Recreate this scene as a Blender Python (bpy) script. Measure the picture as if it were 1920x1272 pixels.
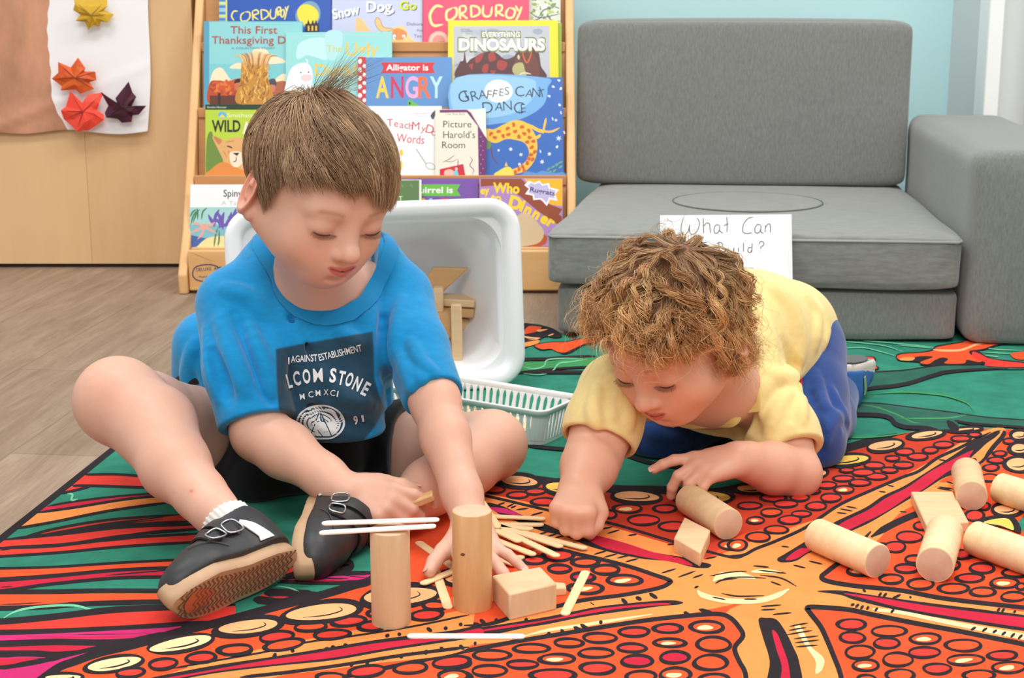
import bpy, bmesh, math, random
import numpy as np
from mathutils import Vector, Matrix
from math import sin, cos, pi, radians
SC = bpy.context.scene
for o in list(bpy.data.objects): bpy.data.objects.remove(o)
# ------------------------------------------------------------------ camera
F_PX = 2900.0; PITCH = math.atan(656/F_PX); CAM_H = 0.591
cd = bpy.data.cameras.new('camera'); cam = bpy.data.objects.new('camera', cd); SC.collection.objects.link(cam)
cam.location = (0, 0, CAM_H); cam.rotation_euler = (pi/2-PITCH, 0, 0)
cd.sensor_width = 36; cd.lens = 36*F_PX/1920; cd.clip_start = .01; cd.clip_end = 50
cd.dof.use_dof = True; cd.dof.focus_distance = 1.62; cd.dof.aperture_fstop = 20
SC.camera = cam
# ------------------------------------------------------------------ world + light + exposure
SC.view_settings.view_transform = 'Standard'; SC.view_settings.look = 'None'
SC.view_settings.gamma = 1; SC.view_settings.use_curve_mapping = False; SC.view_settings.exposure = -0.08
W = bpy.data.worlds.new('room_light'); SC.world = W; W.use_nodes = True
W.node_tree.nodes['Background'].inputs[0].default_value = (1.0, .985, .96, 1)
W.node_tree.nodes["Background"].inputs[1].default_value = 0.80
def area(name, loc, rot, sx, sy, power, col=(1, 1, 1)):
    l = bpy.data.lights.new(name, 'AREA'); l.shape = 'RECTANGLE'; l.size = sx; l.size_y = sy; l.energy = power; l.color = col
    o = bpy.data.objects.new(name, l); SC.collection.objects.link(o); o.location = loc; o.rotation_euler = rot; return o
area('ceiling_panel_light', (-.9, 1.9, 2.6), (0, 0, 0), 1.2, .6, 27, (1, .985, .96))
area('ceiling_panel_light', (1.0, 2.1, 2.6), (0, 0, 0), 1.2, .6, 36, (1, .985, .96))
area('ceiling_panel_light', (0, -.6, 2.5), (radians(38), 0, 0), 1.6, .9, 43, (1, .985, .965))
# ------------------------------------------------------------------ projection helpers (photo pixel -> point on a real plane)
CP, SP = cos(PITCH), sin(PITCH)
def rays(px):
    px = np.atleast_2d(np.asarray(px, float)); a = (px[:, 0]-960)/F_PX; b = -(px[:, 1]-636)/F_PX
    return np.stack([a, CP+SP*b, -SP+CP*b], 1)
C0 = np.array([0, 0, CAM_H])
def onplane(px, O, N):
    r = rays(px); N = np.asarray(N, float); t = np.dot(np.asarray(O)-C0, N)/(r@N); return C0+r*t[:, None]
def fl(x, y, z=0.): return Vector(onplane((x, y), (0, 0, z), (0, 0, 1))[0])
def atY(x, y, Y): return Vector(onplane((x, y), (0, Y, 0), (0, 1, 0))[0])
def proj(P):
    d = np.atleast_2d(np.asarray(P, float))-C0; z = d[:, 1]*CP-d[:, 2]*SP; v = d[:, 1]*SP+d[:, 2]*CP
    return np.stack([960+F_PX*d[:, 0]/z, 636-F_PX*v/z], 1)
# ------------------------------------------------------------------ materials
def lin(c):
    return tuple((v/12.92 if v <= .04045 else ((v+.055)/1.055)**2.4) for v in [x/255 for x in c])+(1,)
MATS = {}
def mat(name, rgb, rough=.6, var=0.0, scale=30, bump=0.0, bscale=200, spec=.5, sss=0, metal=0, stretch=None, sheen=0, rib=0, vcol=None, dist=.001, coat=0, rgb2=None):
    if name in MATS: return MATS[name]
    m = bpy.data.materials.new(name); m.use_nodes = True; MATS[name] = m
    nt = m.node_tree; b = nt.nodes['Principled BSDF']; N = nt.nodes.new; L = nt.links.new
    b.inputs['Roughness'].default_value = rough; b.inputs['Metallic'].default_value = metal
    b.inputs['Specular IOR Level'].default_value = spec
    if coat: b.inputs['Coat Weight'].default_value = coat; b.inputs['Coat Roughness'].default_value = .12
    if sheen: b.inputs['Sheen Weight'].default_value = sheen; b.inputs['Sheen Roughness'].default_value = .5
    tc = N('ShaderNodeTexCoord'); mp = N('ShaderNodeMapping'); L(tc.outputs['Object'], mp.inputs['Vector'])
    if stretch: mp.inputs['Scale'].default_value = stretch
    col = lin(rgb); src = None
    if vcol:
        at = N('ShaderNodeAttribute'); at.attribute_name = vcol; src = at.outputs['Color']
    if var or rgb2:
        no = N('ShaderNodeTexNoise'); no.inputs['Scale'].default_value = scale; no.inputs['Detail'].default_value = 5; no.inputs['Roughness'].default_value = .65
        L(mp.outputs[0], no.inputs['Vector'])
        rp = N('ShaderNodeMapRange'); rp.inputs[1].default_value = .3; rp.inputs[2].default_value = .7
        L(no.outputs['Fac'], rp.inputs[0])
        mx = N('ShaderNodeMix'); mx.data_type = 'RGBA'
        if rgb2: mx.inputs[6].default_value = col; mx.inputs[7].default_value = lin(rgb2)
        else:
            mx.inputs[6].default_value = tuple(c*(1-var) for c in col[:3])+(1,); mx.inputs[7].default_value = tuple(min(1, c*(1+var)) for c in col[:3])+(1,)
        L(rp.outputs[0], mx.inputs[0])
        if src:
            mu = N('ShaderNodeMix'); mu.data_type = 'RGBA'; mu.blend_type = 'MULTIPLY'; mu.inputs[0].default_value = 1
            mx.inputs[6].default_value = (1-var,)*3+(1,); mx.inputs[7].default_value = (1+var,)*3+(1,)
            L(src, mu.inputs[6]); L(mx.outputs[2], mu.inputs[7]); src = mu.outputs[2]
        else: src = mx.outputs[2]
    if src: L(src, b.inputs['Base Color'])
    else: b.inputs['Base Color'].default_value = col
    if sss:
        b.inputs['Subsurface Weight'].default_value = sss; b.inputs['Subsurface Radius'].default_value = (1, .35, .2); b.inputs['Subsurface Scale'].default_value = .006
    h = None
    if bump:
        n2 = N('ShaderNodeTexNoise'); n2.inputs['Scale'].default_value = bscale; n2.inputs['Detail'].default_value = 3
        L(mp.outputs[0], n2.inputs['Vector']); h = n2.outputs['Fac']; st = bump
    if rib:
        wv = N('ShaderNodeTexWave'); wv.bands_direction = 'Y'; wv.inputs['Scale'].default_value = rib; wv.inputs['Distortion'].default_value = .3
        L(tc.outputs['Object'], wv.inputs['Vector']); h = wv.outputs['Fac']; st = .35
    if h:
        bp = N('ShaderNodeBump'); bp.inputs['Strength'].default_value = st; bp.inputs['Distance'].default_value = dist
        L(h, bp.inputs['Height']); L(bp.outputs[0], b.inputs['Normal'])
    return m
# ------------------------------------------------------------------ objects
def tag(o, label=None, cat=None, group=None, kind=None):
    if label: o['label'] = label
    if cat: o['category'] = cat
    if group: o['group'] = group
    if kind: o['kind'] = kind
    return o
def empty(name, loc=(0, 0, 0), rot=(0, 0, 0), **k):
    o = bpy.data.objects.new(name, None); SC.collection.objects.link(o); o.location = loc; o.rotation_euler = rot; o.empty_display_size = .05
    return tag(o, **k)
class MB:
    """collects shapes; build() links them as ONE mesh object"""
    def __init__(s): s.v = []; s.f = []; s.m = []; s.mats = []
    def mi(s, m):
        if m is None: return 0
        if m not in s.mats: s.mats.append(m)
        return s.mats.index(m)
    def add(s, v, f, m=None):
        b = len(s.v); i = s.mi(m); s.v += [tuple(map(float, p)) for p in v]; s.f += [tuple(b+k for k in q) for q in f]; s.m += [i]*len(f); return s
    def box(s, c, d, m=None, M=None):
        c = Vector(c); x, y, z = d[0]/2, d[1]/2, d[2]/2
        v = [Vector((i, j, k)) for k in (-z, z) for j in (-y, y) for i in (-x, x)]
        v = [((M @ p) if M else p)+c for p in v]
        return s.add(v, [(0, 2, 3, 1), (4, 5, 7, 6), (0, 1, 5, 4), (2, 6, 7, 3), (0, 4, 6, 2), (1, 3, 7, 5)], m)
    def prism(s, pts, ext, m=None):
        """closed outline (3D points) swept along the vector ext"""
        n = len(pts); e = Vector(ext); v = [Vector(p) for p in pts]; v += [p+e for p in v]
        return s.add(v, [tuple(range(n))[::-1], tuple(range(n, 2*n))]+[(i, (i+1) % n, n+(i+1) % n, n+i) for i in range(n)], m)
    def tube(s, pts, r, m=None, seg=10, cap=True, closed=False):
        P = [Vector(p) for p in pts]; n = len(P); R = r if hasattr(r, '__len__') else [r]*n; v = []; f = []; u = None
        for i, p in enumerate(P):
            a = P[(i-1) % n] if (i or closed) else p; b = P[(i+1) % n] if (i < n-1 or closed) else p
            t = (b-a).normalized()
            if u is None: u = t.orthogonal().normalized()
            u = (u-t*u.dot(t)).normalized(); w = t.cross(u)
            for k in range(seg): q = 2*pi*k/seg; v.append(p+(u*cos(q)+w*sin(q))*R[i])
        for i in range(n if closed else n-1):
            for k in range(seg):
                a = i*seg+k; b = i*seg+(k+1) % seg; c = ((i+1) % n)*seg
                f.append((a, b, c+(k+1) % seg, c+k))
        if cap and not closed: f += [tuple(range(seg))[::-1], tuple((n-1)*seg+k for k in range(seg))]
        return s.add(v, f, m)
    def build(s, name, m=None, parent=None, smooth=False, bevel=0, bseg=2, angle=None, sub=0, **k):
        me = bpy.data.meshes.new(name); me.from_pydata(s.v, [], s.f)
        for x in (s.mats or [m]): me.materials.append(x)
        if s.mats: me.polygons.foreach_set('material_index', s.m)
        if smooth: me.polygons.foreach_set('use_smooth', [True]*len(s.f))
        me.update(); o = bpy.data.objects.new(name, me); SC.collection.objects.link(o)
        if parent: o.parent = parent
        if bevel:
            b = o.modifiers.new('bevel', 'BEVEL'); b.width = bevel; b.segments = bseg; b.limit_method = 'ANGLE'; b.angle_limit = radians(35)
            me.polygons.foreach_set('use_smooth', [True]*len(s.f)); b.harden_normals = False
            me.set_sharp_from_angle(angle=radians(60))
        if sub: b = o.modifiers.new('sub', 'SUBSURF'); b.levels = sub; b.render_levels = sub
        return tag(o, **k)
def struct(name, mb, m=None, **k): return mb.build(name, m, kind='structure', **k)
def dup(o, parent=None):
    c = o.copy(); SC.collection.objects.link(c)
    if parent: c.parent = parent
    for ch in list(o.children): dup(ch, c)
    return c
# ------------------------------------------------------------------ flat printed artwork lying on a real plane
def P2(s, T=None):
    if isinstance(s, str): p = [[float(t) for t in q.split(',')] for q in s.split()]
    else: p = s
    p = np.array(p, float)
    if T: p = p/T[2]+np.array(T[:2])
    return p
def spline(p, n=6, closed=False):
    p = np.asarray(p, float); k = len(p)
    if k < 3: return p
    q = np.vstack([p[-1:], p, p[:2]]) if closed else np.vstack([2*p[0]-p[1], p, 2*p[-1]-p[-2]])
    out = []
    for i in range(k if closed else k-1):
        a, b, c, d = q[i:i+4]
        for t in np.arange(n)/n:
            out.append(.5*((2*b)+(c-a)*t+(2*a-5*b+4*c-d)*t*t+(3*b-a-3*c+d)*t**3))
    if not closed: out.append(p[-1])
    return np.array(out)
class Art:
    def __init__(s, O, N, step=.00012, inc=2.5e-6):
        s.inc = inc; s.mb = MB(); s.O = np.asarray(O, float); s.N = np.asarray(N, float)/np.linalg.norm(N); s.step = step; s.l = 1; s.T = None; s.warp = None
    def put(s, P, faces, m, l=None):
        s.l += 1 if l is None else 0
        h = s.step+s.l*s.inc if l is None else l
        W3 = s.warp(P, h) if s.warp else onplane(P, s.O, s.N)+s.N*h
        # keep faces turned towards the camera
        s.mb.add(W3, faces, m)
    def fill(s, p, m, sm=True):
        p = P2(p, s.T); p = spline(p, 5, True) if sm and len(p) > 3 else p
        x, y = p[:, 0], p[:, 1]
        if np.sum(x*np.roll(y, -1)-y*np.roll(x, -1)) > 0: p = p[::-1]
        s.put(p, [tuple(range(len(p)))], m)
    def stroke(s, p, w, m, taper=True, closed=False, n=5, wy=1.0):
        p = P2(p, s.T); sc = 1/s.T[2] if s.T else 1
        if len(p) == 2: p = np.array([p[0]*(1-t)+p[1]*t for t in np.linspace(0, 1, 7)])
        p = spline(p, n, closed); k = len(p)
        d = np.roll(p, -1, 0)-np.roll(p, 1, 0) if closed else np.gradient(p, axis=0)
        d /= np.linalg.norm(d, axis=1)[:, None]+1e-9; nn = np.stack([-d[:, 1], d[:, 0]*wy], 1)
        ww = np.full(k, w*.5*sc)
        if taper and not closed:
            t = np.linspace(0, 1, k); e = .25 if taper is True else taper
            ww = ww*getattr(s, 'fat', 1.); ww = ww*np.clip(np.minimum(t, 1-t)/e, 0.12, 1)**.6
        A = p+nn*ww[:, None]; B = p-nn*ww[:, None]
        V = np.vstack([A, B]); f = [(i, (i+1) % k, k+(i+1) % k, k+i) for i in range(k if closed else k-1)]
        s.put(V, f, m)
    def oval(s, x, y, rx, ry, fillm=None, out=None, w=3, rot=0, wob=.05, seed=None):
        if s.T: x, y, rx, ry, w = x/s.T[2]+s.T[0], y/s.T[2]+s.T[1], rx/s.T[2], ry/s.T[2], w/s.T[2]
        r = random.Random(seed if seed is not None else int(x*13+y*7)); ph = [r.uniform(0, 6.3) for _ in range(3)]
        t = np.linspace(0, 2*pi, 26, endpoint=False)[::-1]
        def E(a, b, k):
            g = 1+wob*(np.sin(2*t+ph[k])+.6*np.sin(3*t+ph[(k+1) % 3]))
            u, v = a*g*np.cos(t), b*g*np.sin(t); c, q = cos(radians(rot)), sin(radians(rot))
            return np.stack([x+u*c-v*q, y+u*q+v*c], 1)
        T, s.T = s.T, None
        if out: s.put(E(rx+w*.55, ry+w*.4, 0), [tuple(range(26))], out)
        if fillm: s.put(E(rx-w*.45, ry-w*.3, 1), [tuple(range(26))], fillm)
        s.T = T
    def text(s, txt, x, y, h, m, w=None, rot=0, bold=0.0, shear=0, align='LEFT', path=None, space=1.0):
        """lettering: h = cap height in photo pixels, w = total width, (x,y) = left end of the baseline"""
        V, Fc = glyphs(txt, bold, shear, space); V = V.copy()
        x0, x1 = V[:, 0].min(), V[:, 0].max(); sx = (w/(x1-x0)) if w else h/.69
        V[:, 0] = (V[:, 0]-x0)*sx; V[:, 1] = V[:, 1]*h/.69
        if path is not None: V = path(V)
        c, q = cos(radians(rot)), sin(radians(rot))
        P = np.stack([x+V[:, 0]*c+V[:, 1]*q, y+V[:, 0]*q-V[:, 1]*c], 1)
        s.put(P, Fc, m)
_gl = {}
def glyphs(txt, bold=0., shear=0, space=1.):
    key = (txt, bold, shear, space)
    if key not in _gl:
        cu = bpy.data.curves.new('t', 'FONT'); cu.body = txt; cu.offset = bold; cu.shear = shear; cu.size = 1; cu.space_character = space; cu.resolution_u = 3; cu.fill_mode = 'FRONT'
        o = bpy.data.objects.new('t', cu); SC.collection.objects.link(o); bpy.context.view_layer.update()
        me = o.evaluated_get(bpy.context.evaluated_depsgraph_get()).to_mesh()
        V = np.array([v.co[:2] for v in me.vertices]); Fc = [tuple(p.vertices) for p in me.polygons]
        bpy.data.objects.remove(o); bpy.data.curves.remove(cu); _gl[key] = (V, Fc)
    return _gl[key]
# ------------------------------------------------------------------ rug
def rugm(n, c, var=.12): return mat('rug_'+n, c, .95, var=var, scale=22, spec=.15, rib=95, dist=.0006)
RT = rugm('teal', (49, 128, 106), .2); RD = rugm('dark_teal', (47, 96, 82), .2); RR = rugm('red_orange', (226, 84, 45), .1); RX = rugm('deep_red', (196, 62, 40), .1)
RO = rugm('orange', (239, 146, 78), .08); RC = rugm('crimson', (196, 38, 62), .1); RK = rugm('black', (44, 38, 42), .15); RM = rugm('magenta', (196, 45, 110), .12)
RW = rugm('cream', (250, 214, 160), .06); RP = rugm('peach', (243, 176, 122), .08); RY = rugm('yellow', (240, 196, 92), .08); RB = rugm('streak_red', (222, 62, 52), .12); RG = rugm('pale_green', (112, 190, 150), .15); RL = rugm('leaf_green', (66, 140, 84), .2)
rug = Art((0, 0, .006), (0, 0, 1), step=.00025); rug.fat = 1.3
RZ = .006
# outline of the rug: a slab 6 mm thick
c0 = fl(0, 1005, RZ); c1 = fl(195, 850, RZ); dr = (c1-c0)/(c1.y-c0.y)
bk = [fl(x, y, RZ) for x, y in ((900, 620), (950, 608), (985, 606), (1012, 608), (1038, 616), (1058, 628), (1075, 640))]
out = [c0-dr*.6, c0+dr*(2.42-c0.y), c0+dr*(2.5-c0.y)+Vector((.06, 0, 0))]+bk+[Vector((.2, 2.9, RZ)), Vector((1.6, 2.9, RZ)), Vector((1.6, c0.y-.6, RZ))]
base = MB().prism([Vector((p.x, p.y, 0)) for p in out][::-1], (0, 0, RZ), RT)
# dark bound edge
E0 = [proj(p)[0] for p in out[:9]]
rug.mb = base
ed = [p+Vector((.007, 0, .0003)) for p in out[:2]]
base.add([out[0]+Vector((0, 0, .0004)), out[0]+Vector((.011, 0, .0004)), out[1]+Vector((.011, 0, .0004)), out[1]+Vector((0, 0, .0004))], [(0, 1, 2, 3)], RK)
def band(top, bot, m, w=5, lw=True):
    t = P2(top, None); b = P2(bot, None)
    if rug.T[0] == 0 and t[0, 0] <= 0 and b[0, 0] <= 0 and t[0, 1] > 520:
        ex = lambda q: np.vstack([[-min(420, (q[0, 1]-486)*1.1), q[0, 1]+(q[0, 1]-q[1, 1])*.4], q]); t, b = ex(t), ex(b)
    t = P2(t, rug.T); b = P2(b, rug.T); T, rug.T = rug.T, None
    ts = spline(t, 6); bs = spline(b, 6)
    rug.fill(np.vstack([ts, bs[::-1]]), m, False)
    if lw: rug.stroke(ts, w, RK, .1, n=1, wy=.8); rug.stroke(bs, w, RK, .1, n=1, wy=.8)
    rug.T = T
rug.T = (0, 840, 2.944)
lx = lambda *a: None
band('460,150 640,148 800,160', '400,210 560,212 900,225', RB)
band('400,212 460,210 500,214', '330,255 420,235 500,214', RB)
band('260,325 400,300 640,270 900,250', '190,362 420,330 700,285 900,262', RC, 4)
band('190,362 420,330 700,285 950,262', '60,452 300,410 600,350 950,300', RO)
rug.stroke('280,318 420,296 700,268', 3, RK)
band('120,500 300,450 600,400 1000,370', '0,512 350,470 700,428 1100,405', RX)
rug.stroke('150,498 350,462 600,420 900,385', 9, RK); rug.stroke('300,480 500,440 900,395', 7, RK); rug.stroke('220,495 430,462 760,425 1060,405', 6, RK)
band('0,512 350,478 700,440 1200,420', '0,552 350,535 700,485 1200,440', RB)
band('0,556 300,545 700,500 1200,470', '0,602 350,578 700,545 1200,515', RB)
rug.stroke('200,545 420,530 720,508', 5, RK); rug.stroke('420,535 600,500 860,462 1100,450', 7, RK); rug.stroke('0,568 60,562', 5, RK)
band('0,668 300,660 700,635 1200,610', '0,725 300,705 700,672 1200,655', RR)
band('0,735 300,712 700,675 1200,660', '0,792 300,752 700,718 1200,715', RC, 6)
rug.stroke('0,738 120,728 250,722', 4, RK); rug.stroke('580,708 760,692 1000,672', 6, RK); rug.stroke('0,772 70,768', 5, RK)
band('0,798 300,797 600,792 1100,795', '0,888 250,880 500,862 1100,845', RR, 9)
rug.stroke('0,868 120,864 230,856', 5, RK)
rug.stroke('0,955 90,905 220,880 400,872 520,900 600,895', 10, RG)
rug.stroke('372,255 400,260 395,290 430,285', 9, RG)
band('0,962 300,935 600,900 870,885 1300,870', '0,1025 300,1018 700,1000 1300,960', RB, 12)
band('0,1030 300,1020 700,1000 1000,985', '0,1085 300,1075 600,1075 1000,1030', RM, 5)
rug.stroke('150,1045 500,1050 900,1040', 6, RC); rug.stroke('400,1035 600,1032 850,1030', 3, RK); rug.stroke('200,1060 500,1062 700,1060', 3, RK)
band('0,1085 300,1075 600,1078 900,1060', '0,1140 200,1140 350,1145 700,1110', RC, 12)
band('0,1150 150,1152 300,1165', '0,1215 150,1190 300,1165', RC, 7)
rug.stroke('0,1168 120,1160 250,1162', 6, RM)
rug.fill('0,1225 300,1180 420,1130 700,1085 760,1085 560,1130 420,1180 300,1232 240,1272 0,1320', RM)
rug.stroke('-20,1222 200,1188 420,1135 640,1085 940,1020', 22, RK, .05, wy=.85)
# mid part: bands between the shoes and the tall column
rug.T = (400, 1000, 4)
band('560,200 760,205 900,205 1000,225 1010,260 940,290', '540,320 700,325 800,328 870,310 940,290', RB, 16)
band('520,340 700,335 900,310 1250,300', '500,362 800,375 1180,370', RM, 8)
rug.stroke('700,330 900,345 1010,345', 6, RK); rug.stroke('960,320 1080,332 1160,336', 5, RK); rug.stroke('560,350 800,360 1000,358', 9, RC)
rug.stroke('480,372 760,380 1080,378 1200,372', 12, RK, .05)
band('380,455 500,450 620,455 760,462', '300,500 420,512 520,520 700,480', RB, 14)
rug.stroke('430,420 600,435 800,455 900,455', 14, RK)
rug.stroke('470,400 560,412 640,440', 8, RG)
rug.fill('1080,0 1200,0 1200,90 1120,40', RB); rug.stroke('1070,20 1130,55 1190,92', 10, RK)
# ---------------- the big starfish
rug.T = None
star = '40,1310 102,1258 143,1241 190,1225 258,1209 330,1188 400,1171 460,1155 530,1136 600,1118 660,1100 700,1085 705,1040 690,1000 700,950 760,925 860,900 930,893 1000,900 1060,908 1150,918 1240,920 1330,925 1400,912 1440,893 1500,872 1560,850 1620,832 1700,812 1800,804 1860,805 1900,806 1960,806 1960,900 1925,960 1910,985 1935,1010 1990,1020 1990,1330 60,1330'
sp = spline(P2(star), 5, True)
rug.fill(sp, RR, False)
rug.fill('880,905 1000,900 1240,922 1400,915 1560,852 1700,815 1900,808 1800,850 1600,960 1400,1000 1330,1045 1290,1030 1100,980 900,930', RX)
rug.stroke(sp[:-60], 12, RK, .02, n=1, wy=1)
# orange spokes
OC = '1400,1130 1260,1158 1130,1172 1000,1198 800,1220 640,1245 500,1275 380,1310 200,1310 400,1240 620,1192 800,1158 960,1128 1040,1122 1180,1108 1250,1092 1180,1062 1080,1035 960,1005 880,960 880,925 1000,945 1100,975 1200,1005 1280,1030 1325,1050 1400,1020 1500,985 1540,970 1620,925 1720,880 1830,815 1885,806 1850,860 1760,905 1850,900 1700,955 1650,1010 1600,1050 1570,1080 1600,1100 1700,1110 1990,1155 1990,1235 1800,1190 1600,1145 1515,1140 1540,1180 1570,1240 1590,1330 1360,1330 1370,1250 1372,1200 1362,1150'
rug.fill(OC, RO)
# upper red panel borders
rug.T = (860, 840, 3.5556)
rug.stroke('120,310 300,350 600,420 900,480 1100,530 1300,590 1500,650 1700,705 1840,735 1920,715', 17, RK, .04, wy=.85)
rug.T = (1380, 800, 3.5556)
rug.stroke('-60,870 0,868 60,858 130,820 260,770 440,690 560,612 700,520 900,430 1100,345 1220,300 1340,215 1480,150 1600,90 1700,40', 18, RK, .05, wy=.9)
rug.stroke('900,740 1000,680 1100,630 1200,590 1300,570', 40, RK, .2, wy=.85)
# crimson cores
def core(out_, in_, m=RC): rug.fill(out_, RK); rug.fill(in_, m)
core('300,910 275,885 330,850 460,770 640,650 860,545 980,465 1120,400 1280,300 1440,200 1560,120 1640,80 1740,30 1800,45 1700,160 1640,245 1560,300 1400,340 1260,425 1100,520 900,640 740,715 600,800 480,850 400,900', '330,890 420,820 520,800 700,650 880,560 1000,480 1140,410 1300,300 1460,215 1580,160 1560,200 1600,240 1440,290 1360,340 1250,420 1160,465 1000,570 800,670 620,760 480,840 400,885')
rug.fill('1570,205 1640,130 1720,60 1780,30 1700,150 1620,240 1600,215', RO); rug.stroke('1560,210 1640,120 1700,75 1760,40', 26, RK); rug.stroke('1640,245 1700,160 1760,90 1800,50', 24, RK)
for a in ('1350,225 1400,230', '1010,395 1055,405', '950,435 1000,442', '730,535 810,550', '690,552 780,568', '670,578 740,585', '1400,370 1450,385', '1340,405 1450,420', '1340,415 1440,430', '300,802 355,808', '1090,570 1140,575'): rug.stroke(a, 8, RK)

rug.T = (860, 840, 3.5556)
core('190,370 300,395 430,455 600,520 760,590 900,600 1080,640 1300,700 1480,730 1600,762 1680,780 1660,805 1560,800 1400,760 1200,740 900,670 700,590 560,560 400,500 260,440', '210,400 320,410 420,455 500,500 430,470 300,440 250,430', RM)
rug.fill('800,590 900,585 1100,635 1300,700 1480,740 1560,790 1420,765 1200,725 1000,680 860,620', RC)
for a in ('260,385 310,368', '320,400 370,375', '345,405 385,390', '380,418 470,405', '480,455 565,432', '900,555 1030,530', '990,575 1075,550', '1130,588 1190,580', '1390,650 1440,645', '530,585 600,560', '580,600 660,575', '640,605 720,585', '740,640 780,638', '900,715 990,690', '965,735 1060,710', '1055,740 1160,715', '1110,765 1200,742', '1350,840 1450,810', '1460,868 1580,825', '1560,872 1630,848', '1640,745 1720,730', '1570,940 1600,925', '1675,860 1890,828', '1710,908 1760,885 1860,875'): rug.stroke(a, 9, RK)
# left dotted panel tip
rug.fill('380,690 600,650 740,690 900,740 1100,790 1300,850 1420,890 1420,905 1330,945 1100,985 900,1010 660,1060 400,1100 200,1200 100,1190 150,1000 300,800', RR)
rug.stroke('480,680 620,670 760,705 960,750 1150,800 1300,850 1400,885 1405,905 1330,940 1100,985 900,1010 780,1030 640,1065 400,1120 200,1180 0,1190', 26, RK, .08, wy=.8)
rug.T = (860, 1000, 3.5556)
core('-400,740 0,655 300,610 600,560 900,500 1100,475 1380,452 1490,462 1470,480 1340,492 1100,525 850,560 600,610 400,645 0,740 -400,850', '-400,770 0,680 300,625 600,580 900,515 1100,490 1340,470 1420,478 1340,485 1100,505 850,545 600,590 400,625 0,690 -380,800')
rug.stroke('440,690 600,650 800,622 1000,590 1290,545', 16, RW)
for a in ('100,600 130,635', '140,580 180,610', '240,578 260,592', '440,575 460,590', '1085,440 1125,480', '1180,430 1220,450', '1270,405 1325,440', '590,690 610,665', '680,645 715,690', '765,630 820,655', '810,612 870,650', '935,598 960,600', '100,740 120,742', '0,745 30,790', '1500,530 1540,555', '1600,512 1700,540', '-60,870 -20,840', '0,612 20,618', '120,600 125,630'): rug.stroke(a, 20, RK)
for a in ('875,465 905,485',): rug.stroke(a, 5, RK)
# bottom centre panel
rug.fill('-1300,1100 -700,960 0,800 400,725 700,675 1000,630 1300,585 1600,550 1790,545 1860,600 1890,680 1840,780 1880,880 1900,1080 1900,1200 -1300,1200', RR)
rug.stroke('-1100,1040 -700,950 -300,865 0,800 400,725 700,675 1000,625 1300,580 1600,550 1740,545 1810,570 1860,620 1895,690 1840,770 1870,860 1910,940 1925,1100', 26, RK, .05, wy=.9)
rug.T = (400, 1000, 4)
rug.fill('-200,1010 0,970 400,900 700,830 1100,775 1500,710 1800,640 1900,640 1840,740 1700,780 1400,800 1000,860 600,930 0,1010', RO)
rug.fill('-200,1100 0,1060 400,1000 900,930 1400,850 1920,760 1920,860 1700,930 1200,985 700,1050 0,1100', RO)
rug.stroke('-300,1020 0,966 400,895 700,825 1100,770 1500,705 1920,618', 12, RK, .03)
core('-500,1100 0,1000 400,940 800,875 1200,810 1500,770 1800,735 2000,700 2000,780 1700,830 1300,890 900,960 500,1000 0,1060 -500,1150', '-500,1120 0,1030 400,960 800,900 1200,835 1500,800 1800,760 2000,720 2000,770 1700,810 1300,870 900,940 500,985 0,1045 -500,1140')
rug.stroke('200,1088 600,1045 1000,990 1400,925 1920,860', 26, RK, .02, wy=.8)
for a in ('450,945 470,905', '580,885 610,892', '830,880 870,870', '880,862 915,860', '975,840 1010,855', '1290,785 1320,765', '1380,765 1410,765', '1600,715 1640,745', '1730,730 1755,710', '1840,690 1870,692', '1030,1010 1045,970', '1150,1000 1160,960', '1255,945 1285,950', '1390,915 1420,945', '1485,908 1500,912', '1590,920 1600,880', '1700,860 1730,890', '1845,845 1880,880'): rug.stroke(a, 22, RK)
# right panel bottom + right
rug.T = (1380, 1040, 3.5556)
rug.fill('480,355 660,362 900,390 1300,480 1700,555 2000,610 2000,1000 740,1000 700,830 600,560 500,400', RR)
rug.stroke('720,1000 700,820 650,680 600,560 560,480 490,390 480,358 600,360 760,375 900,405 1200,465 1500,520 1920,605 2000,625', 26, RK, .03, wy=1)
rug.fill('560,160 640,70 900,-60 1100,-100 1920,100 2000,380 1400,290 900,220 620,190', RR)
rug.stroke('900,-150 760,0 700,50 620,110 570,155 620,185 800,215 1100,245 1400,300 1920,360 2000,370', 26, RK, .05, wy=.9)
core('540,250 700,245 900,275 1300,330 1700,380 2000,430 2000,520 1500,450 1100,380 800,310 700,275', '720,265 900,285 1300,350 1700,400 2000,440 2000,500 1500,430 1100,360 860,300')
rug.fill('920,365 1100,380 1500,460 1900,530 2000,560 2000,590 1500,490 1100,405 940,385', RW)
core('150,440 200,428 270,440 330,520 380,620 420,720 430,900 215,900 225,720 180,560', '240,515 275,535 310,620 350,740 360,900 290,900 305,760 270,640', RC)
rug.fill('390,490 420,475 450,520 500,620 570,680 590,720 570,780 530,800 530,720 480,640 430,560', RW)
for a in ('355,485 480,462', '350,512 470,492', '340,540 510,512', '385,568 550,548', '390,595 555,575', '395,622 545,610', '165,352 300,342', '165,375 265,370', '245,405 370,393', '485,48 578,70', '380,75 465,95', '115,80 220,90', '180,105 335,130'): rug.stroke(a, 8, RK)
for a in ('845,238 865,255', '950,285 970,258', '980,290 1005,262', '1040,300 1100,272', '1155,292 1170,288', '1740,385 1760,362', '1770,390 1790,365', '1850,395 1865,378', '765,345 790,335', '795,360 820,335', '830,370 850,345', '870,375 885,350', '925,385 945,360', '1030,395 1055,372', '1565,510 1600,490', '1640,520 1675,495', '1710,530 1740,508', '1770,545 1800,520', '1830,560 1860,530', '1880,570 1910,540'): rug.stroke(a, 13, RK)
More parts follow.
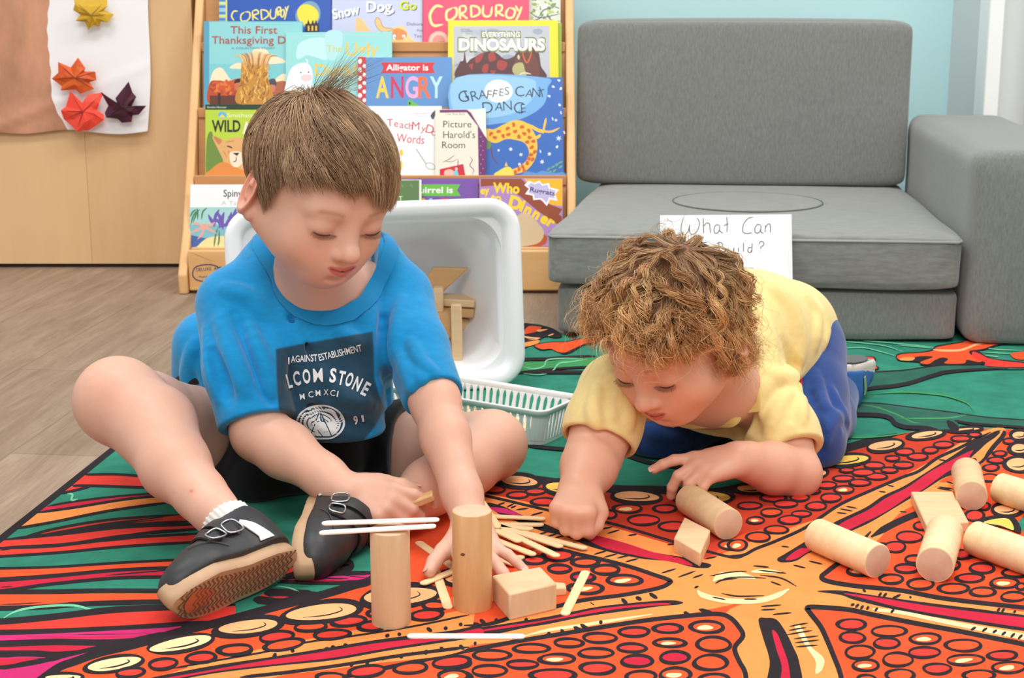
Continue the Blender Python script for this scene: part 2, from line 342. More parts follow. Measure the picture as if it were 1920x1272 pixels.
# centre swirl
rug.fill('-75,260 0,290 120,285 250,260 330,222 360,235 300,280 180,318 20,328 -100,300 -230,260 -290,230 -270,225', RW) if False else None
rug.T = (1140, 820, 2.4615)
rug.stroke('412,712 440,735 520,755 600,762 700,758 780,735 835,705', 22, RW, .15, wy=.85); rug.stroke('485,668 520,645 600,640 680,655', 24, RW, .3); rug.stroke('660,625 720,622 800,628', 14, RW)
for a in ('470,645 560,628 640,622', '495,680 550,655 640,650 730,655', '670,598 740,602', '690,618 820,632', '700,640 800,655 870,692', '750,670 800,688', '525,725 600,738 720,735', '480,742 545,755', '625,752 690,752', '708,785 800,778', '708,802 770,798', '765,822 845,815', '405,690 412,700'): rug.stroke(a, 5, RK)
# ---------------- dots and ovals
def dots(T, s, w=17):
    rug.T = T
    for q in s.split():
        a = q.split(','); x, y, rx, ry = map(float, a[:4]); k = a[4] if len(a) > 4 else 'o'; rot = float(a[5]) if len(a) > 5 else 0
        fm = {'o': RR, 'c': RC, 'd': RX, 'w': RR, 'P': RP, 'Y': RY, 'W': RW, 'C': RB}[k]
        rug.oval(x, y, rx, ry, fm, RK, w*1.25, rot, .045)
        if k == 'w': rug.oval(x-rx*.12, y+ry*.12, rx*.5, ry*.42, RW, None, 0, rot-5, .12)
        if k in 'PYW':
            c, sn = cos(radians(rot)), sin(radians(rot)); f = lambda u, v: (x+u*c-v*sn, y+u*sn+v*c)
            rug.stroke([f(-.5*rx, .35*ry), f(.1*rx, .4*ry), f(.5*rx, .1*ry), f(.45*rx, -.35*ry)], 7, RK)
dots((860, 1000, 3.5556), '220,820,115,32,o 485,775,112,27,o 735,738,90,26,o 940,705,105,30,o 1170,665,100,28,C 1395,642,90,28,C 1655,632,110,36,w 1155,772,92,26,C 1408,738,100,26,w 1700,748,112,45,o 915,806,112,28,o 655,846,115,30,w 425,883,100,24,C 205,925,112,34,o 925,908,112,36,C 1190,860,102,36,c 1440,835,92,38,c 1680,870,108,48,o 630,955,145,38,C 1215,965,98,36,o 1445,950,98,42,w 1700,985,100,36,o 0,870,75,32,C 0,965,80,38,C 665,155,100,34,C 505,185,72,26,C 845,200,85,26,o 672,244,72,24,C 980,250,90,28,o 828,300,74,27,c 1105,320,108,32,w 845,375,112,34,w', 24)
dots((400, 1000, 4), '160,885,125,36,o,-3 475,785,122,38,C,-5 530,845,145,36,o,-8 730,708,116,32,o,-5 1015,668,122,34,C,-5 890,768,125,34,C,-4 1190,705,95,34,C,-4 1600,622,118,36,C,-4 1270,610,110,32,C 1660,550,85,30,o 1480,1020,125,36,o,-5 1785,975,132,40,C,-5 1150,1045,135,38,C,-6 880,1090,100,30,o 1800,1080,110,40,w', 26)
dots((400, 1000, 4), '265,710,250,62,P,-7 815,600,295,70,P,-7 1400,480,290,78,P,-5 1850,340,140,60,P', 40)
rug.T = (0, 840, 2.944)
dots((0, 840, 2.944), '630,1200,165,38,W,-10 1000,1088,185,40,W,-10 350,1275,110,22,W 900,1200,75,26,C,-6 1110,1165,82,26,C,-6 1300,1122,90,24,o,-5 720,1248,75,24,C,-5', 20)
dots((860, 840, 3.5556), '238,282,70,24,C 395,320,68,20,C 512,297,66,18,C 570,366,82,24,C 1125,412,92,26,w 1375,412,72,24,C 1232,488,104,30,C 1430,530,90,30,C 1010,450,40,24,C 1825,655,88,30,w', 16)
dots((860, 840, 3.5556), '405,228,135,42,P,3 680,270,110,44,Y,3 1185,330,165,42,P,2 1625,335,200,50,Y,2', 28)
dots((1380, 1040, 3.5556), '770,475,90,34,C 1020,520,108,34,o 1262,570,102,32,w 1515,615,118,36,o 775,562,80,34,C 1005,600,84,32,C 825,660,92,42,o 1255,662,102,32,C 1530,712,120,32,w 1775,682,95,28,C 1078,710,98,42,o 865,748,86,34,w 1342,772,90,32,C 1820,762,110,34,w 1095,815,90,38,o 1620,815,100,32,o 870,845,60,30,o 1035,172,76,28,o 1230,205,86,32,o 1135,102,76,26,C 1190,40,60,24,o 1450,235,96,30,o 1645,258,78,28,o 1560,165,90,26,C 1640,100,80,30,C 1790,198,88,34,w 1850,290,80,28,o 830,118,88,30,w 1870,130,95,26,o 1450,80,40,24,C 1520,10,60,24,C 960,-40,70,24,C 1900,222,30,20,o', 19)
dots((1380, 800, 3.5556), '90,535,74,22,C 235,580,68,24,o 250,482,82,26,C 330,522,76,22,C 425,482,62,20,C 360,630,74,26,C 435,590,62,18,C 535,538,68,24,C 632,482,66,26,C 720,428,66,22,w 495,438,65,18,C 605,398,65,20,C 825,382,66,20,C 715,354,64,18,C 935,340,70,20,C 848,314,70,22,C 740,298,48,14,C 1022,298,52,16,C 922,266,66,20,C 1116,264,64,20,C 1042,220,46,16,C 1125,176,62,20,C 1212,208,68,20,C 1296,165,50,18,C 1382,128,62,20,C 1498,88,60,18,C 1590,62,42,14,C 270,696,74,24,o 148,745,80,28,o 130,634,56,20,w 10,800,60,34,w 440,398,50,16,c 1820,105,38,16,C 1758,188,42,16,C 1735,232,56,18,C 1700,282,50,20,C 1590,602,60,34,C 1155,745,84,34,C 1235,672,50,24,C 1060,812,70,32,C 1690,350,60,24,o 1505,862,60,28,C 1650,540,40,24,C', 14)
dots((1380, 800, 3.5556), '100,425,105,30,P,2 740,232,150,38,Y,-6 490,325,120,38,P,-6 995,134,120,38,P,-8 1270,62,120,28,P,-8 1530,28,105,16,P,-4 1890,66,60,32,P 1890,155,70,36,P 1880,260,90,48,P 1805,565,95,40,P', 22)
rug.T = (1380, 800, 3.5556)
rug.fill('1600,640 1740,600 1860,620 1900,720 1800,690', RK); rug.fill('1650,650 1740,625 1820,630 1850,700 1760,670', RY)
# ---------------- teal field: dark lily-pad shadows, frog fingers, reflections
rug.T = (1560, 600, 4.5417)
rug.fill('160,710 260,640 340,580 520,570 680,545 860,480 1020,448 1300,432 1640,430 1640,400 1400,400 1200,395 1000,395 800,412 600,438 300,455 -100,480 -200,560 -100,700', RD)
rug.stroke('-60,495 300,458 600,440 800,412 1000,392', 10, RK); rug.stroke('120,720 200,670 290,600 520,572 680,540 860,482 1010,448 1300,428 1500,425', 24, RK, .3)
rug.fill('-300,705 160,720 400,722 700,760 1000,795 1300,835 1700,865 1700,930 1380,905 1100,880 1060,870 1080,930 960,945 780,945 640,920 520,890 500,850 400,825 100,810 -300,800', RD)
rug.stroke('-300,700 160,716 400,722 700,758 1000,795 1300,838 1700,868', 8, RK, .05)
rug.stroke('-200,810 160,815 400,822 500,850 540,895 640,925 780,930 900,945', 28, RK, .1); rug.stroke('980,870 1040,930 1080,950', 50, RK); rug.stroke('1040,868 1200,895 1700,930', 16, RK, .1)
for a in ('-300,250 0,255 250,245 400,275 560,320', '0,190 200,200 450,230 600,280', '260,185 500,205 860,240', '560,222 700,235 860,248', '1260,240 1400,260 1620,270', '1260,280 1400,290 1560,300', '1300,310 1420,325'): rug.stroke(a, 6, RG)
for a in ('330,640 600,625 850,640 1000,665 1150,720 1210,790', '260,730 400,760 560,820 680,880 760,890', '20,1005 200,1015 450,1000 700,960', '560,850 800,850 1000,845 1140,820'): rug.stroke(a, 9, RL)
rug.fill('-200,250 -60,262 160,318 340,320 375,345 360,370 260,375 380,400 390,430 250,440 0,420 -200,380', RK); rug.fill('-190,262 -60,272 160,325 330,325 360,345 340,362 240,368 370,402 370,428 250,430 0,400 -190,370', RB)
rug.fill('545,310 600,290 760,280 850,260 900,225 1100,195 1200,170 1800,120 1800,180 1450,220 1300,265 1260,280 1340,330 1460,350 1640,370 1640,420 1500,418 1330,410 1290,390 1200,400 1060,400 900,400 760,395 740,370 620,362 560,350', RK)
rug.fill('555,318 620,298 760,290 860,272 900,240 1100,205 1200,180 1800,140 1800,165 1430,212 1290,255 1170,275 1200,320 1280,350 1250,370 1150,350 1120,380 960,380 990,345 940,330 880,350 820,385 750,370 860,325 740,320 640,345 570,345', RR)
rug.fill('1200,280 1260,300 1330,335 1460,360 1640,380 1640,410 1480,410 1310,400 1300,370 1200,330', RB); rug.fill('1520,300 1580,285 1640,285 1640,345 1560,340', RR)
rug.fill('600,330 700,330 680,355 580,352', RO); rug.stroke('860,262 940,270 1100,265 1240,215 1400,190', 14, RP)
rug.T = (960, 580, 6.36)
rug.fill('120,200 250,190 400,215 500,250 600,330 520,355 400,340 300,400 200,450 120,470', RK)
rug.fill('130,290 200,215 330,220 350,235 290,280 130,312', RR); rug.fill('130,420 250,390 330,385 290,430 140,460', RO); rug.fill('120,330 230,345 340,355 200,362', RP); rug.fill('180,380 340,355 300,375', RP); rug.fill('300,260 420,250 400,262 320,280', RP); rug.stroke('430,330 500,305', 10, RP)
rug.fill('260,450 300,425 480,400 640,395 800,360 1000,330 1000,420 860,440 700,530 600,545 500,490 350,500', RK); rug.fill('275,455 310,432 480,408 640,405 820,370 980,350 960,400 850,430 700,500 620,530 540,520 460,485 360,490', RR)
rug.stroke('0,620 150,610 400,605 600,590 1000,575', 28, RK, .05); rug.fill('100,650 400,635 700,605 1100,590 1100,690 600,710 300,745 100,770', RL); rug.stroke('0,780 200,755 500,725 800,705 1100,700', 20, RK, .05)
rug.stroke('140,700 260,725 380,690 420,620 600,600 850,600', 12, RG); rug.stroke('140,780 330,795 480,750 560,660 700,640 900,610', 12, RG)
rug.T = None
for a in ('985,700 1120,700', '1060,743 1130,745', '1070,770 1200,775', '1050,805 1200,808', '985,838 1060,845 1150,850 1210,868 1280,880 1330,890', '850,890 900,880'): rug.stroke(a, 5, RK, .05)
rug.stroke('1240,868 1330,880 1420,890 1500,880', 9, RD)
R = rug.mb.build('floor_rug'); tag(R, 'large colourful printed play rug with orange starfish and teal water under the two children', 'rug')
# ------------------------------------------------------------------ room shell
def floor_mat():
    m = bpy.data.materials.new('vinyl_planks'); m.use_nodes = True; nt = m.node_tree; N = nt.nodes.new; L = nt.links.new; b = nt.nodes['Principled BSDF']
    b.inputs['Roughness'].default_value = .42; b.inputs['Specular IOR Level'].default_value = .35
    tc = N('ShaderNodeTexCoord'); mp = N('ShaderNodeMapping'); L(tc.outputs['Object'], mp.inputs[0]); mp.inputs['Rotation'].default_value = (0, 0, PLANK_ANG)
    br = N('ShaderNodeTexBrick'); br.inputs['Scale'].default_value = 1; br.inputs['Brick Width'].default_value = 1.2; br.inputs['Row Height'].default_value = .18; br.inputs['Mortar Size'].default_value = .0008
    br.inputs['Color1'].default_value = lin((168, 148, 131)); br.inputs['Color2'].default_value = lin((146, 128, 113)); br.inputs['Mortar'].default_value = lin((120, 104, 92)); br.offset = .37
    mp2 = N('ShaderNodeMapping'); mp2.inputs['Location'].default_value = (.1, .045, 0); L(mp.outputs[0], mp2.inputs[0]); L(mp2.outputs[0], br.inputs['Vector'])
    ms = N('ShaderNodeMapping'); ms.inputs['Scale'].default_value = (1.6, 14, 1); L(mp.outputs[0], ms.inputs[0])
    n1 = N('ShaderNodeTexNoise'); n1.inputs['Scale'].default_value = 2.2; n1.inputs['Detail'].default_value = 8; n1.inputs['Roughness'].default_value = .7; n1.inputs['Distortion'].default_value = .8; L(ms.outputs[0], n1.inputs['Vector'])
    ms2 = N('ShaderNodeMapping'); ms2.inputs['Scale'].default_value = (4, 90, 1); L(mp.outputs[0], ms2.inputs[0])
    n2 = N('ShaderNodeTexNoise'); n2.inputs['Scale'].default_value = 4; n2.inputs['Detail'].default_value = 4; L(ms2.outputs[0], n2.inputs['Vector'])
    cr = N('ShaderNodeValToRGB'); cr.color_ramp.elements[0].position = .35; cr.color_ramp.elements[0].color = (.62, .56, .5, 1); cr.color_ramp.elements[1].position = .68; cr.color_ramp.elements[1].color = (1.12, 1.1, 1.07, 1)
    L(n1.outputs['Fac'], cr.inputs[0])
    mx = N('ShaderNodeMix'); mx.data_type = 'RGBA'; mx.blend_type = 'MULTIPLY'; mx.inputs[0].default_value = .75; L(br.outputs['Color'], mx.inputs[6]); L(cr.outputs[0], mx.inputs[7])
    c2 = N('ShaderNodeMapRange'); c2.inputs[1].default_value = .3; c2.inputs[2].default_value = .7; c2.inputs[3].default_value = .86; c2.inputs[4].default_value = 1.08; L(n2.outputs['Fac'], c2.inputs[0])
    m2 = N('ShaderNodeMix'); m2.data_type = 'RGBA'; m2.blend_type = 'MULTIPLY'; m2.inputs[0].default_value = 1; L(mx.outputs[2], m2.inputs[6]); L(c2.outputs[0], m2.inputs[7])
    L(m2.outputs[2], b.inputs['Base Color'])
    bp = N('ShaderNodeBump'); bp.inputs['Strength'].default_value = .15; bp.inputs['Distance'].default_value = .001; L(n2.outputs['Fac'], bp.inputs['Height']); L(bp.outputs[0], b.inputs['Normal'])
    return m
d_ = fl(272, 607)-fl(0, 777); PLANK_ANG = -math.atan2(d_.y, d_.x)
struct('floor', MB().box((0, 1.4, -.05), (7, 5.2, .1), floor_mat()))
YW = 3.62
TEAL = mat('wall_paint_aqua', (194, 232, 236), .75, bump=.12, bscale=260, spec=.3)
xw = atY(1782, 100, YW).x
struct('wall_back', MB().box(((xw-2.9)/2, YW+.05, 1.3), (xw+2.9, .1, 2.6)), TEAL)
GW = mat('wall_paint_grey', (222, 224, 224), .75, spec=.3)
xj = atY(1846, 100, 3.33).x
struct('wall_right', MB().prism([(xw, YW, 0), (xw+.12, YW+.1, 0), (xj+.12, 3.40, 0), (xj, 3.38, 0)], (0, 0, 2.6)), GW)
DW = mat('door_white_paint', (250, 250, 249), .4, spec=.4)
struct('door_1', MB().box((xj+.145, 3.35, 1.1), (.07, .05, 2.2)).box((xj+.62, 3.38, 1.1), (.86, .045, 2.2)), DW, bevel=.002)
x1 = atY(1869, 100, 3.315).x+.012
struct('trim_1', MB().box(((xj+x1)/2, 3.35, 1.1), (x1-xj, .07, 2.2)), DW, bevel=.003)
# ------------------------------------------------------------------ birch cabinet back, banner, leaves
def wood(n, c, c2, rough=.5, sc=(1, 1, 1), scale=3, **k): return mat(n, c, rough, rgb2=c2, scale=scale, stretch=sc, spec=.4, **k)
BIRCH = wood('birch_panel', (228, 192, 146), (214, 174, 126), .5, (4, 4, .6), 2.2)
YS0 = fl(335, 553).y; YC = fl(100, 502).y
xr = atY(361, 60, YC).x
cab = empty('storage_cabinet', (xr-.6, YC+.2, 0), label='tall birch cabinet back panel standing left of the bookshelf behind the white banner', cat='cabinet')
mb = MB()
mb.box((-.1, -.12, .614), (1.4, .15, 1.212)); mb.build('body', BIRCH, cab, bevel=.002)
mb = MB()
ex = [-.8, -.42, -.16, .1, .36, .6]
for i in range(5): mb.box(((ex[i]+ex[i+1])/2, -.1985, .614), (ex[i+1]-ex[i]-.0006, .006, 1.21), wood('birch_veneer', (230, 193, 146), (220, 181, 133), .5, (5, 5, .5), 1.6) if i % 2 else BIRCH)
mb.build('back_panel', None, cab)
MB().box((-.1, -.12, .004), (1.38, .13, .008)).build('plinth', mat('dark_plinth', (60, 58, 52), .7), cab)
# banner: cloth with real ripples
def cloth_sheet(outline, Y, ripple, m, name, **k):
    """a vertical sheet traced at depth Y with its own soft ripples and thickness"""
    p = P2(outline); xs = np.linspace(p[:, 0].min(), p[:, 0].max(), 60)
    n = 46; v = []; f = []
    L = p[:len(p)//2]; 
    return None
cl = mat('banner_cloth', (243, 243, 245), .85, bump=.25, bscale=60); BR = mat('banner_paint_brown', (196, 142, 112), .8, var=.22, scale=14, stretch=(1, 1, .5))
xs = np.linspace(-260, 281, 90); yb = lambda x: 249+3.5*math.sin(x*.035)-(x-0)*.012+(2 if x > 150 else 0)
nz = 44; V = []; Fc = []; idx = []
pedge = lambda y: 93-4*math.sin(y*.03)+(6*math.sin(y*.2))*.3+max(0, (y-165))**1.55*.045
for j in range(nz):
    t = j/(nz-1); pe = pedge(-170+(yb(100)+170)*t); row = np.concatenate([np.linspace(-260, pe, 50), np.linspace(pe, 281, 41)[1:]])
    for i, x in enumerate(row):
        y = -170+(yb(x)+170)*t
        a = atY(x+(3*math.sin(t*9+1) if i == len(xs)-1 else 0), y, YC-.008); a.y += -.004*math.sin(x*.03+t*5)*t-.006*math.exp(-((y-(235-.4*(x)))/9)**2)*(1 if x < 130 else .3)-.012*t*math.sin(x*.012+2)**2
        V.append(a)
pedge = lambda y: 93-4*math.sin(y*.03)+(6*math.sin(y*.2))*.3+max(0, (y-165))**1.55*.045
mi = []
for j in range(nz-1):
    for i in range(len(xs)-1):
        q = j*len(xs)+i; Fc.append((q, q+len(xs), q+len(xs)+1, q+1)); mi.append(1 if i < 49 else 0)
me = bpy.data.meshes.new('wall_banner'); me.from_pydata(V, [], Fc); me.materials.append(cl); me.materials.append(BR); me.polygons.foreach_set('material_index', mi); me.polygons.foreach_set('use_smooth', [True]*len(Fc))
ban = bpy.data.objects.new('wall_banner', me); SC.collection.objects.link(ban); so = ban.modifiers.new('s', 'SOLIDIFY'); so.thickness = .0012; so.offset = 1
sb = ban.modifiers.new('u', 'SUBSURF'); sb.levels = sb.render_levels = 1
tag(ban, 'white cloth banner with a painted brown tree trunk hung on the birch cabinet', 'banner')
def leaf(pts, T, c, c2, label, vein, up=0):
    m = mat('leaf_'+vein, c, .6, rgb2=c2, scale=18); p = P2(pts, T); ctr = p.mean(0)
    P = onplane(p, (0, YC-.034, 0), (0, 1, 0)); C = onplane(ctr, (0, YC-.034, 0), (0, 1, 0))[0]; n = len(P)
    root = empty('paper_leaf', C, label=label, cat='leaf', group='autumn leaves pinned on the banner')
    v = [(0, -.010, 0)]; ring = []
    for i, q in enumerate(P):
        d = q-C; r = np.linalg.norm(d); v.append((d[0], .004*math.sin(i*2.1)-.0, d[2]))
    for i, q in enumerate(P): d = (q-C)*.55; v.append((d[0], -.007+.002*math.sin(i*1.7), d[2]))
    f = [(0, 1+n+i, 1+n+(i+1) % n) for i in range(n)]+[(1+n+i, 1+i, 1+(i+1) % n, 1+n+(i+1) % n) for i in range(n)]
    o = MB().add(v, f).build('blade', m, root, smooth=False); s_ = o.modifiers.new('s', 'SOLIDIFY'); s_.thickness = .0015
    vm = mat('vein_'+vein, tuple(int(k*.72) for k in c), .6); b = MB()
    far = sorted(range(n), key=lambda i: -np.linalg.norm(P[i]-C))[:5]
    for i in far: b.tube([(0, -.0125, 0), tuple(v[1+n+i][k]+(-.0015 if k == 1 else 0) for k in range(3)), tuple(v[1+i][k]*.9+(-.002 if k == 1 else 0) for k in range(3))], [.0012, .0009, .0004], seg=5)
    b.build('vein', vm, root)
L1 = (0, 0, 2.271)
leaf('315,0 455,0 458,28 440,42 482,62 462,95 430,88 420,112 400,105 378,125 362,92 325,88 345,62 312,42 322,18', L1, (214, 172, 32), (196, 150, 20), 'yellow paper maple leaf pinned at the top of the banner', 'yellow')
leaf('248,265 300,290 335,246 362,290 355,305 408,305 410,340 378,350 402,378 345,398 322,380 262,385 265,368 220,335 252,310', L1, (206, 70, 28), (226, 110, 36), 'rust orange paper maple leaf, upper one beside the brown trunk', 'rust')
leaf('300,388 330,425 355,440 375,405 438,395 425,440 412,470 440,490 445,510 412,532 375,555 330,558 300,530 272,508 262,470 282,455', L1, (238, 62, 48), (250, 84, 60), 'bright red paper maple leaf at the bottom of the banner', 'red')
leaf('548,348 562,395 582,412 560,448 555,465 625,450 590,488 562,490 562,518 520,522 500,505 455,500 448,480 462,450 432,392 500,440 492,420', L1, (78, 16, 48), (58, 10, 36), 'dark maroon paper maple leaf near the right corner of the banner', 'maroon')
# ------------------------------------------------------------------ display bookshelf
MAPLE = wood('maple_shelf', (232, 186, 128), (219, 168, 108), .45, (.8, 8, 8), 3); MAPLV = wood('maple_side', (234, 190, 134), (222, 172, 114), .45, (6, 6, .8), 2.5)
MAPD = wood('maple_inner', (214, 156, 102), (196, 138, 86), .5, (.8, 6, 6), 3)
XL = fl(335, 553).x; XR = .128*YS0/2.86-.006
Yf = lambda z: YS0+.51*z; YM = YS0+.19
sh = empty('display_bookshelf', ((XL+XR)/2, YM, 0), label='sloping maple display bookshelf full of picture books left of the grey couch', cat='bookshelf')
cx = (XL+XR)/2
def loc(x, y, z): return (x-cx, y-YM, z)
for i, x in enumerate((XL, XR-.018)):
    pr = [(YS0+.002, 0), (YS0-.002, .04)]+[(Yf(z), z) for z in np.linspace(.12, .70, 6)]+[(Yf(.7)+.03, .735), (YS0+.455, .735), (YS0+.455, 0)]
    MB().prism([loc(x, y, z) for y, z in pr], (.018, 0, 0)).build('side_panel', MAPLV, sh, bevel=.004, bseg=3)
ZT = []
for yy in (463, 331, 205, 82):
    z = .1
    for _ in range(60): z += (proj((0, Yf(z)+.012, z))[0][1]-yy)*.0005
    ZT.append(z)
w = XR-XL-.038
for k, z in enumerate(ZT):
    y = Yf(z); zn = ZT[k+1] if k < 3 else ZT[3]+.13; yn = Yf(zn)
    MB().box(loc(cx, y+.022, z-.006), (w, .044, .012)).build('ledge', MAPLE, sh, bevel=.002)
    MB().prism([loc(XL+.019, y+.043, z), loc(XL+.019, y+.049, z), loc(XL+.019, yn+.006, zn-.012), loc(XL+.019, yn, zn-.012)], (w, 0, 0)).build('back_panel', MAPD, sh)
    if k: MB().box(loc(cx, y-.002, z-.006), (w, .006, .02)).build('lip', MAPD, sh, bevel=.0015)
MB().box(loc(cx, YS0+.018, ZT[0]/2+.003), (w, .016, ZT[0]-.006)).build('front_board', MAPLE, sh, bevel=.003)
MB().box(loc(cx, YS0+.45, .36), (w, .008, .72)).build('rear_panel', MAPD, sh)
st = Art((0, YS0+.0095, 0), (0, -1, 0)); NV = mat('stamp_ink', (52, 62, 120), .7)
st.T = (340, 280, 4.24); st.stroke('90,985 110,940 170,920 250,920 310,950 330,990 300,1030 220,1050 140,1045 100,1020', 8, NV, closed=True); 
st.T = None; st.text('DELUXE  ART', 368, 509, 6, NV, 48, rot=-4); st.text('MADE  IN', 373, 521, 3.5, NV, 38)
st.T = (340, 280, 4.24); st.stroke('75,820 160,855 260,895', 3, mat('scratch', (190, 140, 90), .6))
o = st.mb.build('maker_stamp'); o.parent = sh; o.matrix_parent_inverse = Matrix.Translation((-cx, -YM, 0)); o['label'] = 'blue oval ink stamp on the front board'
LEAN = radians(12.5)
BN = (0, -cos(LEAN), sin(LEAN))
def pm(c, n=None, rough=.35): return mat('print_%d_%d_%d' % c, c, rough, spec=.45)
def book(label, x0, x1, ytop, tier, col, art, off=0., thick=.006, ybot=None, corner=0, spine=None, name='picture_book', tl=None, tr=None, x0b=None, x1b=None):
    z = ZT[tier]; Y = Yf(z)+.010+off
    O = np.array([0, Y, z+.0008]); N = np.array(BN); U = np.array([0, sin(LEAN), cos(LEAN)])
    # bottom edge in the picture at the ledge
    yb = proj((0, Y, z+.0008))[0][1]
    px = [(x0, tl or ytop), (x1, tr or ytop), (x1b or x1, yb), (x0b or x0, yb)]
    Q = onplane(px, O, N)
    Q[2][2] = Q[3][2] = z+.0008
    Q[2][1] = Q[3][1] = Y
    c = Q.mean(0); root = empty(name, (c[0], Y, z+.0008), label=label, cat='book', group='picture books on the sloping display shelf')
    R = lambda p: tuple(np.asarray(p)-np.array([c[0], Y, z+.0008]))
    back = -N*thick
    cov = MB().prism([R(p) for p in Q], tuple(-N*.0012), pm(col)); cov.prism([R(p+back+N*.0012) for p in Q], tuple(-N*.0012), pm(col))
    sp = [Q[0], Q[3], Q[3]+back, Q[0]+back]; e = (Q[1]-Q[0]); e /= np.linalg.norm(e)
    cov.prism([R(p) for p in sp], tuple(e*.0015), pm(spine or col))
    a = Art(O+N*.0001, N, step=.00006)
    a.Q = px
    if art: art(a)
    cov.v += []
    b = len(cov.v)
    cov.build('cover', None, root)
    if a.mb.f:
        a.mb.v = [R(p) for p in a.mb.v]
        aa = a.mb.build('cover_print', None, root)
    ins = [Q[0]*.985+Q[3]*.015, Q[1]*.985+Q[3]*.015, Q[2]-e*.002, Q[3]+e*.0015]
    ins = [Q[0]-(Q[0]-Q[3])*.012, Q[1]-(Q[1]-Q[2])*.012-e*.0015, Q[2]-e*.0015, Q[3]]
    MB().prism([R(p-N*.0013) for p in ins], tuple(-N*(thick-.0026))).build('page_block', mat('page_paper', (236, 232, 222), .8), root)
    return root
def rect(a, x0, y0, x1, y1, m): a.fill([(x0, y0), (x1, y0), (x1, y1), (x0, y1)], m, False)
def full(a, m): a.fill(a.Q, m, False)
# --- top tier
def A(a):
    rect(a, 426, -60, 621, 130, pm((30, 84, 178))); rect(a, 411, -60, 423, 130, pm((150, 196, 220)))
    for y in range(-50, 60, 12): rect(a, 411, y, 423, y+5, pm((70, 130, 200)))
    for y in range(-50, 60, 24): rect(a, 411, y+6, 423, y+10, pm((220, 224, 110)))
    rect(a, 423, -60, 426, 130, pm((228, 214, 90)))
    a.oval(578, 27, 24, 24, pm((120, 160, 180)), None, 0); a.oval(577, 28, 20, 20, pm((248, 222, 60)), None, 0)
    K = pm((28, 26, 40)); a.T = (340, 0, 4.24)
    rect(a, 985, 190, 1095, 260, K)
    for x in (1010, 1045, 1070): a.fill([(x-12, 190), (x, 155), (x+12, 190)], K, False)
    for x in (1005, 1035, 1065): rect(a, x, 205, x+14, 245, pm((240, 190, 60)))
    Y = pm((240, 226, 120))
    for s in ('440,90 405,110 402,160 440,170', '500,100 475,130 490,165 530,150 545,110 520,90 500,100', '565,160 560,85 600,80 605,110 570,125 610,160', '640,160 635,75 680,90 690,130 645,160', '715,75 715,140 745,150 760,130 755,65', '790,155 780,60 815,55 818,95 785,110 830,150', '830,45 810,90 790,165', '775,55 800,88'):
        pass
    for s in ('450,88 415,92 400,130 420,165', '505,95 475,120 478,165 520,165 545,135 540,98 505,95', '570,165 565,88', '565,88 600,80 612,105 572,125 615,158', '640,160 632,76', '632,76 680,88 690,125 642,160', '712,72 705,120 720,148 748,135 752,66', '768,130 760,62', '760,62 785,58 788,85 766,98 792,126', '806,72 792,95 794,128 806,134 818,110 816,84 806,72', '', ):
        if s: a.stroke(s, 12, Y, .1)
    a.stroke('838,75 800,120', 12, Y, .1) if False else None
    a.stroke('826,52 836,88', 10, Y, .1); a.stroke('852,44 836,92 820,160', 11, Y, .1)
book('blue picture book with yellow hand-lettered title and full moon, top left', 411, 621, -58, 3, (30, 84, 178), A, .006, .012)
def A(a):
    rect(a, 624, -60, 800, 130, pm((196, 204, 232))); a.T = (340, 0, 4.24)
    a.fill('1390,150 1410,140 1450,170 1500,240 1560,262 1400,262', pm((240, 196, 130))); a.fill('1540,150 1570,150 1600,205 1700,235 1760,262 1620,262 1560,220', pm((240, 196, 130)))
    a.T = (680, 0, 4.24)
    a.fill('230,240 260,215 330,215 370,290 420,330 480,360 480,440 240,440', pm((244, 206, 130)))
    a.fill('100,190 110,140 140,160 165,215 240,230 200,250 140,245', pm((240, 196, 130))); a.stroke('100,190 110,140 140,160 165,215 240,230 200,250 140,245', 4, pm((150, 100, 70)), closed=True)
    a.fill('235,250 280,225 350,260 330,310 260,315', pm((226, 140, 70))); a.oval(252, 293, 16, 20, pm((250, 250, 248)), pm((90, 60, 40)), 3); a.oval(328, 290, 14, 18, pm((250, 250, 248)), pm((90, 60, 40)), 3); a.oval(255, 298, 5, 6, pm((20, 20, 20)), None, 0); a.oval(328, 296, 5, 6, pm((20, 20, 20)), None, 0)
    a.T = None; K = pm((46, 50, 74)); Wt = pm((244, 246, 250))
    for d, m in ((1.6, K), (0, Wt)):
        a.text('Snow', 625+d, 36+d, 18, m, 52, rot=-12, bold=.03); a.text('Dog,', 687+d, 22+d, 19, m, 52, rot=-1, bold=.03)
    a.text('Go', 749+1.4, 18+1.4, 16, K, 32, bold=.03); a.text('Go', 749, 18, 16, pm((206, 220, 50)), 32, bold=.03)
    a.text('Deborah', 763, 48, 6, K, 34); a.text('Aut', 781, 59, 4.5, K, 12); a.text('Tim', 776, 71, 6.5, K, 14)
book('lavender picture book with a yellow dog face, top tier middle', 622, 800, -52, 3, (190, 198, 228), A, .002, .008)
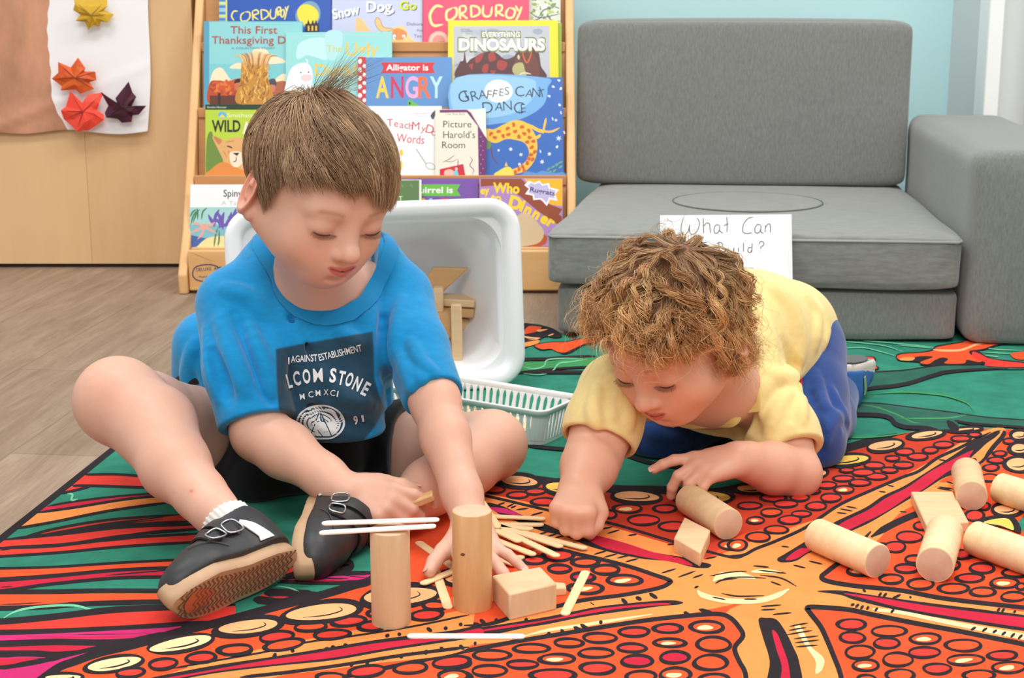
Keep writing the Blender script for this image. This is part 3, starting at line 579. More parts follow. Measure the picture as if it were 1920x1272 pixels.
def A(a):
    rect(a, 794, -60, 991, 130, pm((222, 72, 108))); a.T = (680, 0, 4.24); Y = pm((250, 232, 150))
    for s, w in (('640,55 580,50 535,120 560,200 640,195', 22), ('720,60 670,90 668,150 700,160 745,120 745,70 720,60', 20), ('775,155 770,50', 18), ('770,50 815,50 815,90 775,110', 16), ('775,105 835,150', 18), ('865,140 860,42', 18), ('860,42 920,60 925,110 865,140', 18), ('960,40 955,100 975,130 1015,120 1030,50', 18), ('1060,135 1060,40', 18), ('1060,40 1105,45 1100,85 1062,95', 16), ('1062,92 1125,130', 18), ('1165,60 1140,100 1150,140 1195,135 1210,80 1165,60', 18), ('1215,45 1240,90', 16), ('1265,50 1245,110 1215,170', 18)): a.stroke(s, w, Y, .12)
    a.oval(605, 330, 72, 72, pm((236, 200, 180)), None, 0, wob=0)
    for k in range(26): a.oval(605+74*cos(k*2*pi/26), 330+74*sin(k*2*pi/26), 9, 9, pm((232, 190, 168)), None, 0, wob=0)
    a.oval(605, 330, 52, 52, pm((226, 150, 140)), None, 0, wob=0); a.stroke('560,345 610,335 655,325', 4, pm((150, 100, 100)))
book('pink-red picture book with cream hand-lettered title and round seal, top tier', 792, 992, -50, 3, (222, 72, 108), A, -.004, .008)
def A(a):
    rect(a, 990, -60, 1051, 120, pm((214, 220, 208))); r = random.Random(4)
    for i in range(90): x, y = r.uniform(994, 1047), r.uniform(-40, 34); a.oval(x, y, r.uniform(2, 5), r.uniform(1.5, 3.5), pm(r.choice([(150, 180, 80), (176, 196, 110), (120, 150, 90), (236, 240, 230)])), None, 0, r.uniform(0, 90), .2)
    a.T = (680, 0, 4.24)
    for s in ('1330,100 1400,140 1480,130 1570,110', '1400,140 1440,80 1520,60', '1330,170 1400,150 1440,110', '1480,130 1500,160 1570,170', '1340,190 1370,260'): a.stroke(s, 8, pm((80, 84, 90)))
book('pale picture book with green tree branches, top right corner', 975, 1051, -20, 3, (214, 220, 208), A, .012, .007)
# --- third tier
def A(a):
    full(a, pm((122, 200, 208))); rect(a, 393, 42, 566, 120, pm((140, 208, 212)))
    rect(a, 382, 40, 392, 210, pm((86, 160, 190))); a.T = (340, 0, 4.24); r = random.Random(7)
    for q in ('230,640 260,560 320,540 380,620 420,680 240,690', '390,530 450,500 520,520 520,545 400,545', '650,450 720,440 820,480 810,500 680,505', '740,640 800,590 840,600 840,660 760,665', '560,420 600,385 680,400 700,470 600,480'): a.fill(q, pm((250, 226, 190)))
    a.fill('226,660 300,640 370,650 440,625 520,640 520,830 226,830', pm((186, 76, 40))); a.fill('680,680 760,650 840,660 840,830 680,830', pm((176, 96, 62)))
    for i in range(60): x, y = r.uniform(235, 480), r.uniform(650, 760); a.oval(x, y, r.uniform(10, 26), r.uniform(8, 20), pm(r.choice([(206, 84, 36), (170, 60, 34), (224, 120, 50)])), None, 0, r.uniform(0, 90), .2)
    rect(a, 226, 760, 840, 832, pm((96, 52, 40))); rect(a, 290, 740, 312, 830, pm((60, 34, 30)))
    a.fill('420,660 440,630 470,632 480,670 450,690', pm((40, 30, 34))); a.fill('425,665 480,660 470,710 430,715', pm((200, 110, 76)))
    a.fill('690,650 710,628 745,630 755,680 710,690', pm((70, 70, 84))); a.fill('692,680 745,680 740,730 695,725', pm((206, 120, 90)))
    a.fill('480,500 520,470 600,460 670,480 690,620 720,820 440,820 470,640', pm((196, 138, 54)))
    for i in range(120):
        x = r.uniform(470, 690); y = r.uniform(490, 790); a.stroke([(x, y), (x+r.uniform(-10, 10), y+20), (x+r.uniform(-24, 24), y+r.uniform(30, 60))], r.uniform(5, 10), pm(r.choice([(232, 176, 76), (160, 100, 40), (244, 200, 110), (206, 146, 60), (130, 78, 34)])), n=3)
    for i in range(26): t = i/25; x = 500+180*t; a.stroke([(x, 520), (x+(t-.5)*60, 450), (x+(t-.5)*170, 400+abs(t-.5)*90)], 7, pm(r.choice([(226, 176, 110), (176, 116, 60), (240, 206, 150)])), n=3)
    a.T = None; R_ = pm((176, 66, 52)); a.text('This First', 432, 63, 14, R_, 88, bold=.005); a.text('Thanksgiving D', 397, 82, 14, R_, 139, bold=.005); a.text('A COUNTING STORY', 434, 92, 3.6, pm((110, 140, 150)), 82)
book('turquoise picture book with a corn shock and autumn trees, far left', 382, 567, 40, 2, (110, 190, 204), A, .004, .01)
def A(a):
    full(a, pm((150, 218, 218))); a.T = (340, 0, 4.24)
    a.stroke('860,290 1250,275 1640,285 1650,700 860,720', 4, pm((200, 206, 190)), closed=True, n=1)
    a.fill('920,380 960,330 1060,300 1160,320 1160,470 1080,460 1000,440 920,470', pm((192, 232, 236))); a.fill('1150,260 1280,262 1250,450 1160,460', pm((178, 226, 230)))
    a.fill('840,640 880,540 960,500 1020,520 1045,600 1040,680 1100,740 840,760', pm((244, 248, 250))); a.fill('950,610 990,590 1040,600 1030,640 970,645', pm((238, 208, 210))); a.oval(950, 578, 6, 7, pm((60, 70, 90)), None, 0); a.oval(1012, 575, 6, 7, pm((60, 70, 90)), None, 0); a.stroke('980,520 1005,490 985,465', 8, pm((240, 248, 250)))
    a.T = None; Y = pm((222, 200, 110)); a.text('The', 612, 98, 13, pm((200, 208, 130)), 30, bold=.01); a.text('Ugly', 648, 104, 24, Y, 62, bold=.02); a.text('Duckling', 590, 142, 22, Y, 120, bold=.02)
book('glossy pale aqua picture book with a white duckling, partly behind the hair', 536, 735, 61, 2, (150, 218, 218), A, -.003, .006, tr=59)
def A(a):
    full(a, pm((92, 146, 206))); rect(a, 671, 107, 686, 215, pm((204, 44, 62)))
    for y in range(115, 215, 16): a.oval(675, y, 3.6, 4.6, pm((250, 250, 250)), None, 0); a.oval(683, y+9, 3, 4, pm((250, 250, 250)), None, 0)
    a.T = (680, 0, 4.24); a.fill([(145, 497), (575, 497), (555, 535), (575, 583), (145, 583), (165, 540)], pm((212, 40, 52)), False)
    a.fill('360,840 360,800 385,795 400,810 440,835 440,850 360,850', pm((110, 190, 70))); a.oval(374, 822, 8, 12, pm((20, 20, 20)), None, 0)
    a.T = None; a.text('Alligator is', 724, 132, 11, pm((250, 250, 250)), 79, bold=.02)
    for ch, x, c in (('A', 705, (240, 208, 80)), ('N', 733, (206, 40, 92)), ('G', 760, (240, 170, 216)), ('R', 784, (236, 110, 60)), ('Y', 806, (190, 232, 244))): a.text(ch, x, 183, 39, pm(c), 24, bold=.02)
book('blue board book with red title ribbon and big coloured letters', 671, 847, 107, 2, (92, 146, 206), A, -.010, .014, tl=108)
def A(a):
    full(a, pm((248, 222, 30))); a.T = (680, 0, 4.24); a.fill([(722, 210), (1486, 205), (1490, 760), (722, 760)], pm((190, 194, 202)), False)
    r = random.Random(3)
    for i in range(22): a.oval(r.uniform(760, 1450), r.uniform(240, 600), r.uniform(30, 60), r.uniform(16, 30), pm(r.choice([(178, 184, 196), (204, 206, 208), (160, 166, 180)])), None, 0)
    a.fill('810,400 820,470 830,500 860,470 940,430 1010,405 1070,425 1130,470 1200,450 1235,400 1270,375 1300,390 1365,370 1400,420 1415,520 1420,640 780,640 770,500 800,480', pm((86, 44, 46)))
    for q in ('900,450 960,420 940,480 900,500', '1000,430 1040,420 1060,470 1010,490', '840,520 880,500 870,560', '1080,480 1150,500 1120,560 1070,540', '960,520 1000,510 990,580 950,570', '1010,560 1060,560 1040,610'): a.fill(q, pm((170, 56, 52)))
    a.fill('1205,500 1230,430 1290,395 1350,420 1395,500 1390,620 1200,610', pm((108, 58, 48))); a.fill('1190,560 1210,510 1270,500 1290,560 1300,600 1230,610', pm((186, 180, 120))); a.stroke('1255,375 1305,500 1355,385', 10, pm((224, 96, 44))); a.oval(1240, 455, 12, 22, pm((206, 200, 150)), pm((30, 20, 20)), 4)
    a.stroke('1240,600 1280,580 1340,590', 12, pm((230, 220, 190)))
    a.T = None; G = pm((112, 120, 30)); Wt = pm((250, 250, 240))
    a.text('EVERYTHING', 902, 70.5, 11.5, G, 75, bold=.06); a.text('DINOSAURS', 858, 96.5, 25, G, 166, bold=.06)
    a.text('EVERYTHING', 904, 69.5, 9.5, Wt, 71, bold=.02); a.text('DINOSAURS', 860, 94, 21, Wt, 162, bold=.045)
    a.text('NATIONAL', 864, 56.5, 2.6, pm((90, 90, 96)), 18); a.text('GEOGRAPHIC', 864, 60, 2.6, pm((90, 90, 96)), 22); a.text('KIDS', 873, 65, 2.6, pm((110, 150, 40)), 8)
book('yellow bordered picture book with a dark red dinosaur, above the giraffe book', 840, 1046, 38, 2, (248, 222, 30), A, .004, .009, x1b=1048)
book('green-edged picture book peeking out behind the yellow dinosaur book', 890, 1053, 43, 2, (150, 180, 40), None, .0155, .006)
# --- second tier
def A(a):
    full(a, pm((184, 210, 62))); rect(a, 385, 196, 600, 206, pm((34, 62, 42))); a.text('Brooke Hammer', 389, 203, 3.8, pm((230, 230, 220)), 36)
    a.T = (340, 0, 4.24); a.oval(325, 915, 34, 26, pm((90, 180, 226)), None, 0); a.fill('300,935 325,905 350,935', pm((250, 210, 60)), False)
    a.T = None; a.text('Smithsonian', 426, 220, 8, pm((235, 240, 200)), 70); a.text('WILD', 397, 247, 21, pm((40, 34, 26)), 54, bold=.03); a.text('ANIMALS', 455, 250, 21, pm((240, 240, 220)), 80, bold=.03)
    a.T = (0, 0, 2.271); a.fill('880,600 900,560 920,620 960,700 900,760 878,760', pm((110, 140, 60)))
    a.fill('905,580 940,590 960,600 1000,585 1040,590 1055,610 1080,640 1080,700 1070,750 885,750 900,725 950,695 930,640 915,610', pm((224, 170, 110)))
    a.fill('885,750 900,720 950,690 1010,715 1050,735 1060,750', pm((222, 140, 66))); a.fill('980,650 1030,650 1035,690 1010,712 985,700', pm((246, 226, 200))); a.fill('990,652 1020,650 1010,665', pm((40, 26, 24))); a.stroke('1005,665 1005,685 990,690', 4, pm((60, 36, 30)))
    a.stroke('965,622 980,626 990,632', 6, pm((60, 36, 24))); a.stroke('1030,625 1045,625', 6, pm((60, 36, 24))); a.fill('908,582 925,585 945,600 930,615', pm((196, 130, 80)))
    for s in ('960,605 1000,600', '975,640 972,655', '950,640 965,670'): a.stroke(s, 3, pm((180, 120, 76)))
book('lime green picture book with a lioness photo, left end of its row', 385, 600, 197, 1, (184, 210, 62), A, .004, .007)
def A(a):
    full(a, pm((246, 246, 246))); a.T = (680, 0, 4.24); C_ = pm((206, 54, 88))
    a.stroke('380,895 450,905 560,895', 3, C_); a.stroke('400,915 470,925 560,912', 3, pm((110, 180, 210))); a.fill('540,920 570,880 585,890 560,950', pm((70, 74, 90))); a.stroke('560,900 580,870', 4, pm((90, 90, 100)))
    a.T = None
    for ch, x, y, r in (('T', 726, 237, -3), ('e', 739, 238, 0), ('a', 749, 240, 4), ('c', 758, 241, 4), ('h', 766, 243, 4)): a.text(ch, x, y, 13.5, C_, rot=r)
    for ch, x, y, h, r in (('M', 772, 243, 15, 4), ('y', 789, 246, 13, 12), ('D', 797, 248, 16, 16), ('o', 808, 253, 13, 18), ('g', 816, 256, 13, 22)): a.text(ch, x, y, h, C_, rot=r)
    a.text('Words', 743, 266, 16, C_, 52, rot=5)
    a.T = (700, 200, 3.5333); a.stroke('283,280 350,380', 4, pm((60, 60, 70)), .05); a.fill('345,385 375,372 405,390 400,415 365,412', pm((246, 240, 236))); a.stroke('345,385 375,372 405,390 400,415 365,412', 3, pm((90, 90, 100)), closed=True); a.fill([(405, 393), (450, 400), (450, 430), (405, 420)], pm((96, 200, 226)), False)
    a.oval(185, 305, 12, 22, pm((238, 200, 70)), None, 0); a.oval(182, 390, 12, 30, pm((238, 200, 70)), None, 0)
book('white picture book with pink lettering beside the blond head of the boy', 668, 828, 199, 1, (246, 246, 246), A, -.002, .006, tr=199)
def A(a):
    full(a, pm((238, 230, 214))); a.T = (700, 200, 3.5333); PU = pm((112, 38, 110))
    a.fill([(440, 22), (620, 20), (645, 40), (700, 130), (750, 200), (745, 470), (698, 470), (692, 130), (620, 38), (440, 40)], PU, False); a.fill([(650, 22), (740, 10), (750, 210), (700, 130)], pm((246, 242, 232)), False); a.stroke('640,30 700,130 748,210', 3, pm((196, 186, 170)))
    for k in range(9): a.oval(712+14*(k % 2), 200+30*k, 3, 3, pm((220, 190, 220)), None, 0)
    a.T = None; K = pm((64, 62, 70)); a.text('I Can Read Book', 836, 215.5, 3.4, pm((120, 110, 110)), 36)
    a.text('Picture', 831, 239, 12.5, K, 53); a.text("Harold's", 831, 259, 13, K, 60); a.text('Room', 829, 278, 12.5, K, 43)
    a.T = (700, 200, 3.5333); a.fill([(440, 415), (595, 380), (612, 470), (440, 470)], pm((206, 32, 52)), False)
    a.stroke('640,330 655,355 640,390 665,420 655,455', 5, pm((110, 60, 110))); a.stroke('455,370 500,350 540,320', 4, K); a.stroke('470,362 520,365 560,345', 3, K); a.stroke('562,350 560,410', 5, PU); a.fill('470,430 510,415 540,440 520,470 480,470', pm((240, 190, 170))); a.fill('530,470 535,430 555,420 565,470', pm((130, 200, 226))); a.oval(550, 412, 10, 9, pm((240, 190, 170)), None, 0)
book('worn cream paperback with a purple polka dot edge', 816, 911, 205, 1, (238, 230, 214), A, -.009, .005)
def A(a):
    full(a, pm((50, 106, 190))); a.T = (680, 0, 4.24)
    a.fill([(745, 616), (1440, 616), (1470, 700), (1440, 830), (1300, 930), (1100, 980), (745, 980)], pm((116, 176, 228))); a.fill('745,620 1300,620 1380,700 1340,800 1200,900 980,940 745,930', pm((150, 200, 236)))
    a.oval(1080, 725, 112, 92, pm((240, 246, 248)), None, 0, wob=.01)
    K = pm((24, 30, 60))
    for ch, x, y, h, r in (('G', 771, 820, 92, -12), ('I', 838, 800, 78, -25), ('R', 872, 808, 82, -15), ('A', 925, 790, 70, -8), ('F', 985, 785, 70, 8), ('F', 1030, 775, 66, 12), ('E', 1085, 762, 60, 6), ('S', 1130, 755, 64, 0), ('C', 1215, 770, 82, -4), ('A', 1290, 770, 66, 10), ('N', 1345, 770, 74, 4), ("'", 1392, 750, 60, 10), ('T', 1405, 778, 62, -10), ('D', 958, 905, 92, -6), ('A', 1050, 880, 70, 4), ('N', 1120, 880, 76, -4), ('C', 1200, 900, 90, 2), ('E', 1262, 895, 66, -6)):
        a.text(ch, x/4.24+680, y/4.24, h/4.24, K, rot=r, bold=-.008)
    YG = pm((250, 196, 66)); YS = pm((206, 96, 30)); a.T = (700, 200, 3.5333); WB = pm((236, 244, 252))
    a.stroke('1010,110 1080,150 1130,175', 22, YG, .3); a.stroke('1000,120 1120,160 1180,165 1235,140', 14, YG, .2); a.stroke('1125,170 1135,120 1145,75', 14, YG, .2); a.stroke('1040,180 1080,205 1110,185', 20, YG, .2)
    a.fill('750,150 800,150 860,120 930,92 1000,100 1050,150 1080,210 1085,290 1060,370 1000,430 920,445 880,430 960,400 1020,350 1030,290 1000,240 940,220 880,215 820,240 780,235 752,215', YG)
    r = random.Random(5)
    for x, y in ((780, 180), (805, 205), (830, 165), (860, 195), (890, 145), (895, 185), (930, 120), (940, 165), (965, 200), (985, 135), (1000, 180), (1030, 160), (1035, 205), (1020, 235), (1060, 230), (1050, 270), (1070, 300), (1045, 320), (1055, 350), (1020, 375), (1030, 345), (990, 400), (1000, 425), (965, 415), (940, 435)): a.oval(x, y, 13, 14, YS, None, 0, r.uniform(0, 90), .16)
    a.fill('800,455 840,420 880,400 910,405 930,440 920,455', pm((236, 220, 90))); a.fill('870,395 880,365 892,395', YG); a.stroke('780,250 790,330 830,385', 8, pm((120, 60, 60)))
    a.fill('752,235 775,230 780,262 755,285', pm((110, 150, 80)))
    for x, y, s in ((830, 290, 9), (910, 282, 14), (978, 318, 13), (968, 382, 11), (1228, 210, 20), (1216, 268, 8), (1166, 314, 14), (1118, 366, 16), (1210, 90, 10)):
        for q in range(3): c, d = cos(q*pi/3+.3), sin(q*pi/3+.3); a.stroke([(x-s*c, y-s*d), (x, y), (x+s*c, y+s*d)], 6, WB, .3, n=2)
    for x, y in ((1185, 80), (1104, 296), (1262, 170), (1240, 40)): a.stroke([(x, y-10), (x+6, y+12)], 8, WB)
    a.T = (680, 0, 4.24)
    for x, y in ((1560, 640), (1515, 690), (1575, 705), (1483, 765), (1565, 835), (1545, 1168)): a.oval(x, y, 10, 10, WB, None, 0, wob=.2)
    a.T = (700, 200, 3.5333)
    for x, y in ((1160, 415), (1190, 400), (1215, 385), (1240, 370), (1200, 425), (1240, 400), (1170, 435)): a.oval(x, y, 14, 7, pm((110, 170, 130)), None, 0, -30, .15)
    a.fill('980,455 1020,430 1080,440 1120,425 1200,440 1258,435 1258,460 980,460', pm((90, 150, 214)))
book('blue picture book with a dancing giraffe and stars, right end of its row', 852, 1055, 146, 1, (50, 106, 190), A, .004, .007, tr=145, x1b=1057)
# --- bottom tier
def A(a):
    full(a, pm((244, 245, 247))); a.T = (340, 280, 4.24); a.fill([(65, 462), (600, 458), (600, 790), (70, 785)], pm((168, 214, 214)), False)
    a.fill([(66, 600), (600, 600), (600, 790), (70, 785)], pm((130, 190, 204)), False)
    a.fill([(66, 680), (200, 710), (300, 690), (600, 700), (600, 790), (66, 785)], pm((70, 104, 172)), False); a.fill('130,770 200,710 300,690 400,700 600,720 600,788 130,786', pm((244, 226, 160)))
    G = pm((76, 130, 90))
    for s in ('75,600 100,520 150,480', '90,590 120,510 130,490', '160,560 170,500 205,465', '130,560 130,500 125,470', '70,540 90,500 120,480', '290,620 270,700 260,780', '300,640 300,720 290,770'): a.stroke(s, 13, G)
    V_ = pm((112, 88, 178)); 
    for s in ('215,520 240,570 270,600', '260,620 270,540 300,480', '300,630 310,560 290,500', '330,640 325,560 340,500', '350,600 380,560 400,500', '390,560 420,520 435,470', '310,620 360,600 400,620', '250,560 290,570 320,600', '370,540 440,520 450,500'): a.stroke(s, 26, V_, .3)
    S_ = pm((236, 170, 152))
    for s in ('180,620 120,590 90,600', '180,620 240,600 265,580', '180,620 130,640 75,665', '180,630 160,680 130,715', '180,620 230,640 280,670'): a.stroke(s, 30, S_, .9)
    a.oval(180, 618, 32, 26, S_, None, 0)
    a.T = None; K = pm((52, 52, 58)); a.text('Spiny', 419, 369, 13, K, 35, rot=0, bold=.01); a.text('Sea Star', 462, 369, 13, K, 60, bold=.01); a.text('A Tale of Seeing', 415, 385, 8, pm((196, 200, 206)), 96)
book('white picture book with a pink starfish on an undersea scene, bottom left', 357, 600, 346, 0, (244, 245, 247), A, 0, .006, x0b=355)
def A(a):
    full(a, pm((238, 238, 232))); a.fill([(640, 339), (786, 338), (786, 470), (640, 470)], pm((92, 128, 76)), False); a.text('RABBIT', 712, 378, 10, pm((236, 240, 226)), 43); 
    for k in range(8): a.stroke([(650+k*17, 345), (655+k*17, 352)], 2, pm((120, 156, 100)))
book('dark green picture book with a white border behind the tub rim', 636, 790, 337, 0, (238, 238, 232), A, -.004, .006)
def A(a):
    full(a, pm((122, 82, 170))); a.T = (700, 200, 3.5333); a.fill([(240, 515), (575, 515), (555, 555), (580, 593), (240, 593)], pm((110, 190, 74)), False)
    a.T = None; a.text('Squirrel is', 767, 362, 11.5, pm((250, 250, 250)), 82, bold=.02)
    for ch, x, c in (('B', 773, (236, 120, 60)), ('O', 791-8, (240, 190, 60)), ('L', 805, (120, 200, 230)), ('D', 828, (220, 60, 80))): a.text(ch, x, 398, 26, pm(c), 18, bold=.02)
book('purple board book with green title ribbon, partly behind the white tub', 742, 897, 335, 0, (122, 82, 170), A, .012, .008)
def A(a):
    full(a, pm((176, 138, 196))); a.T = (700, 200, 3.5333); B_ = pm((150, 70, 34)); Y = pm((250, 214, 30)); O_ = pm((246, 184, 30))
    a.fill([(712, 478), (980, 478), (1060, 560), (1120, 640), (1250, 730), (1250, 800), (1100, 700), (980, 600), (860, 520), (712, 530)], B_, False); a.fill([(1000, 478), (1252, 478), (1252, 660), (1180, 650), (1090, 610)], O_, False); a.fill([(1100, 620), (1252, 680), (1200, 760), (1100, 680)], B_, False)
    a.fill('1040,880 1100,840 1150,860 1140,910 1080,930 1030,925', pm((186, 86, 40)))
    a.fill([(1030, 490), (1065, 505), (1100, 490), (1120, 515), (1165, 505), (1170, 535), (1230, 550), (1205, 580), (1220, 625), (1170, 615), (1150, 660), (1110, 615), (1060, 620), (1055, 590), (1005, 580), (1030, 545), (1000, 520)], pm((248, 244, 250)), False)
    a.fill([(1045, 505), (1070, 515), (1102, 505), (1120, 525), (1155, 518), (1160, 542), (1210, 558), (1190, 580), (1205, 610), (1165, 602), (1148, 640), (1115, 605), (1068, 608), (1065, 582), (1025, 572), (1042, 545), (1020, 525)], pm((196, 190, 230)), False)
    K = pm((50, 36, 110)); a.T = None
    a.text('Rugrats', 993, 359, 8.5, K, 48, rot=10, bold=.02)
    for t, x, y, h, w_, r in (('ey', 901, 364, 13, 17, -4), ('Who', 924, 361, 18, 50, 2), ('to', 920, 378, 15, 20, 2)): a.text(t, x, y, h, Y, w_, rot=r, bold=.04)
    for ch, x, y, h, r in (('D', 952, 389, 23, 14), ('i', 973, 394, 21, 22), ('n', 981, 398, 19, 26), ('n', 996, 406, 19, 30), ('e', 1011, 414, 19, 32), ('r', 1024, 421, 19, 34)): a.text(ch, x, y, h, Y, rot=r, bold=.05)
    a.T = (700, 200, 3.5333); a.fill('960,720 1010,700 1080,760 1130,830 1100,900 1000,925 900,925 900,760', pm((214, 190, 150)))
book('orange and purple picture book with yellow curved title, bottom right', 899, 1055, 334, 0, (176, 138, 196), A, .003, .006, x0b=899)
# ------------------------------------------------------------------ grey foam play couch
Y0 = fl(1043, 637, RZ).y
COU = mat('couch_chenille', (126, 128, 125), .9, var=.17, scale=110, stretch=(3, 3, .8), bump=.35, bscale=420, sheen=.35, spec=.2)
COU2 = mat('couch_chenille_flat', (132, 133, 129), .9, var=.2, scale=50, stretch=(.6, 3, 3), bump=.35, bscale=420, sheen=.4, spec=.2)
PIP = mat('couch_piping', (150, 152, 150), .6); SEAM = mat('couch_seam', (104, 106, 104), .9)
def zat(y, Y): return atY(960, y, Y).z
zs = zat(437, Y0); zg = zat(540, Y0); Yb = onplane((960, 348), (0, 0, zs), (0, 0, 1))[0][1]
xa, xb = atY(1030, 500, Y0).x-.006, atY(1796, 500, Y0).x; xm = (xa+xb)/2; ym = (Y0+Yb)/2
sofa = empty('play_couch', (xm, ym, RZ), label='grey foam play couch with tall back and thick right arm against aqua wall', cat='couch')
def cushion(name, x0, x1, y0, y1, z0, z1, r, m, puff=.004, seed=0, rot=None):
    bm = bmesh.new(); bmesh.ops.create_cube(bm, size=1)
    bmesh.ops.subdivide_edges(bm, edges=bm.edges[:], cuts=13, use_grid_fill=True)
    h = Vector(((x1-x0)/2, (y1-y0)/2, (z1-z0)/2)); c = Vector(((x0+x1)/2, (y0+y1)/2, (z0+z1)/2)); rr = random.Random(seed); ph = [rr.uniform(0, 6) for _ in range(4)]
    for v in bm.verts:
        q = Vector([math.copysign(abs(2*a)**.6, a) for a in v.co])     # more rings near the edges
        p = Vector((q.x*h.x, q.y*h.y, q.z*h.z)); inn = Vector([max(-k+r, min(k-r, a)) for a, k in zip(p, h)])
        d = p-inn
        if d.length > 1e-9: p = inn+d.normalized()*r
        pf = puff*(1-abs(q.x)**3)*(1-abs(q.y)**3 if abs(q.y) < .999 else 1)*(1-abs(q.z)**3 if abs(q.z) < .999 else 1)
        n = Vector([a if abs(a) > .999 else 0 for a in q])
        p += n*pf + n*.0015*(sin(p.x*23+ph[0])*sin(p.z*19+ph[1])+sin(p.y*17+ph[2]))
        if name in ('seat_cushion', 'base_cushion'): p.x += .048*max(0, (p.y+c.y-Y0)/.56)*(1-q.x)/2
        v.co = p+c-Vector((xm, ym, RZ))
    me = bpy.data.meshes.new(name); bm.to_mesh(me); bm.free(); me.materials.append(m); me.polygons.foreach_set('use_smooth', [True]*len(me.polygons))
    o = bpy.data.objects.new(name, me); SC.collection.objects.link(o); o.parent = sofa; s_ = o.modifiers.new('s', 'SUBSURF'); s_.levels = s_.render_levels = 1; return o
cushion('base_cushion', xa+.014, xb+.002, Y0, Yb+.12, RZ, zg-.002, .014, COU, .003, 1)
seat = cushion('seat_cushion', xa, xb, Y0-.012, Yb+.12, zg, zs, .016, COU2, .003, 2)
bx0, bx1 = atY(1082, 200, Yb).x-.062, atY(1702, 200, Yb).x-.066; zt = zat(40, Yb)
cushion('back_cushion', bx0, bx1, Yb-.004, Yb+.11, zs+.002, zt, .02, COU, .005, 3)
ax0 = xb+.006; az = zat(276, Y0)
cushion('armrest', ax0, ax0+.2, Y0-.012, Yb+.09, RZ, az, .028, COU, .006, 4)
L_ = lambda x, y, z: (x-xm, y-ym, z-RZ)
r_ = .014
ring = [L_(x, y, zs-.010) for x, y in ((xa+.004, Y0+.02), (xa+.004, Y0), (xa+.012, Y0-.011), (xm, Y0-.014), (xb-.012, Y0-.011), (xb-.004, Y0), (xb-.003, Y0+.02), (xb-.003, Yb))]
MB().tube(ring, .0026, seg=6).build('piping', PIP, seat, smooth=True)
pc = fl(1401, 381, zs); rx = abs(fl(1540, 381, zs).x-pc.x); pc = pc-Vector((.036, 0, 0))
t = np.linspace(0, 2*pi, 60, endpoint=False)
MB().tube([L_(pc.x+rx*cos(a), pc.y+rx*.98*sin(a), zs+.0032) for a in t], .0015, seg=5, closed=True).build('round_seam', SEAM, seat, smooth=True)
MB().prism([L_(pc.x+(rx-.002)*cos(a), pc.y+(rx-.002)*.98*sin(a), zs-.004) for a in t], (0, 0, .0085)).build('round_insert', COU2, seat, bevel=.003)
YAW = radians(-5.5); pv = Vector((xm, Y0, RZ)); sofa.location = pv+Matrix.Rotation(YAW, 3, 'Z') @ (sofa.location-pv); sofa.rotation_euler.z = YAW
# ------------------------------------------------------------------ paper sign leaning on the couch
SO = np.array([0, Y0-.034, zs-.01]); zb = RZ+.001; SN = np.array([0, -1, .33]); SN = SN/np.linalg.norm(SN)
Q = onplane([(1238, 404), (1484, 402)], SO, SN); dn = np.array([0, -.33, -1]); tt = (Q[0][2]-zb)/1.0
B = [Q[1]+dn*((Q[1][2]-zb)), Q[0]+dn*((Q[0][2]-zb))]
sg = empty('paper_sign', (Q[0]+Q[1])/2*np.array([1, 1, 0])+np.array([0, (B[0][1]-Q[0][1]), zb]), label='white handwritten paper sign asking what can be built, leaning on the couch', cat='sign')
so_ = np.array(sg.location); Rl = lambda p: tuple(np.asarray(p)-so_)
PW = mat('sign_paper', (247, 246, 247), .7); MB().prism([Rl(p) for p in (Q[0], Q[1], B[0], B[1])], tuple(-SN*.003)).build('sheet', PW, sg)
a = Art(Q[0]+SN*.0002, SN, step=.00008); IN = mat('sign_pencil', (96, 96, 102), .7); a.T = (1200, 380, 5.3333)
HWL = ('435,150 415,220 412,290 440,320 480,290 498,215', '498,215 495,290 520,318 560,300 590,240 592,190 565,150', '632,150 635,230 638,312', '636,240 665,205 695,215 700,260 708,310', '800,228 760,225 742,265 748,305 780,300 798,260', '798,225 798,280 830,308', '868,140 872,220 868,300', '838,232 885,210', '1135,145 1080,160 1035,220 1028,290 1070,310 1125,300', '1210,228 1175,220 1148,260 1155,300 1190,300 1212,250', '1212,225 1208,290 1235,308', '1255,225 1250,300', '1252,255 1280,215 1302,225 1305,305',
          '780,400 795,440 790,500', '765,410 800,398 825,415 820,440 795,452', '795,452 845,455 850,490 820,510 785,500', '885,450 880,490 905,505 935,490 940,450', '938,450 935,490 955,500', '985,450 985,495', '985,415 986,418', '1035,400 1035,495', '1115,450 1085,455 1080,490 1105,500 1118,470', '1122,405 1118,495', '1190,420 1205,390 1232,395 1235,425 1210,445 1208,465', '1200,490 1202,493', '640,400 640,500', '610,400 670,400', '610,500 670,500')
for part_ in (HWL[:6], HWL[6:10], HWL[10:17], HWL[17:-3], HWL[-3:]):
    if a is None: a = Art(Q[0]+SN*.0002, SN, step=.00008); a.T = (1200, 380, 5.3333)
    for s in part_: a.stroke(s, 8, IN, .08)
    a.mb.v = [Rl(p) for p in a.mb.v]; a.mb.build('handwriting', None, sg); a = None
SF = mat('sign_fold', (214, 212, 214), .8)
for ls, w_, m_ in ((('960,656 1060,654 1142,656',), 4, IN), (('250,150 251,420 252,760',), 3, SF), (('1470,140 1480,420 1492,760',), 3, SF)):
    a = Art(Q[0]+SN*.0002, SN, step=.00008); a.T = (1200, 380, 5.3333)
    for l_ in ls: a.stroke(l_, w_, m_, .03)
    a.mb.v = [Rl(p) for p in a.mb.v]; a.mb.build('fold_line' if m_ is SF else 'ruled_line', None, sg)
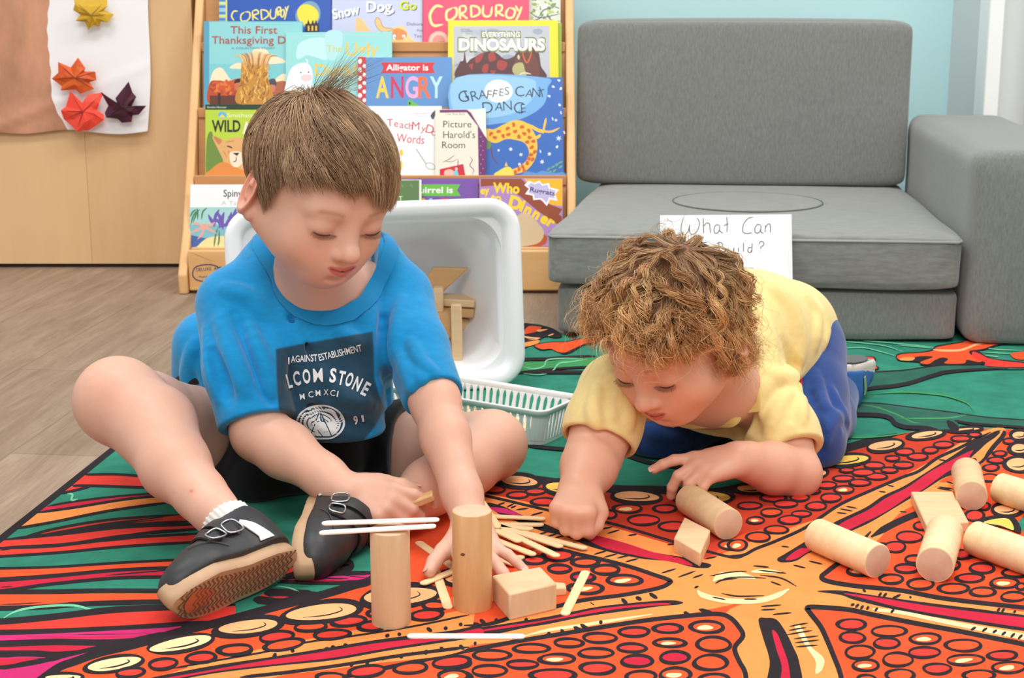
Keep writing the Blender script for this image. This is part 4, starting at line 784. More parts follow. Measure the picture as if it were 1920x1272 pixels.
# ------------------------------------------------------------------ white plastic tub lying on its side
PL = mat('tub_plastic', (240, 240, 242), .32, spec=.5, coat=.15)
pr_ = fl(983, 727, RZ); pl_ = onplane((430, 400), pr_, (0, 0, 1)); ztop = zat(378, pr_.y)
thy = radians(15); dl = radians(8)
U = np.array([cos(thy), sin(thy), 0]); Bk = np.array([-sin(thy), cos(thy), 0])         # right, inwards
V_ = np.array([0, 0, 1])*cos(dl)+Bk*sin(dl); Wn = Bk*cos(dl)-np.array([0, 0, 1])*sin(dl)
WD, HT = .437, (ztop-RZ)/cos(dl)+.0
base_r = np.array([pr_.x+.004, pr_.y, RZ+.002]); OC_ = base_r-U*WD/2+V_*HT/2
tub = empty('storage_tub', tuple(base_r-U*WD/2), label='large white plastic tub lying on its side behind the boy, open towards the front', cat='tub')
tl_ = np.array(tub.location)
def rr(w_, h_, r, d, cu=0, cv=0, n=8):
    out = []
    for (sx, sy, a0) in ((1, 1, 0), (-1, 1, 90), (-1, -1, 180), (1, -1, 270)):
        for k in range(n+1):
            a_ = radians(a0+90*k/n); x = sx*(w_/2-r)+r*cos(a_)+cu; y = sy*(h_/2-r)+r*sin(a_)+cv
            out.append(OC_+U*x+V_*y+Wn*d-tl_)
    return out
D = .235
prof = [(0, .012), (0, .004), (-.004, 0), (-.010, 0), (-.018, .001), (-.022, .004), (-.026, .014), (-.030, .02), (-.034, .024), (-.0345, .03)]   # (inset, depth): rolled rim
rings = [(WD+2*i, HT+2*i, max(.02, .050+i), d) for i, d in prof]
for t in np.linspace(.0, 1, 8)[1:]: i = -.0345-.035*t; rings.append((WD+2*i, HT+2*i, .052+.01*t, .03+(D-.05)*t))
i = -.072; rings += [(WD+2*i-.006, HT+2*i-.006, .06, D-.012), (WD+2*i-.02, HT+2*i-.02, .054, D-.003), (WD+2*i-.04, HT+2*i-.04, .045, D)]
# back side (outer skin)
outr = [(WD-.14, HT-.14, .045, D+.003), (WD-.132, HT-.132, .055, D-.004), (WD-.062, HT-.062, .052, .03), (WD-.056, HT-.056, .05, .016), (WD-.004, HT-.004, .05, .014)]
mb = MB(); n = 36; allr = rings; V = []; Fc = []
for w_, h_, r, d in allr: V += rr(w_, h_, r, d)
for k in range(len(allr)-1):
    for q in range(n): Fc.append((k*n+q, k*n+(q+1) % n, (k+1)*n+(q+1) % n, (k+1)*n+q))
Fc.append(tuple((len(allr)-1)*n+q for q in range(n)))
b0 = len(V)
for w_, h_, r, d in outr: V += rr(w_, h_, r, d)
Fc.append(tuple(b0+q for q in range(n))[::-1])
for k in range(len(outr)-1):
    for q in range(n): Fc.append((b0+k*n+q, b0+k*n+(q+1) % n, b0+(k+1)*n+(q+1) % n, b0+(k+1)*n+q))
for q in range(n): Fc.append((b0+4*n+q, b0+4*n+(q+1) % n, (q+1) % n, q))
o = mb.add(V, Fc).build('tub_shell', PL, tub, smooth=True); o.data.set_sharp_from_angle(angle=radians(50))
# ------------------------------------------------------------------ wooden blocks
def wmat(i): return [mat('block_birch', (232, 200, 158), .55, rgb2=(218, 180, 134), scale=9, stretch=(1, 9, 9), spec=.35, bump=.08, bscale=60), mat('block_pine', (246, 222, 180), .5, rgb2=(234, 200, 150), scale=9, stretch=(.6, 8, 8), spec=.35),
                     mat('block_alder', (204, 154, 100), .5, rgb2=(228, 186, 134), scale=6, stretch=(8, 8, .8), spec=.35), mat('block_pale', (232, 200, 162), .6, rgb2=(218, 180, 138), scale=6, stretch=(8, 8, .8), spec=.3)][i]
ENDG = mat('block_end_grain', (226, 192, 164), .75, rgb2=(208, 168, 138), scale=30, spec=.2)
KNOT = mat('wood_knot', (116, 74, 44), .6)
def cylinder(c0, c1, r, m, label, group='round wooden blocks on the rug', marks=()):
    c0, c1 = Vector(c0), Vector(c1); ax = c1-c0; L = ax.length
    mb = MB(); mb.mi(m); mb.mi(ENDG); n = 40; pf = [(0, 0), (r-.0014, 0), (r-.0004, .0005), (r, .0016), (r, L-.0016), (r-.0004, L-.0005), (r-.0014, L), (0, L)]
    v = []; f = []
    for k, (q, h) in enumerate(pf[1:-1]):
        for i in range(n): a_ = 2*pi*i/n; v.append((q*cos(a_), q*sin(a_), h))
    for k in range(5):
        for i in range(n): f.append((k*n+i, k*n+(i+1) % n, (k+1)*n+(i+1) % n, (k+1)*n+i))
    mb.add(v, f, m); b = len(v); mb.f += [tuple(range(n))[::-1], tuple(5*n+i for i in range(n))]; mb.m += [1, 1]
    o = mb.build('wooden_cylinder', None, None, smooth=True, label=label, cat='wooden block', group=group); o.data.set_sharp_from_angle(angle=radians(40))
    o.matrix_world = Matrix.Translation(c0) @ ax.to_track_quat('Z', 'Y').to_matrix().to_4x4()
    return o
def lying(p0, p1, r, m, label, **k):
    a_, b_ = fl(*p0, RZ+r), fl(*p1, RZ+r); return cylinder(a_, b_, r, wmat(m), label, **k)
def slab(px, z0, h, m, label, name='wooden_block', group='loose rectangular and wedge blocks on the rug', bev=.0015):
    """block whose top face is traced; stands from z0 to z0+h"""
    P = [fl(x, y, z0+h) for x, y in px]; c = sum(P, Vector())/len(P); loc_ = Vector((c.x, c.y, z0))
    return MB().prism([p-loc_-Vector((0, 0, h)) for p in P][::-1] if True else 0, (0, 0, h)).build(name, m, None, bevel=bev, label=label, cat='wooden block', group=group), loc_
def slabo(*a, **k):
    o, l = slab(*a, **k); o.location = l; return o
cb = fl(734, 1168, RZ); rL = abs(fl(771, 1168, RZ).x-cb.x); zl = zat(992, cb.y)
cylinder(cb, (cb.x, cb.y, zl), rL, wmat(3), 'upright wooden cylinder carrying two craft sticks in front of the boy', group='upright wooden cylinders')
TOPL = Vector((cb.x, cb.y, zl))
cb2 = fl(886, 1138, RZ); rR = abs(fl(923, 1138, RZ).x-cb2.x); zr = zat(957, cb2.y); c2t = atY(882, 957, cb2.y)
o = cylinder(cb2, (cb2.x, cb2.y, zr), rR, wmat(2), 'upright darker wooden cylinder with a knot, hiding the hand of the boy', group='upright wooden cylinders')
kx = Vector((-.0085, -math.sqrt(rR**2-.0085**2)-.0002, .06)); kb = MB()
kb.add([(kx.x+.0022*cos(t_)*(1+.3*sin(2*t_)), -math.sqrt(max(0, rR**2-(kx.x+.0022*cos(t_))**2))-.0002, kx.z+.0015*sin(t_)) for t_ in np.linspace(0, 2*pi, 12, endpoint=False)], [tuple(range(12))])
bpy.context.view_layer.update(); kb.v = [tuple(o.matrix_world.inverted() @ (Vector(cb2)+Vector(v))) for v in kb.v]
kb.build('knot', KNOT, o)
lying((1366, 984), (1292, 936), .0178, 0, 'tan wooden cylinder lying under the raised hand of the toddler')
lying((1646, 1053), (1531, 1003), .0180, 1, 'pale wooden cylinder lying alone on the orange starfish centre')
lying((1753, 1060), (1772, 996), .0190, 1, 'wooden cylinder lying end-on in front of the square block')
lying((1822, 931), (1812, 884), .0178, 0, 'short-looking wooden cylinder behind the square block')
lying((1975, 1062), (1826, 1009), .0185, 1, 'pale wooden cylinder leaving the picture at the right edge, nearer one')
lying((1985, 950), (1874, 915), .0178, 1, 'pale wooden cylinder leaving the picture at the right edge, farther one')
slabo([(1708, 922), (1787, 922), (1817, 979), (1737, 985)], RZ, .012, wmat(0), 'flat square wooden block behind the end-on cylinder')
T_ = lambda x, y, o=(860, 840): (o[0]+x/3.5556, o[1]+y/3.5556)
slabo([T_(1505, 460), T_(1678, 548), T_(1612, 700), T_(1435, 600)], RZ, .0165, wmat(0), 'small angled wooden block touching the cylinder near the toddler')
T3 = lambda x, y: T_(x, y, (860, 1000))
slabo([T3(545, 222), T3(657, 335), T3(338, 407), T3(222, 280)], RZ, .0275, wmat(3), 'thick square wooden block beside the darker upright cylinder', bev=.002)
slabo([(1030, 1090), (1060, 1093), (1062, 1102), (1030, 1104)], RZ, .009, wmat(0), 'small wooden offcut peeking out behind the thick square block')
# ------------------------------------------------------------------ craft sticks
STK = mat('craft_stick', (244, 218, 172), .6, rgb2=(236, 204, 152), scale=20, stretch=(.5, 10, 10), spec=.3); STW = mat('craft_stick_pale', (248, 236, 220), .6, spec=.3)
def stick_mesh(L, m):
    w_, t_ = .0048, .0019; v = []; pts = []
    for s_ in (1, -1):
        for k in range(9): a_ = -pi/2+pi*k/8; pts.append((s_*(L/2-w_+w_*cos(a_)), s_*w_*sin(a_), 0))
    mb = MB().prism(pts, (0, 0, t_)); o = mb.build('craft_stick', m, None, bevel=.0004, bseg=1); return o
sm = {}
def stick(p0, p1, z0, z1, label, m=STK, roll=0, group='craft sticks scattered by the upright cylinders', L=None):
    a_, b_ = (Vector(p0) if len(p0) == 3 else fl(*p0, z0)), (Vector(p1) if len(p1) == 3 else fl(*p1, z1)); d = b_-a_; L = L or d.length
    o = stick_mesh(L, m); x = d.normalized(); z = Vector((0, 0, 1)); z = (z-x*z.dot(x)).normalized(); y = z.cross(x)
    M = Matrix((x, y, z)).transposed() @ Matrix.Rotation(roll, 3, 'X'); o.matrix_world = Matrix.Translation((a_+b_)/2) @ M.to_4x4()
    return tag(o, label, 'craft stick', group)
stick((763, 1195), (985, 1196), RZ+.0005, RZ+.0005, 'pale craft stick lying alone nearest the camera', STW)
stick((815, 1068), (841, 1144), RZ+.0005, RZ+.0005, 'craft stick between the two upright cylinders')
stick((1099, 1073), (1058, 1156), RZ+.0005, RZ+.0005, 'craft stick to the right of the thick square block')
y_ = TOPL.y
stick(tuple(atY(598, 992, y_-.008)), tuple(atY(818, 979, y_-.008)), 0, 0, 'front craft stick balanced on top of the upright cylinder', STW, group=None).location.z = zl+.0012
o = stick(tuple(atY(603, 975, y_+.008)), tuple(atY(824, 968, y_+.008)), 0, 0, 'rear craft stick balanced on top of the upright cylinder', STW)
o.location.z = zl+.0012+.0022
stick((783, 1018), (868, 1078), RZ+.0005, RZ+.0005, 'craft stick under the fingertips, left of the darker cylinder')
pile = [((940, 990), (1100, 1031), 1, 'longest reaching craft stick of the fanned pile'), ((925, 985), (1054, 1028), 2, 'craft stick of the pile just left of the longest reaching one'), ((940, 995), (1047, 1046), 3, 'craft stick of the pile pointing towards the thick block'),
        ((905, 1005), (1003, 1043), 2, 'craft stick of the pile beside the fingers of the boy'), ((905, 985), (976, 1018), 4, 'short-looking craft stick on top of the pile'), ((880, 985), (1020, 986), 1, 'craft stick of the pile pointing at the fist of the toddler'),
        ((880, 968), (1023, 975), 1, 'rear craft stick of the pile touching the fist of the toddler'), ((880, 984), (1000, 994), 2, 'craft stick behind the top of the fanned pile'), ((900, 940), (934, 992), 5, 'steep craft stick leaning over the pile beside the darker cylinder'),
        ((860, 1020), (968, 1062), 1, 'craft stick low in the pile in front of the fingers'), ((862, 1085), (982, 1045), 0, 'craft stick crossing under the front of the pile')]
for p0, p1, k, lb in pile:
    z = RZ+.0006+.0021*k; stick(p0, p1, z if k != 5 else z+.012, z, lb)
stick((790, 1098), (880, 1060), RZ+.0026, RZ+.0026, 'craft stick mostly hidden behind the darker upright cylinder')
# ------------------------------------------------------------------ blocks inside the tub
def tblk(px, Y, depth, m, label, name='wooden_block', bev=.002, tilt=0):
    """block whose front face is traced at depth Y and reaches back by depth"""
    P = [atY(x, y, Y) for x, y in px]; c = sum(P, Vector())/len(P); e = Vector((0, depth*cos(tilt), depth*sin(tilt)))
    o = MB().prism([p-c for p in P], e).build(name, m, None, bevel=bev, label=label, cat='wooden block', group='wooden blocks piled in the white tub'); o.location = c; return o
TM, TA = wmat(0), wmat(2)
tm2 = mat('block_oak', (216, 172, 120), .5, rgb2=(200, 152, 102), scale=8, stretch=(1, 6, 6), spec=.35)
yt = pr_.y+.03
tblk([(772, 560), (812, 502), (878, 504), (834, 545), (826, 558)], yt+.085, .012, tm2, 'slanted flat board at the top of the pile in the tub')
tblk([(770, 558), (890, 564), (890, 578), (770, 572)], yt+.07, .05, TM, 'horizontal board under the slanted board in the tub')
tblk([(800, 574), (889, 579), (888, 597), (800, 594)], yt+.075, .05, tm2, 'lower horizontal board in the tub')
tblk([(840, 597), (885, 599), (884, 620), (840, 620)], yt+.09, .04, TM, 'third board end down at the right of the tub pile')
tblk([(846, 622), (884, 624), (880, 652), (846, 650)], yt+.09, .04, tm2, 'lowest board end at the right of the tub pile')
tblk([(812, 540), (831, 540), (831, 592), (809, 592)], yt+.045, .02, TM, 'short upright wooden stick in the middle of the tub pile')
o = tblk([(800, 596), (812, 588), (838, 588), (845, 594), (846, 634), (826, 642), (800, 640)], yt+.03, .04, tm2, 'chunky knotted block low in the tub pile')
tblk([(845, 572), (865, 572), (868, 701), (848, 702)], yt+.004, .02, TM, 'tall upright wooden bar at the right of the tub pile')
cylinder(atY(826, 686, yt+.015), atY(826, 686, yt+.09), .023, tm2, 'round block at the bottom of the tub pile', group='wooden blocks piled in the white tub')
tblk([(716, 700), (742, 705), (748, 738), (720, 742)], pr_.y-.06, .03, tm2, 'block end showing between the shirt and the tub rim')
tblk([(800, 645), (846, 640), (846, 662), (800, 664)], yt+.05, .05, TM, 'block supporting the knotted block in the tub')
# ------------------------------------------------------------------ white slotted basket
BP = mat('basket_plastic', (238, 238, 238), .4, spec=.4)
zr_ = RZ+.050; A1, A2 = fl(1018, 774, zr_), fl(851, 746, zr_); F1 = fl(1077, 742, zr_); dA = (A2-A1).normalized(); LB = .27
nA = (F1-A1); nA = nA-dA*nA.dot(dA); WB_ = nA.length; nA.normalize()
b1 = fl(1022, 838, RZ); bo = A1
bas = empty('slotted_basket', tuple(A1+dA*LB/2+nA*WB_/2-Vector((0, 0, zr_-RZ))), label='white slotted plastic basket holding craft sticks, behind the knee of the boy', cat='basket')
bl = Vector(bas.location)
def bp(u, v, h):   # u along, v across in 0..1, with taper towards the bottom
    tp = .010*(1-h/.05); uu = tp+(LB-2*tp)*u; vv = tp+(WB_-2*tp)*v
    return A1+dA*uu+nA*vv+Vector((0, 0, h-.05))-bl
def rloop(h, n=5, r=.016, grow=0):
    tp = .010*(1-h/.05)-grow; pts = []
    for (su, sv, a0) in ((0, 0, 180), (1, 0, 270), (1, 1, 0), (0, 1, 90)):
        cu = (tp+r) if not su else LB-tp-r; cv = (tp+r) if not sv else WB_-tp-r
        for k in range(n+1): a_ = radians(a0+90*k/n); pts.append(A1+dA*(cu+r*cos(a_))+nA*(cv+r*sin(a_))+Vector((0, 0, h-.05))-bl)
    return pts
rim = MB(); rp = [(.043, 0), (.043, .0022), (.050, .0035), (.0515, .003), (.0515, 0), (.050, -.001), (.043, -.0003)]
rr_ = [rloop(h, grow=g) for h, g in rp]; nb = len(rr_[0]); V = sum(rr_, []); Fc = []
for k in range(len(rp)):
    k2 = (k+1) % len(rp)
    for q in range(nb): Fc.append((k*nb+q, k*nb+(q+1) % nb, k2*nb+(q+1) % nb, k2*nb+q))
rim.add(V, Fc).build('rim', BP, bas, smooth=True)
bot = MB(); l0, l1, l2 = rloop(0), rloop(.006), rloop(.006, grow=-.0018); l3 = rloop(.0018, grow=-.0018)
V = l0+l1+l2+l3; Fc = [tuple(range(nb))[::-1]]
for k in range(3): Fc += [(k*nb+q, k*nb+(q+1) % nb, (k+1)*nb+(q+1) % nb, (k+1)*nb+q) for q in range(nb)]
Fc.append(tuple(3*nb+q for q in range(nb)))
bot.add(V, Fc).build('base', BP, bas)
wall = MB()
def slat(u0, u1, side):
    q = []
    for h, sh in ((.005, .28), (.012, .1), (.036, .0), (.044, .0)):
        pass
    lo, hi = .005, .0435
    def pt(u, h, ins):
        if side == 0: p = bp(u, 0, h)+nA*ins
        elif side == 1: p = bp(u, 1, h)-nA*ins
        elif side == 2: p = bp(0, u, h)+dA*ins
        else: p = bp(1, u, h)-dA*ins
        return p
    g = (u1-u0)
    prof = [(lo, -.20), (.02, -.02), (.036, .12), (.0405, -.02), (hi, -.28)]
    V = []; 
    for ins in (0, .0016):
        V += [pt(u0+g*s_, h, ins) for h, s_ in prof]+[pt(u1-g*s_, h, ins) for h, s_ in prof[::-1]]
    n = 10; wall.add(V, [tuple(range(n)), tuple(range(n, 2*n))[::-1]]+[(i, i+n, (i+1) % n+n, (i+1) % n) for i in range(n)])
nl = 21
for side in (0, 1):
    for k in range(nl): c = (k+.5)/nl; slat(.06+.88*c-.0125, .06+.88*c+.0125, side)
for side in (2, 3):
    for k in range(8): c = (k+.5)/8; slat(.12+.76*c-.030, .12+.76*c+.030, side)
for (s0, s1) in ((-1, -1), (1, -1), (1, 1), (-1, 1)): pass
lo_, hi_ = rloop(.005), rloop(.044); loi, hii = rloop(.005, grow=-.0016), rloop(.044, grow=-.0016)
for c in range(4):
    ids = list(range(c*6, c*6+6)); V = [lo_[i] for i in ids]+[hi_[i] for i in ids]+[loi[i] for i in ids]+[hii[i] for i in ids]
    wall.add(V, [(i, i+1, 7+i, 6+i) for i in range(5)]+[(12+i, 18+i, 19+i, 13+i) for i in range(5)]+[(0, 6, 18, 12), (5, 17, 23, 11)])
wall.build('slotted_wall', BP, bas)
r = random.Random(11)
for k in range(16):
    u = r.uniform(.30, .70) if k > 4 else .24+.02*k; v = .2+.6*r.random(); an = r.uniform(-.22, .22) if k % 4 else r.uniform(.2, .4); L = .114*(.9 if k % 3 else 1)
    c = A1+dA*(LB*(.24+.5*(k/16.)))+nA*(WB_*(.3+.4*((k*7) % 5)/4)); z = RZ+.0026+.0021*k*.75
    ang = min(abs(an), .25)*(1 if an > 0 else -1); d = (dA*cos(ang)+nA*sin(ang))
    stick(tuple(Vector((c.x, c.y, z))-d*.052), tuple(Vector((c.x, c.y, z))+d*.052), 0, 0, 'craft stick lying in the heap inside the white slotted basket', group='craft sticks inside the slotted basket')

hb = MB().box((0, 0, 0), (.030, .011, .0085)).build('wooden_block', wmat(2), None, bevel=.0015, label='small flat wooden block pinched between the thumb and fingers of the boy', cat='wooden block')
hb.location = atY(790, 938, 1.578); hb.rotation_euler = (radians(20), radians(-24), radians(-8))
# ------------------------------------------------------------------ smooth solid modelling: distance fields -> one continuous surface
f32 = np.float32
def V3(p): return np.asarray(p, dtype=np.float64)
class Sdf:
    def __init__(s): s.ops = []
    def _add(s, kind, fn, c, R, k): s.ops.append((kind, fn, V3(c), R, k)); return s
    def cone(s, a, b, ra, rb=None, k=.01, op='u'):
        a, b = V3(a), V3(b); rb = ra if rb is None else rb; ba = b-a; L2 = max(ba@ba, 1e-12)
        def fn(P):
            w = P-a; t = np.clip((w@ba)/L2, 0, 1); return np.linalg.norm(w-t[:, None]*ba, axis=1)-(ra+(rb-ra)*t)
        return s._add(op, fn, (a+b)/2, math.sqrt(L2)/2+max(ra, rb), k)
    def chain(s, pts, rs, k=.01, op='u'):
        for i in range(len(pts)-1): s.cone(pts[i], pts[i+1], rs[i], rs[i+1], k if i == 0 else min(k, .012), op)
        return s
    def ell(s, c, r, M=None, k=.01, op='u'):
        c = V3(c); r = V3(r) if hasattr(r, '__len__') else V3((r, r, r)); M = np.eye(3) if M is None else np.array(M)
        def fn(P):
            q = (P-c)@M; k0 = np.linalg.norm(q/r, axis=1); k1 = np.linalg.norm(q/r**2, axis=1); return k0*(k0-1)/np.maximum(k1, 1e-9)
        return s._add(op, fn, c, r.max(), k)
    def box(s, c, h, rad, M=None, k=.01, op='u'):
        c = V3(c); h = V3(h)-rad; M = np.eye(3) if M is None else np.array(M)
        def fn(P):
            q = np.abs((P-c)@M)-h; return np.linalg.norm(np.maximum(q, 0), axis=1)+np.minimum(q.max(1), 0)-rad
        return s._add(op, fn, c, np.linalg.norm(h)+rad, k)
    def plane(s, c, n, k=.002, R=9, op='i'):      # keep the side the normal points away from
        c, n = V3(c), V3(n); n = n/np.linalg.norm(n); return s._add(op, lambda P: (P-c)@n, c, R, k)
    def disp(s, fn, c=(0, 0, 0), R=99): return s._add('d', fn, c, R, 0)
    def merge(s, o, T=None):
        s.ops += o.ops; return s
    def ev(s, P, c=None, R=None):
        d = np.full(len(P), .06)
        for kind, fn, pc, pR, k in s.ops:
            if c is not None and pR < 8 and np.linalg.norm(pc-c) > pR+R+k*1.4+.012:
                continue
            if kind == 'd': d = d+fn(P); continue
            b = fn(P)
            if kind == 'u':
                if k > 0: h = np.maximum(k-np.abs(d-b), 0)/k; d = np.minimum(d, b)-h*h*k*.25
                else: d = np.minimum(d, b)
            else:
                if kind == 's': b = -b
                if k > 0: h = np.maximum(k-np.abs(d-b), 0)/k; d = np.maximum(d, b)+h*h*k*.25
                else: d = np.maximum(d, b)
        return d
    def grad(s, P, e=5e-4):
        g = np.stack([s.ev(P+np.eye(3)[i]*e)-s.ev(P-np.eye(3)[i]*e) for i in range(3)], 1); return g/np.maximum(np.linalg.norm(g, axis=1), 1e-9)[:, None]
    def mesh(s, lo, hi, h, B=24):
        """naive surface nets over sparse blocks; returns verts, quads"""
        lo = V3(lo); nb = np.ceil((V3(hi)-lo)/(h*B)).astype(int); N = nb*B+3
        gi = np.stack(np.meshgrid(*[np.arange(n) for n in nb], indexing='ij'), -1).reshape(-1, 3); C = lo+(gi+.5)*B*h; bR = B*h*.5*1.7321
        dc = s.ev(C); act = gi[np.abs(dc) < bR*1.7+.014]
        ids = []; pts = []; quads = []
        st = (N[1]*N[2], N[2], 1)
        for g in act:
            o = g*B; ax = [lo[i]+(o[i]+np.arange(B+1))*h for i in range(3)]
            P = np.stack(np.meshgrid(*ax, indexing='ij'), -1).reshape(-1, 3); c = lo+(g+.5)*B*h
            D = s.ev(P, c, bR).reshape(B+1, B+1, B+1); S = D < 0
            if S.all() or not S.any(): continue
            # cells
            cs = np.zeros((B, B, B), int)
            for dx in (0, 1):
                for dy in (0, 1):
                    for dz in (0, 1): cs += S[dx:B+dx, dy:B+dy, dz:B+dz]
            I = np.argwhere((cs > 0) & (cs < 8))
            acc = np.zeros((len(I), 3)); cnt = np.zeros(len(I))
            for a in range(3):
                e = [0, 0, 0]; e[a] = 1; o1, o2 = [q for q in range(3) if q != a]
                for u in (0, 1):
                    for v in (0, 1):
                        q = I.copy(); q[:, o1] += u; q[:, o2] += v; r = q+e
                        d0 = D[q[:, 0], q[:, 1], q[:, 2]]; d1 = D[r[:, 0], r[:, 1], r[:, 2]]; m = (d0 < 0) != (d1 < 0)
                        t = np.where(m, d0/np.where(m, d0-d1, 1), 0); pp = q.astype(float); pp[:, a] += t; acc += pp*m[:, None]; cnt += m
            pos = lo+(o+acc/cnt[:, None])*h
            ids.append((I+o)@np.array(st)); pts.append(pos)
            for a in range(3):
                o1, o2 = (a+1) % 3, (a+2) % 3; sl0 = [slice(0, B)]*3; sl1 = [slice(0, B)]*3; sl1[a] = slice(1, B+1)
                A0, A1 = S[tuple(sl0)], S[tuple(sl1)]; E = np.argwhere(A0 != A1)
                if not len(E): continue
                flip = A0[E[:, 0], E[:, 1], E[:, 2]]; base = (E+o)@np.array(st); u, v = st[o1], st[o2]
                q = np.stack([base, base-u, base-u-v, base-v], 1); q[~flip] = q[~flip][:, ::-1]; quads.append(q)
        ids = np.concatenate(ids); pts = np.concatenate(pts); Q = np.concatenate(quads)
        od = np.argsort(ids); ids, pts = ids[od], pts[od]
        ix = np.minimum(np.searchsorted(ids, Q), len(ids)-1); ok = (ids[ix] == Q).all(1)
        return pts, ix[ok][:, ::-1]
def sdf_obj(name, S, lo, hi, h, m, parent=None, origin=(0, 0, 0), colfn=None, relax=2, keep=True):
    V, Q = S.mesh(lo, hi, h)
    # light relaxation removes the grid stepping
    for _ in range(relax):
        e = np.concatenate([Q[:, [0, 1]], Q[:, [1, 2]], Q[:, [2, 3]], Q[:, [3, 0]]]); acc = np.zeros_like(V); n = np.zeros(len(V))
        np.add.at(acc, e[:, 0], V[e[:, 1]]); np.add.at(acc, e[:, 1], V[e[:, 0]]); np.add.at(n, e[:, 0], 1); np.add.at(n, e[:, 1], 1)
        V = V*.5+.5*acc/np.maximum(n, 1)[:, None]
    if keep:   # keep only the largest connected piece
        lab = np.arange(len(V))
        for _ in range(400):
            l0 = lab.copy(); mq = lab[Q].min(1)
            for c in range(4): np.minimum.at(lab, Q[:, c], mq)
            lab = lab[lab]
            if (lab == l0).all(): break
        u, ct = np.unique(lab, return_counts=True); g = u[ct.argmax()]; kp = lab == g
        nm = np.cumsum(kp)-1; Q = nm[Q[kp[Q[:, 0]]]]; V = V[kp]
    C = colfn(V) if colfn else None
    me = bpy.data.meshes.new(name); Vl = V-V3(origin)
    me.vertices.add(len(V)); me.vertices.foreach_set('co', Vl.astype(f32).ravel()); me.loops.add(len(Q)*4); me.loops.foreach_set('vertex_index', Q.astype(np.int32).ravel())
    me.polygons.add(len(Q)); me.polygons.foreach_set('loop_start', np.arange(0, len(Q)*4, 4, dtype=np.int32)); me.polygons.foreach_set('loop_total', np.full(len(Q), 4, np.int32)); me.polygons.foreach_set('use_smooth', np.ones(len(Q), bool))
    me.update(calc_edges=True); me.validate(); me.materials.append(m)
    if C is not None:
        at = me.color_attributes.new('tint', 'FLOAT_COLOR', 'POINT'); at.data.foreach_set('color', np.hstack([C, np.ones((len(C), 1))]).astype(f32).ravel())
    o = bpy.data.objects.new(name, me); SC.collection.objects.link(o); o.location = (0, 0, 0) if parent else origin
    if parent: o.parent = parent
    return o
def strands_obj(name, paths, rad, m, parent, origin, cols, flat=.5, tip=.25):
    """hair strands: paths (N,K,3) -> thin three-sided tubes"""
    N, K, _ = paths.shape; T = np.gradient(paths, axis=1); T /= np.linalg.norm(T, axis=2, keepdims=True)+1e-9
    ref = np.array([.3, .2, .93]); A = np.cross(T, ref); A /= np.linalg.norm(A, axis=2, keepdims=True)+1e-9; Bv = np.cross(T, A)
    t = np.linspace(0, 1, K); prof = np.where(t < .6, 1, 1-(1-tip)*(t-.6)/.4)[None, :, None]*np.asarray(rad).reshape(-1, 1, 1)
    V = np.stack([paths+prof*(A*cos(a)+Bv*sin(a)) for a in (0, 2.094, 4.189)], 2)     # N,K,3,3
    idx = np.arange(N*K*3).reshape(N, K, 3); Q = []
    for c in range(3): c2 = (c+1) % 3; Q.append(np.stack([idx[:, :-1, c], idx[:, :-1, c2], idx[:, 1:, c2], idx[:, 1:, c]], -1).reshape(-1, 4))
    Q = np.concatenate(Q); V = V.reshape(-1, 3)-V3(origin)
    me = bpy.data.meshes.new(name); me.vertices.add(len(V)); me.vertices.foreach_set('co', V.astype(f32).ravel()); me.loops.add(len(Q)*4); me.loops.foreach_set('vertex_index', Q.astype(np.int32).ravel())
    me.polygons.add(len(Q)); me.polygons.foreach_set('loop_start', np.arange(0, len(Q)*4, 4, dtype=np.int32)); me.polygons.foreach_set('loop_total', np.full(len(Q), 4, np.int32)); me.polygons.foreach_set('use_smooth', np.ones(len(Q), bool))
    me.update(calc_edges=True); me.materials.append(m); C = np.repeat(cols, K*3, axis=0) if cols.ndim == 2 else np.repeat(cols.reshape(-1, 3), 3, axis=0)
    if C.shape[0] == len(V):
        at = me.color_attributes.new('tint', 'FLOAT_COLOR', 'POINT'); at.data.foreach_set('color', np.hstack([C, np.ones((len(C), 1))]).astype(f32).ravel())
    o = bpy.data.objects.new(name, me); SC.collection.objects.link(o); o.parent = parent; return o
def px3(x, y, Y): return V3(atY(x, y, Y))
def rotm(rx=0, ry=0, rz=0): return np.array(Matrix.Rotation(radians(rz), 3, 'Z') @ Matrix.Rotation(radians(ry), 3, 'Y') @ Matrix.Rotation(radians(rx), 3, 'X'))
def frame(y, z):
    y = V3(y); y = y/np.linalg.norm(y); z = V3(z); z = z-y*(z@y); z = z/np.linalg.norm(z); return np.stack([np.cross(y, z), y, z], 1)
class Frame:
    def __init__(s, M, o, sc=1): s.M = np.array(M); s.o = V3(o); s.s = sc
    def __call__(s, x, y, z): return s.o+s.M@(V3((x, y, z))*s.s)
    def inv(s, P): return (P-s.o)@s.M/s.s
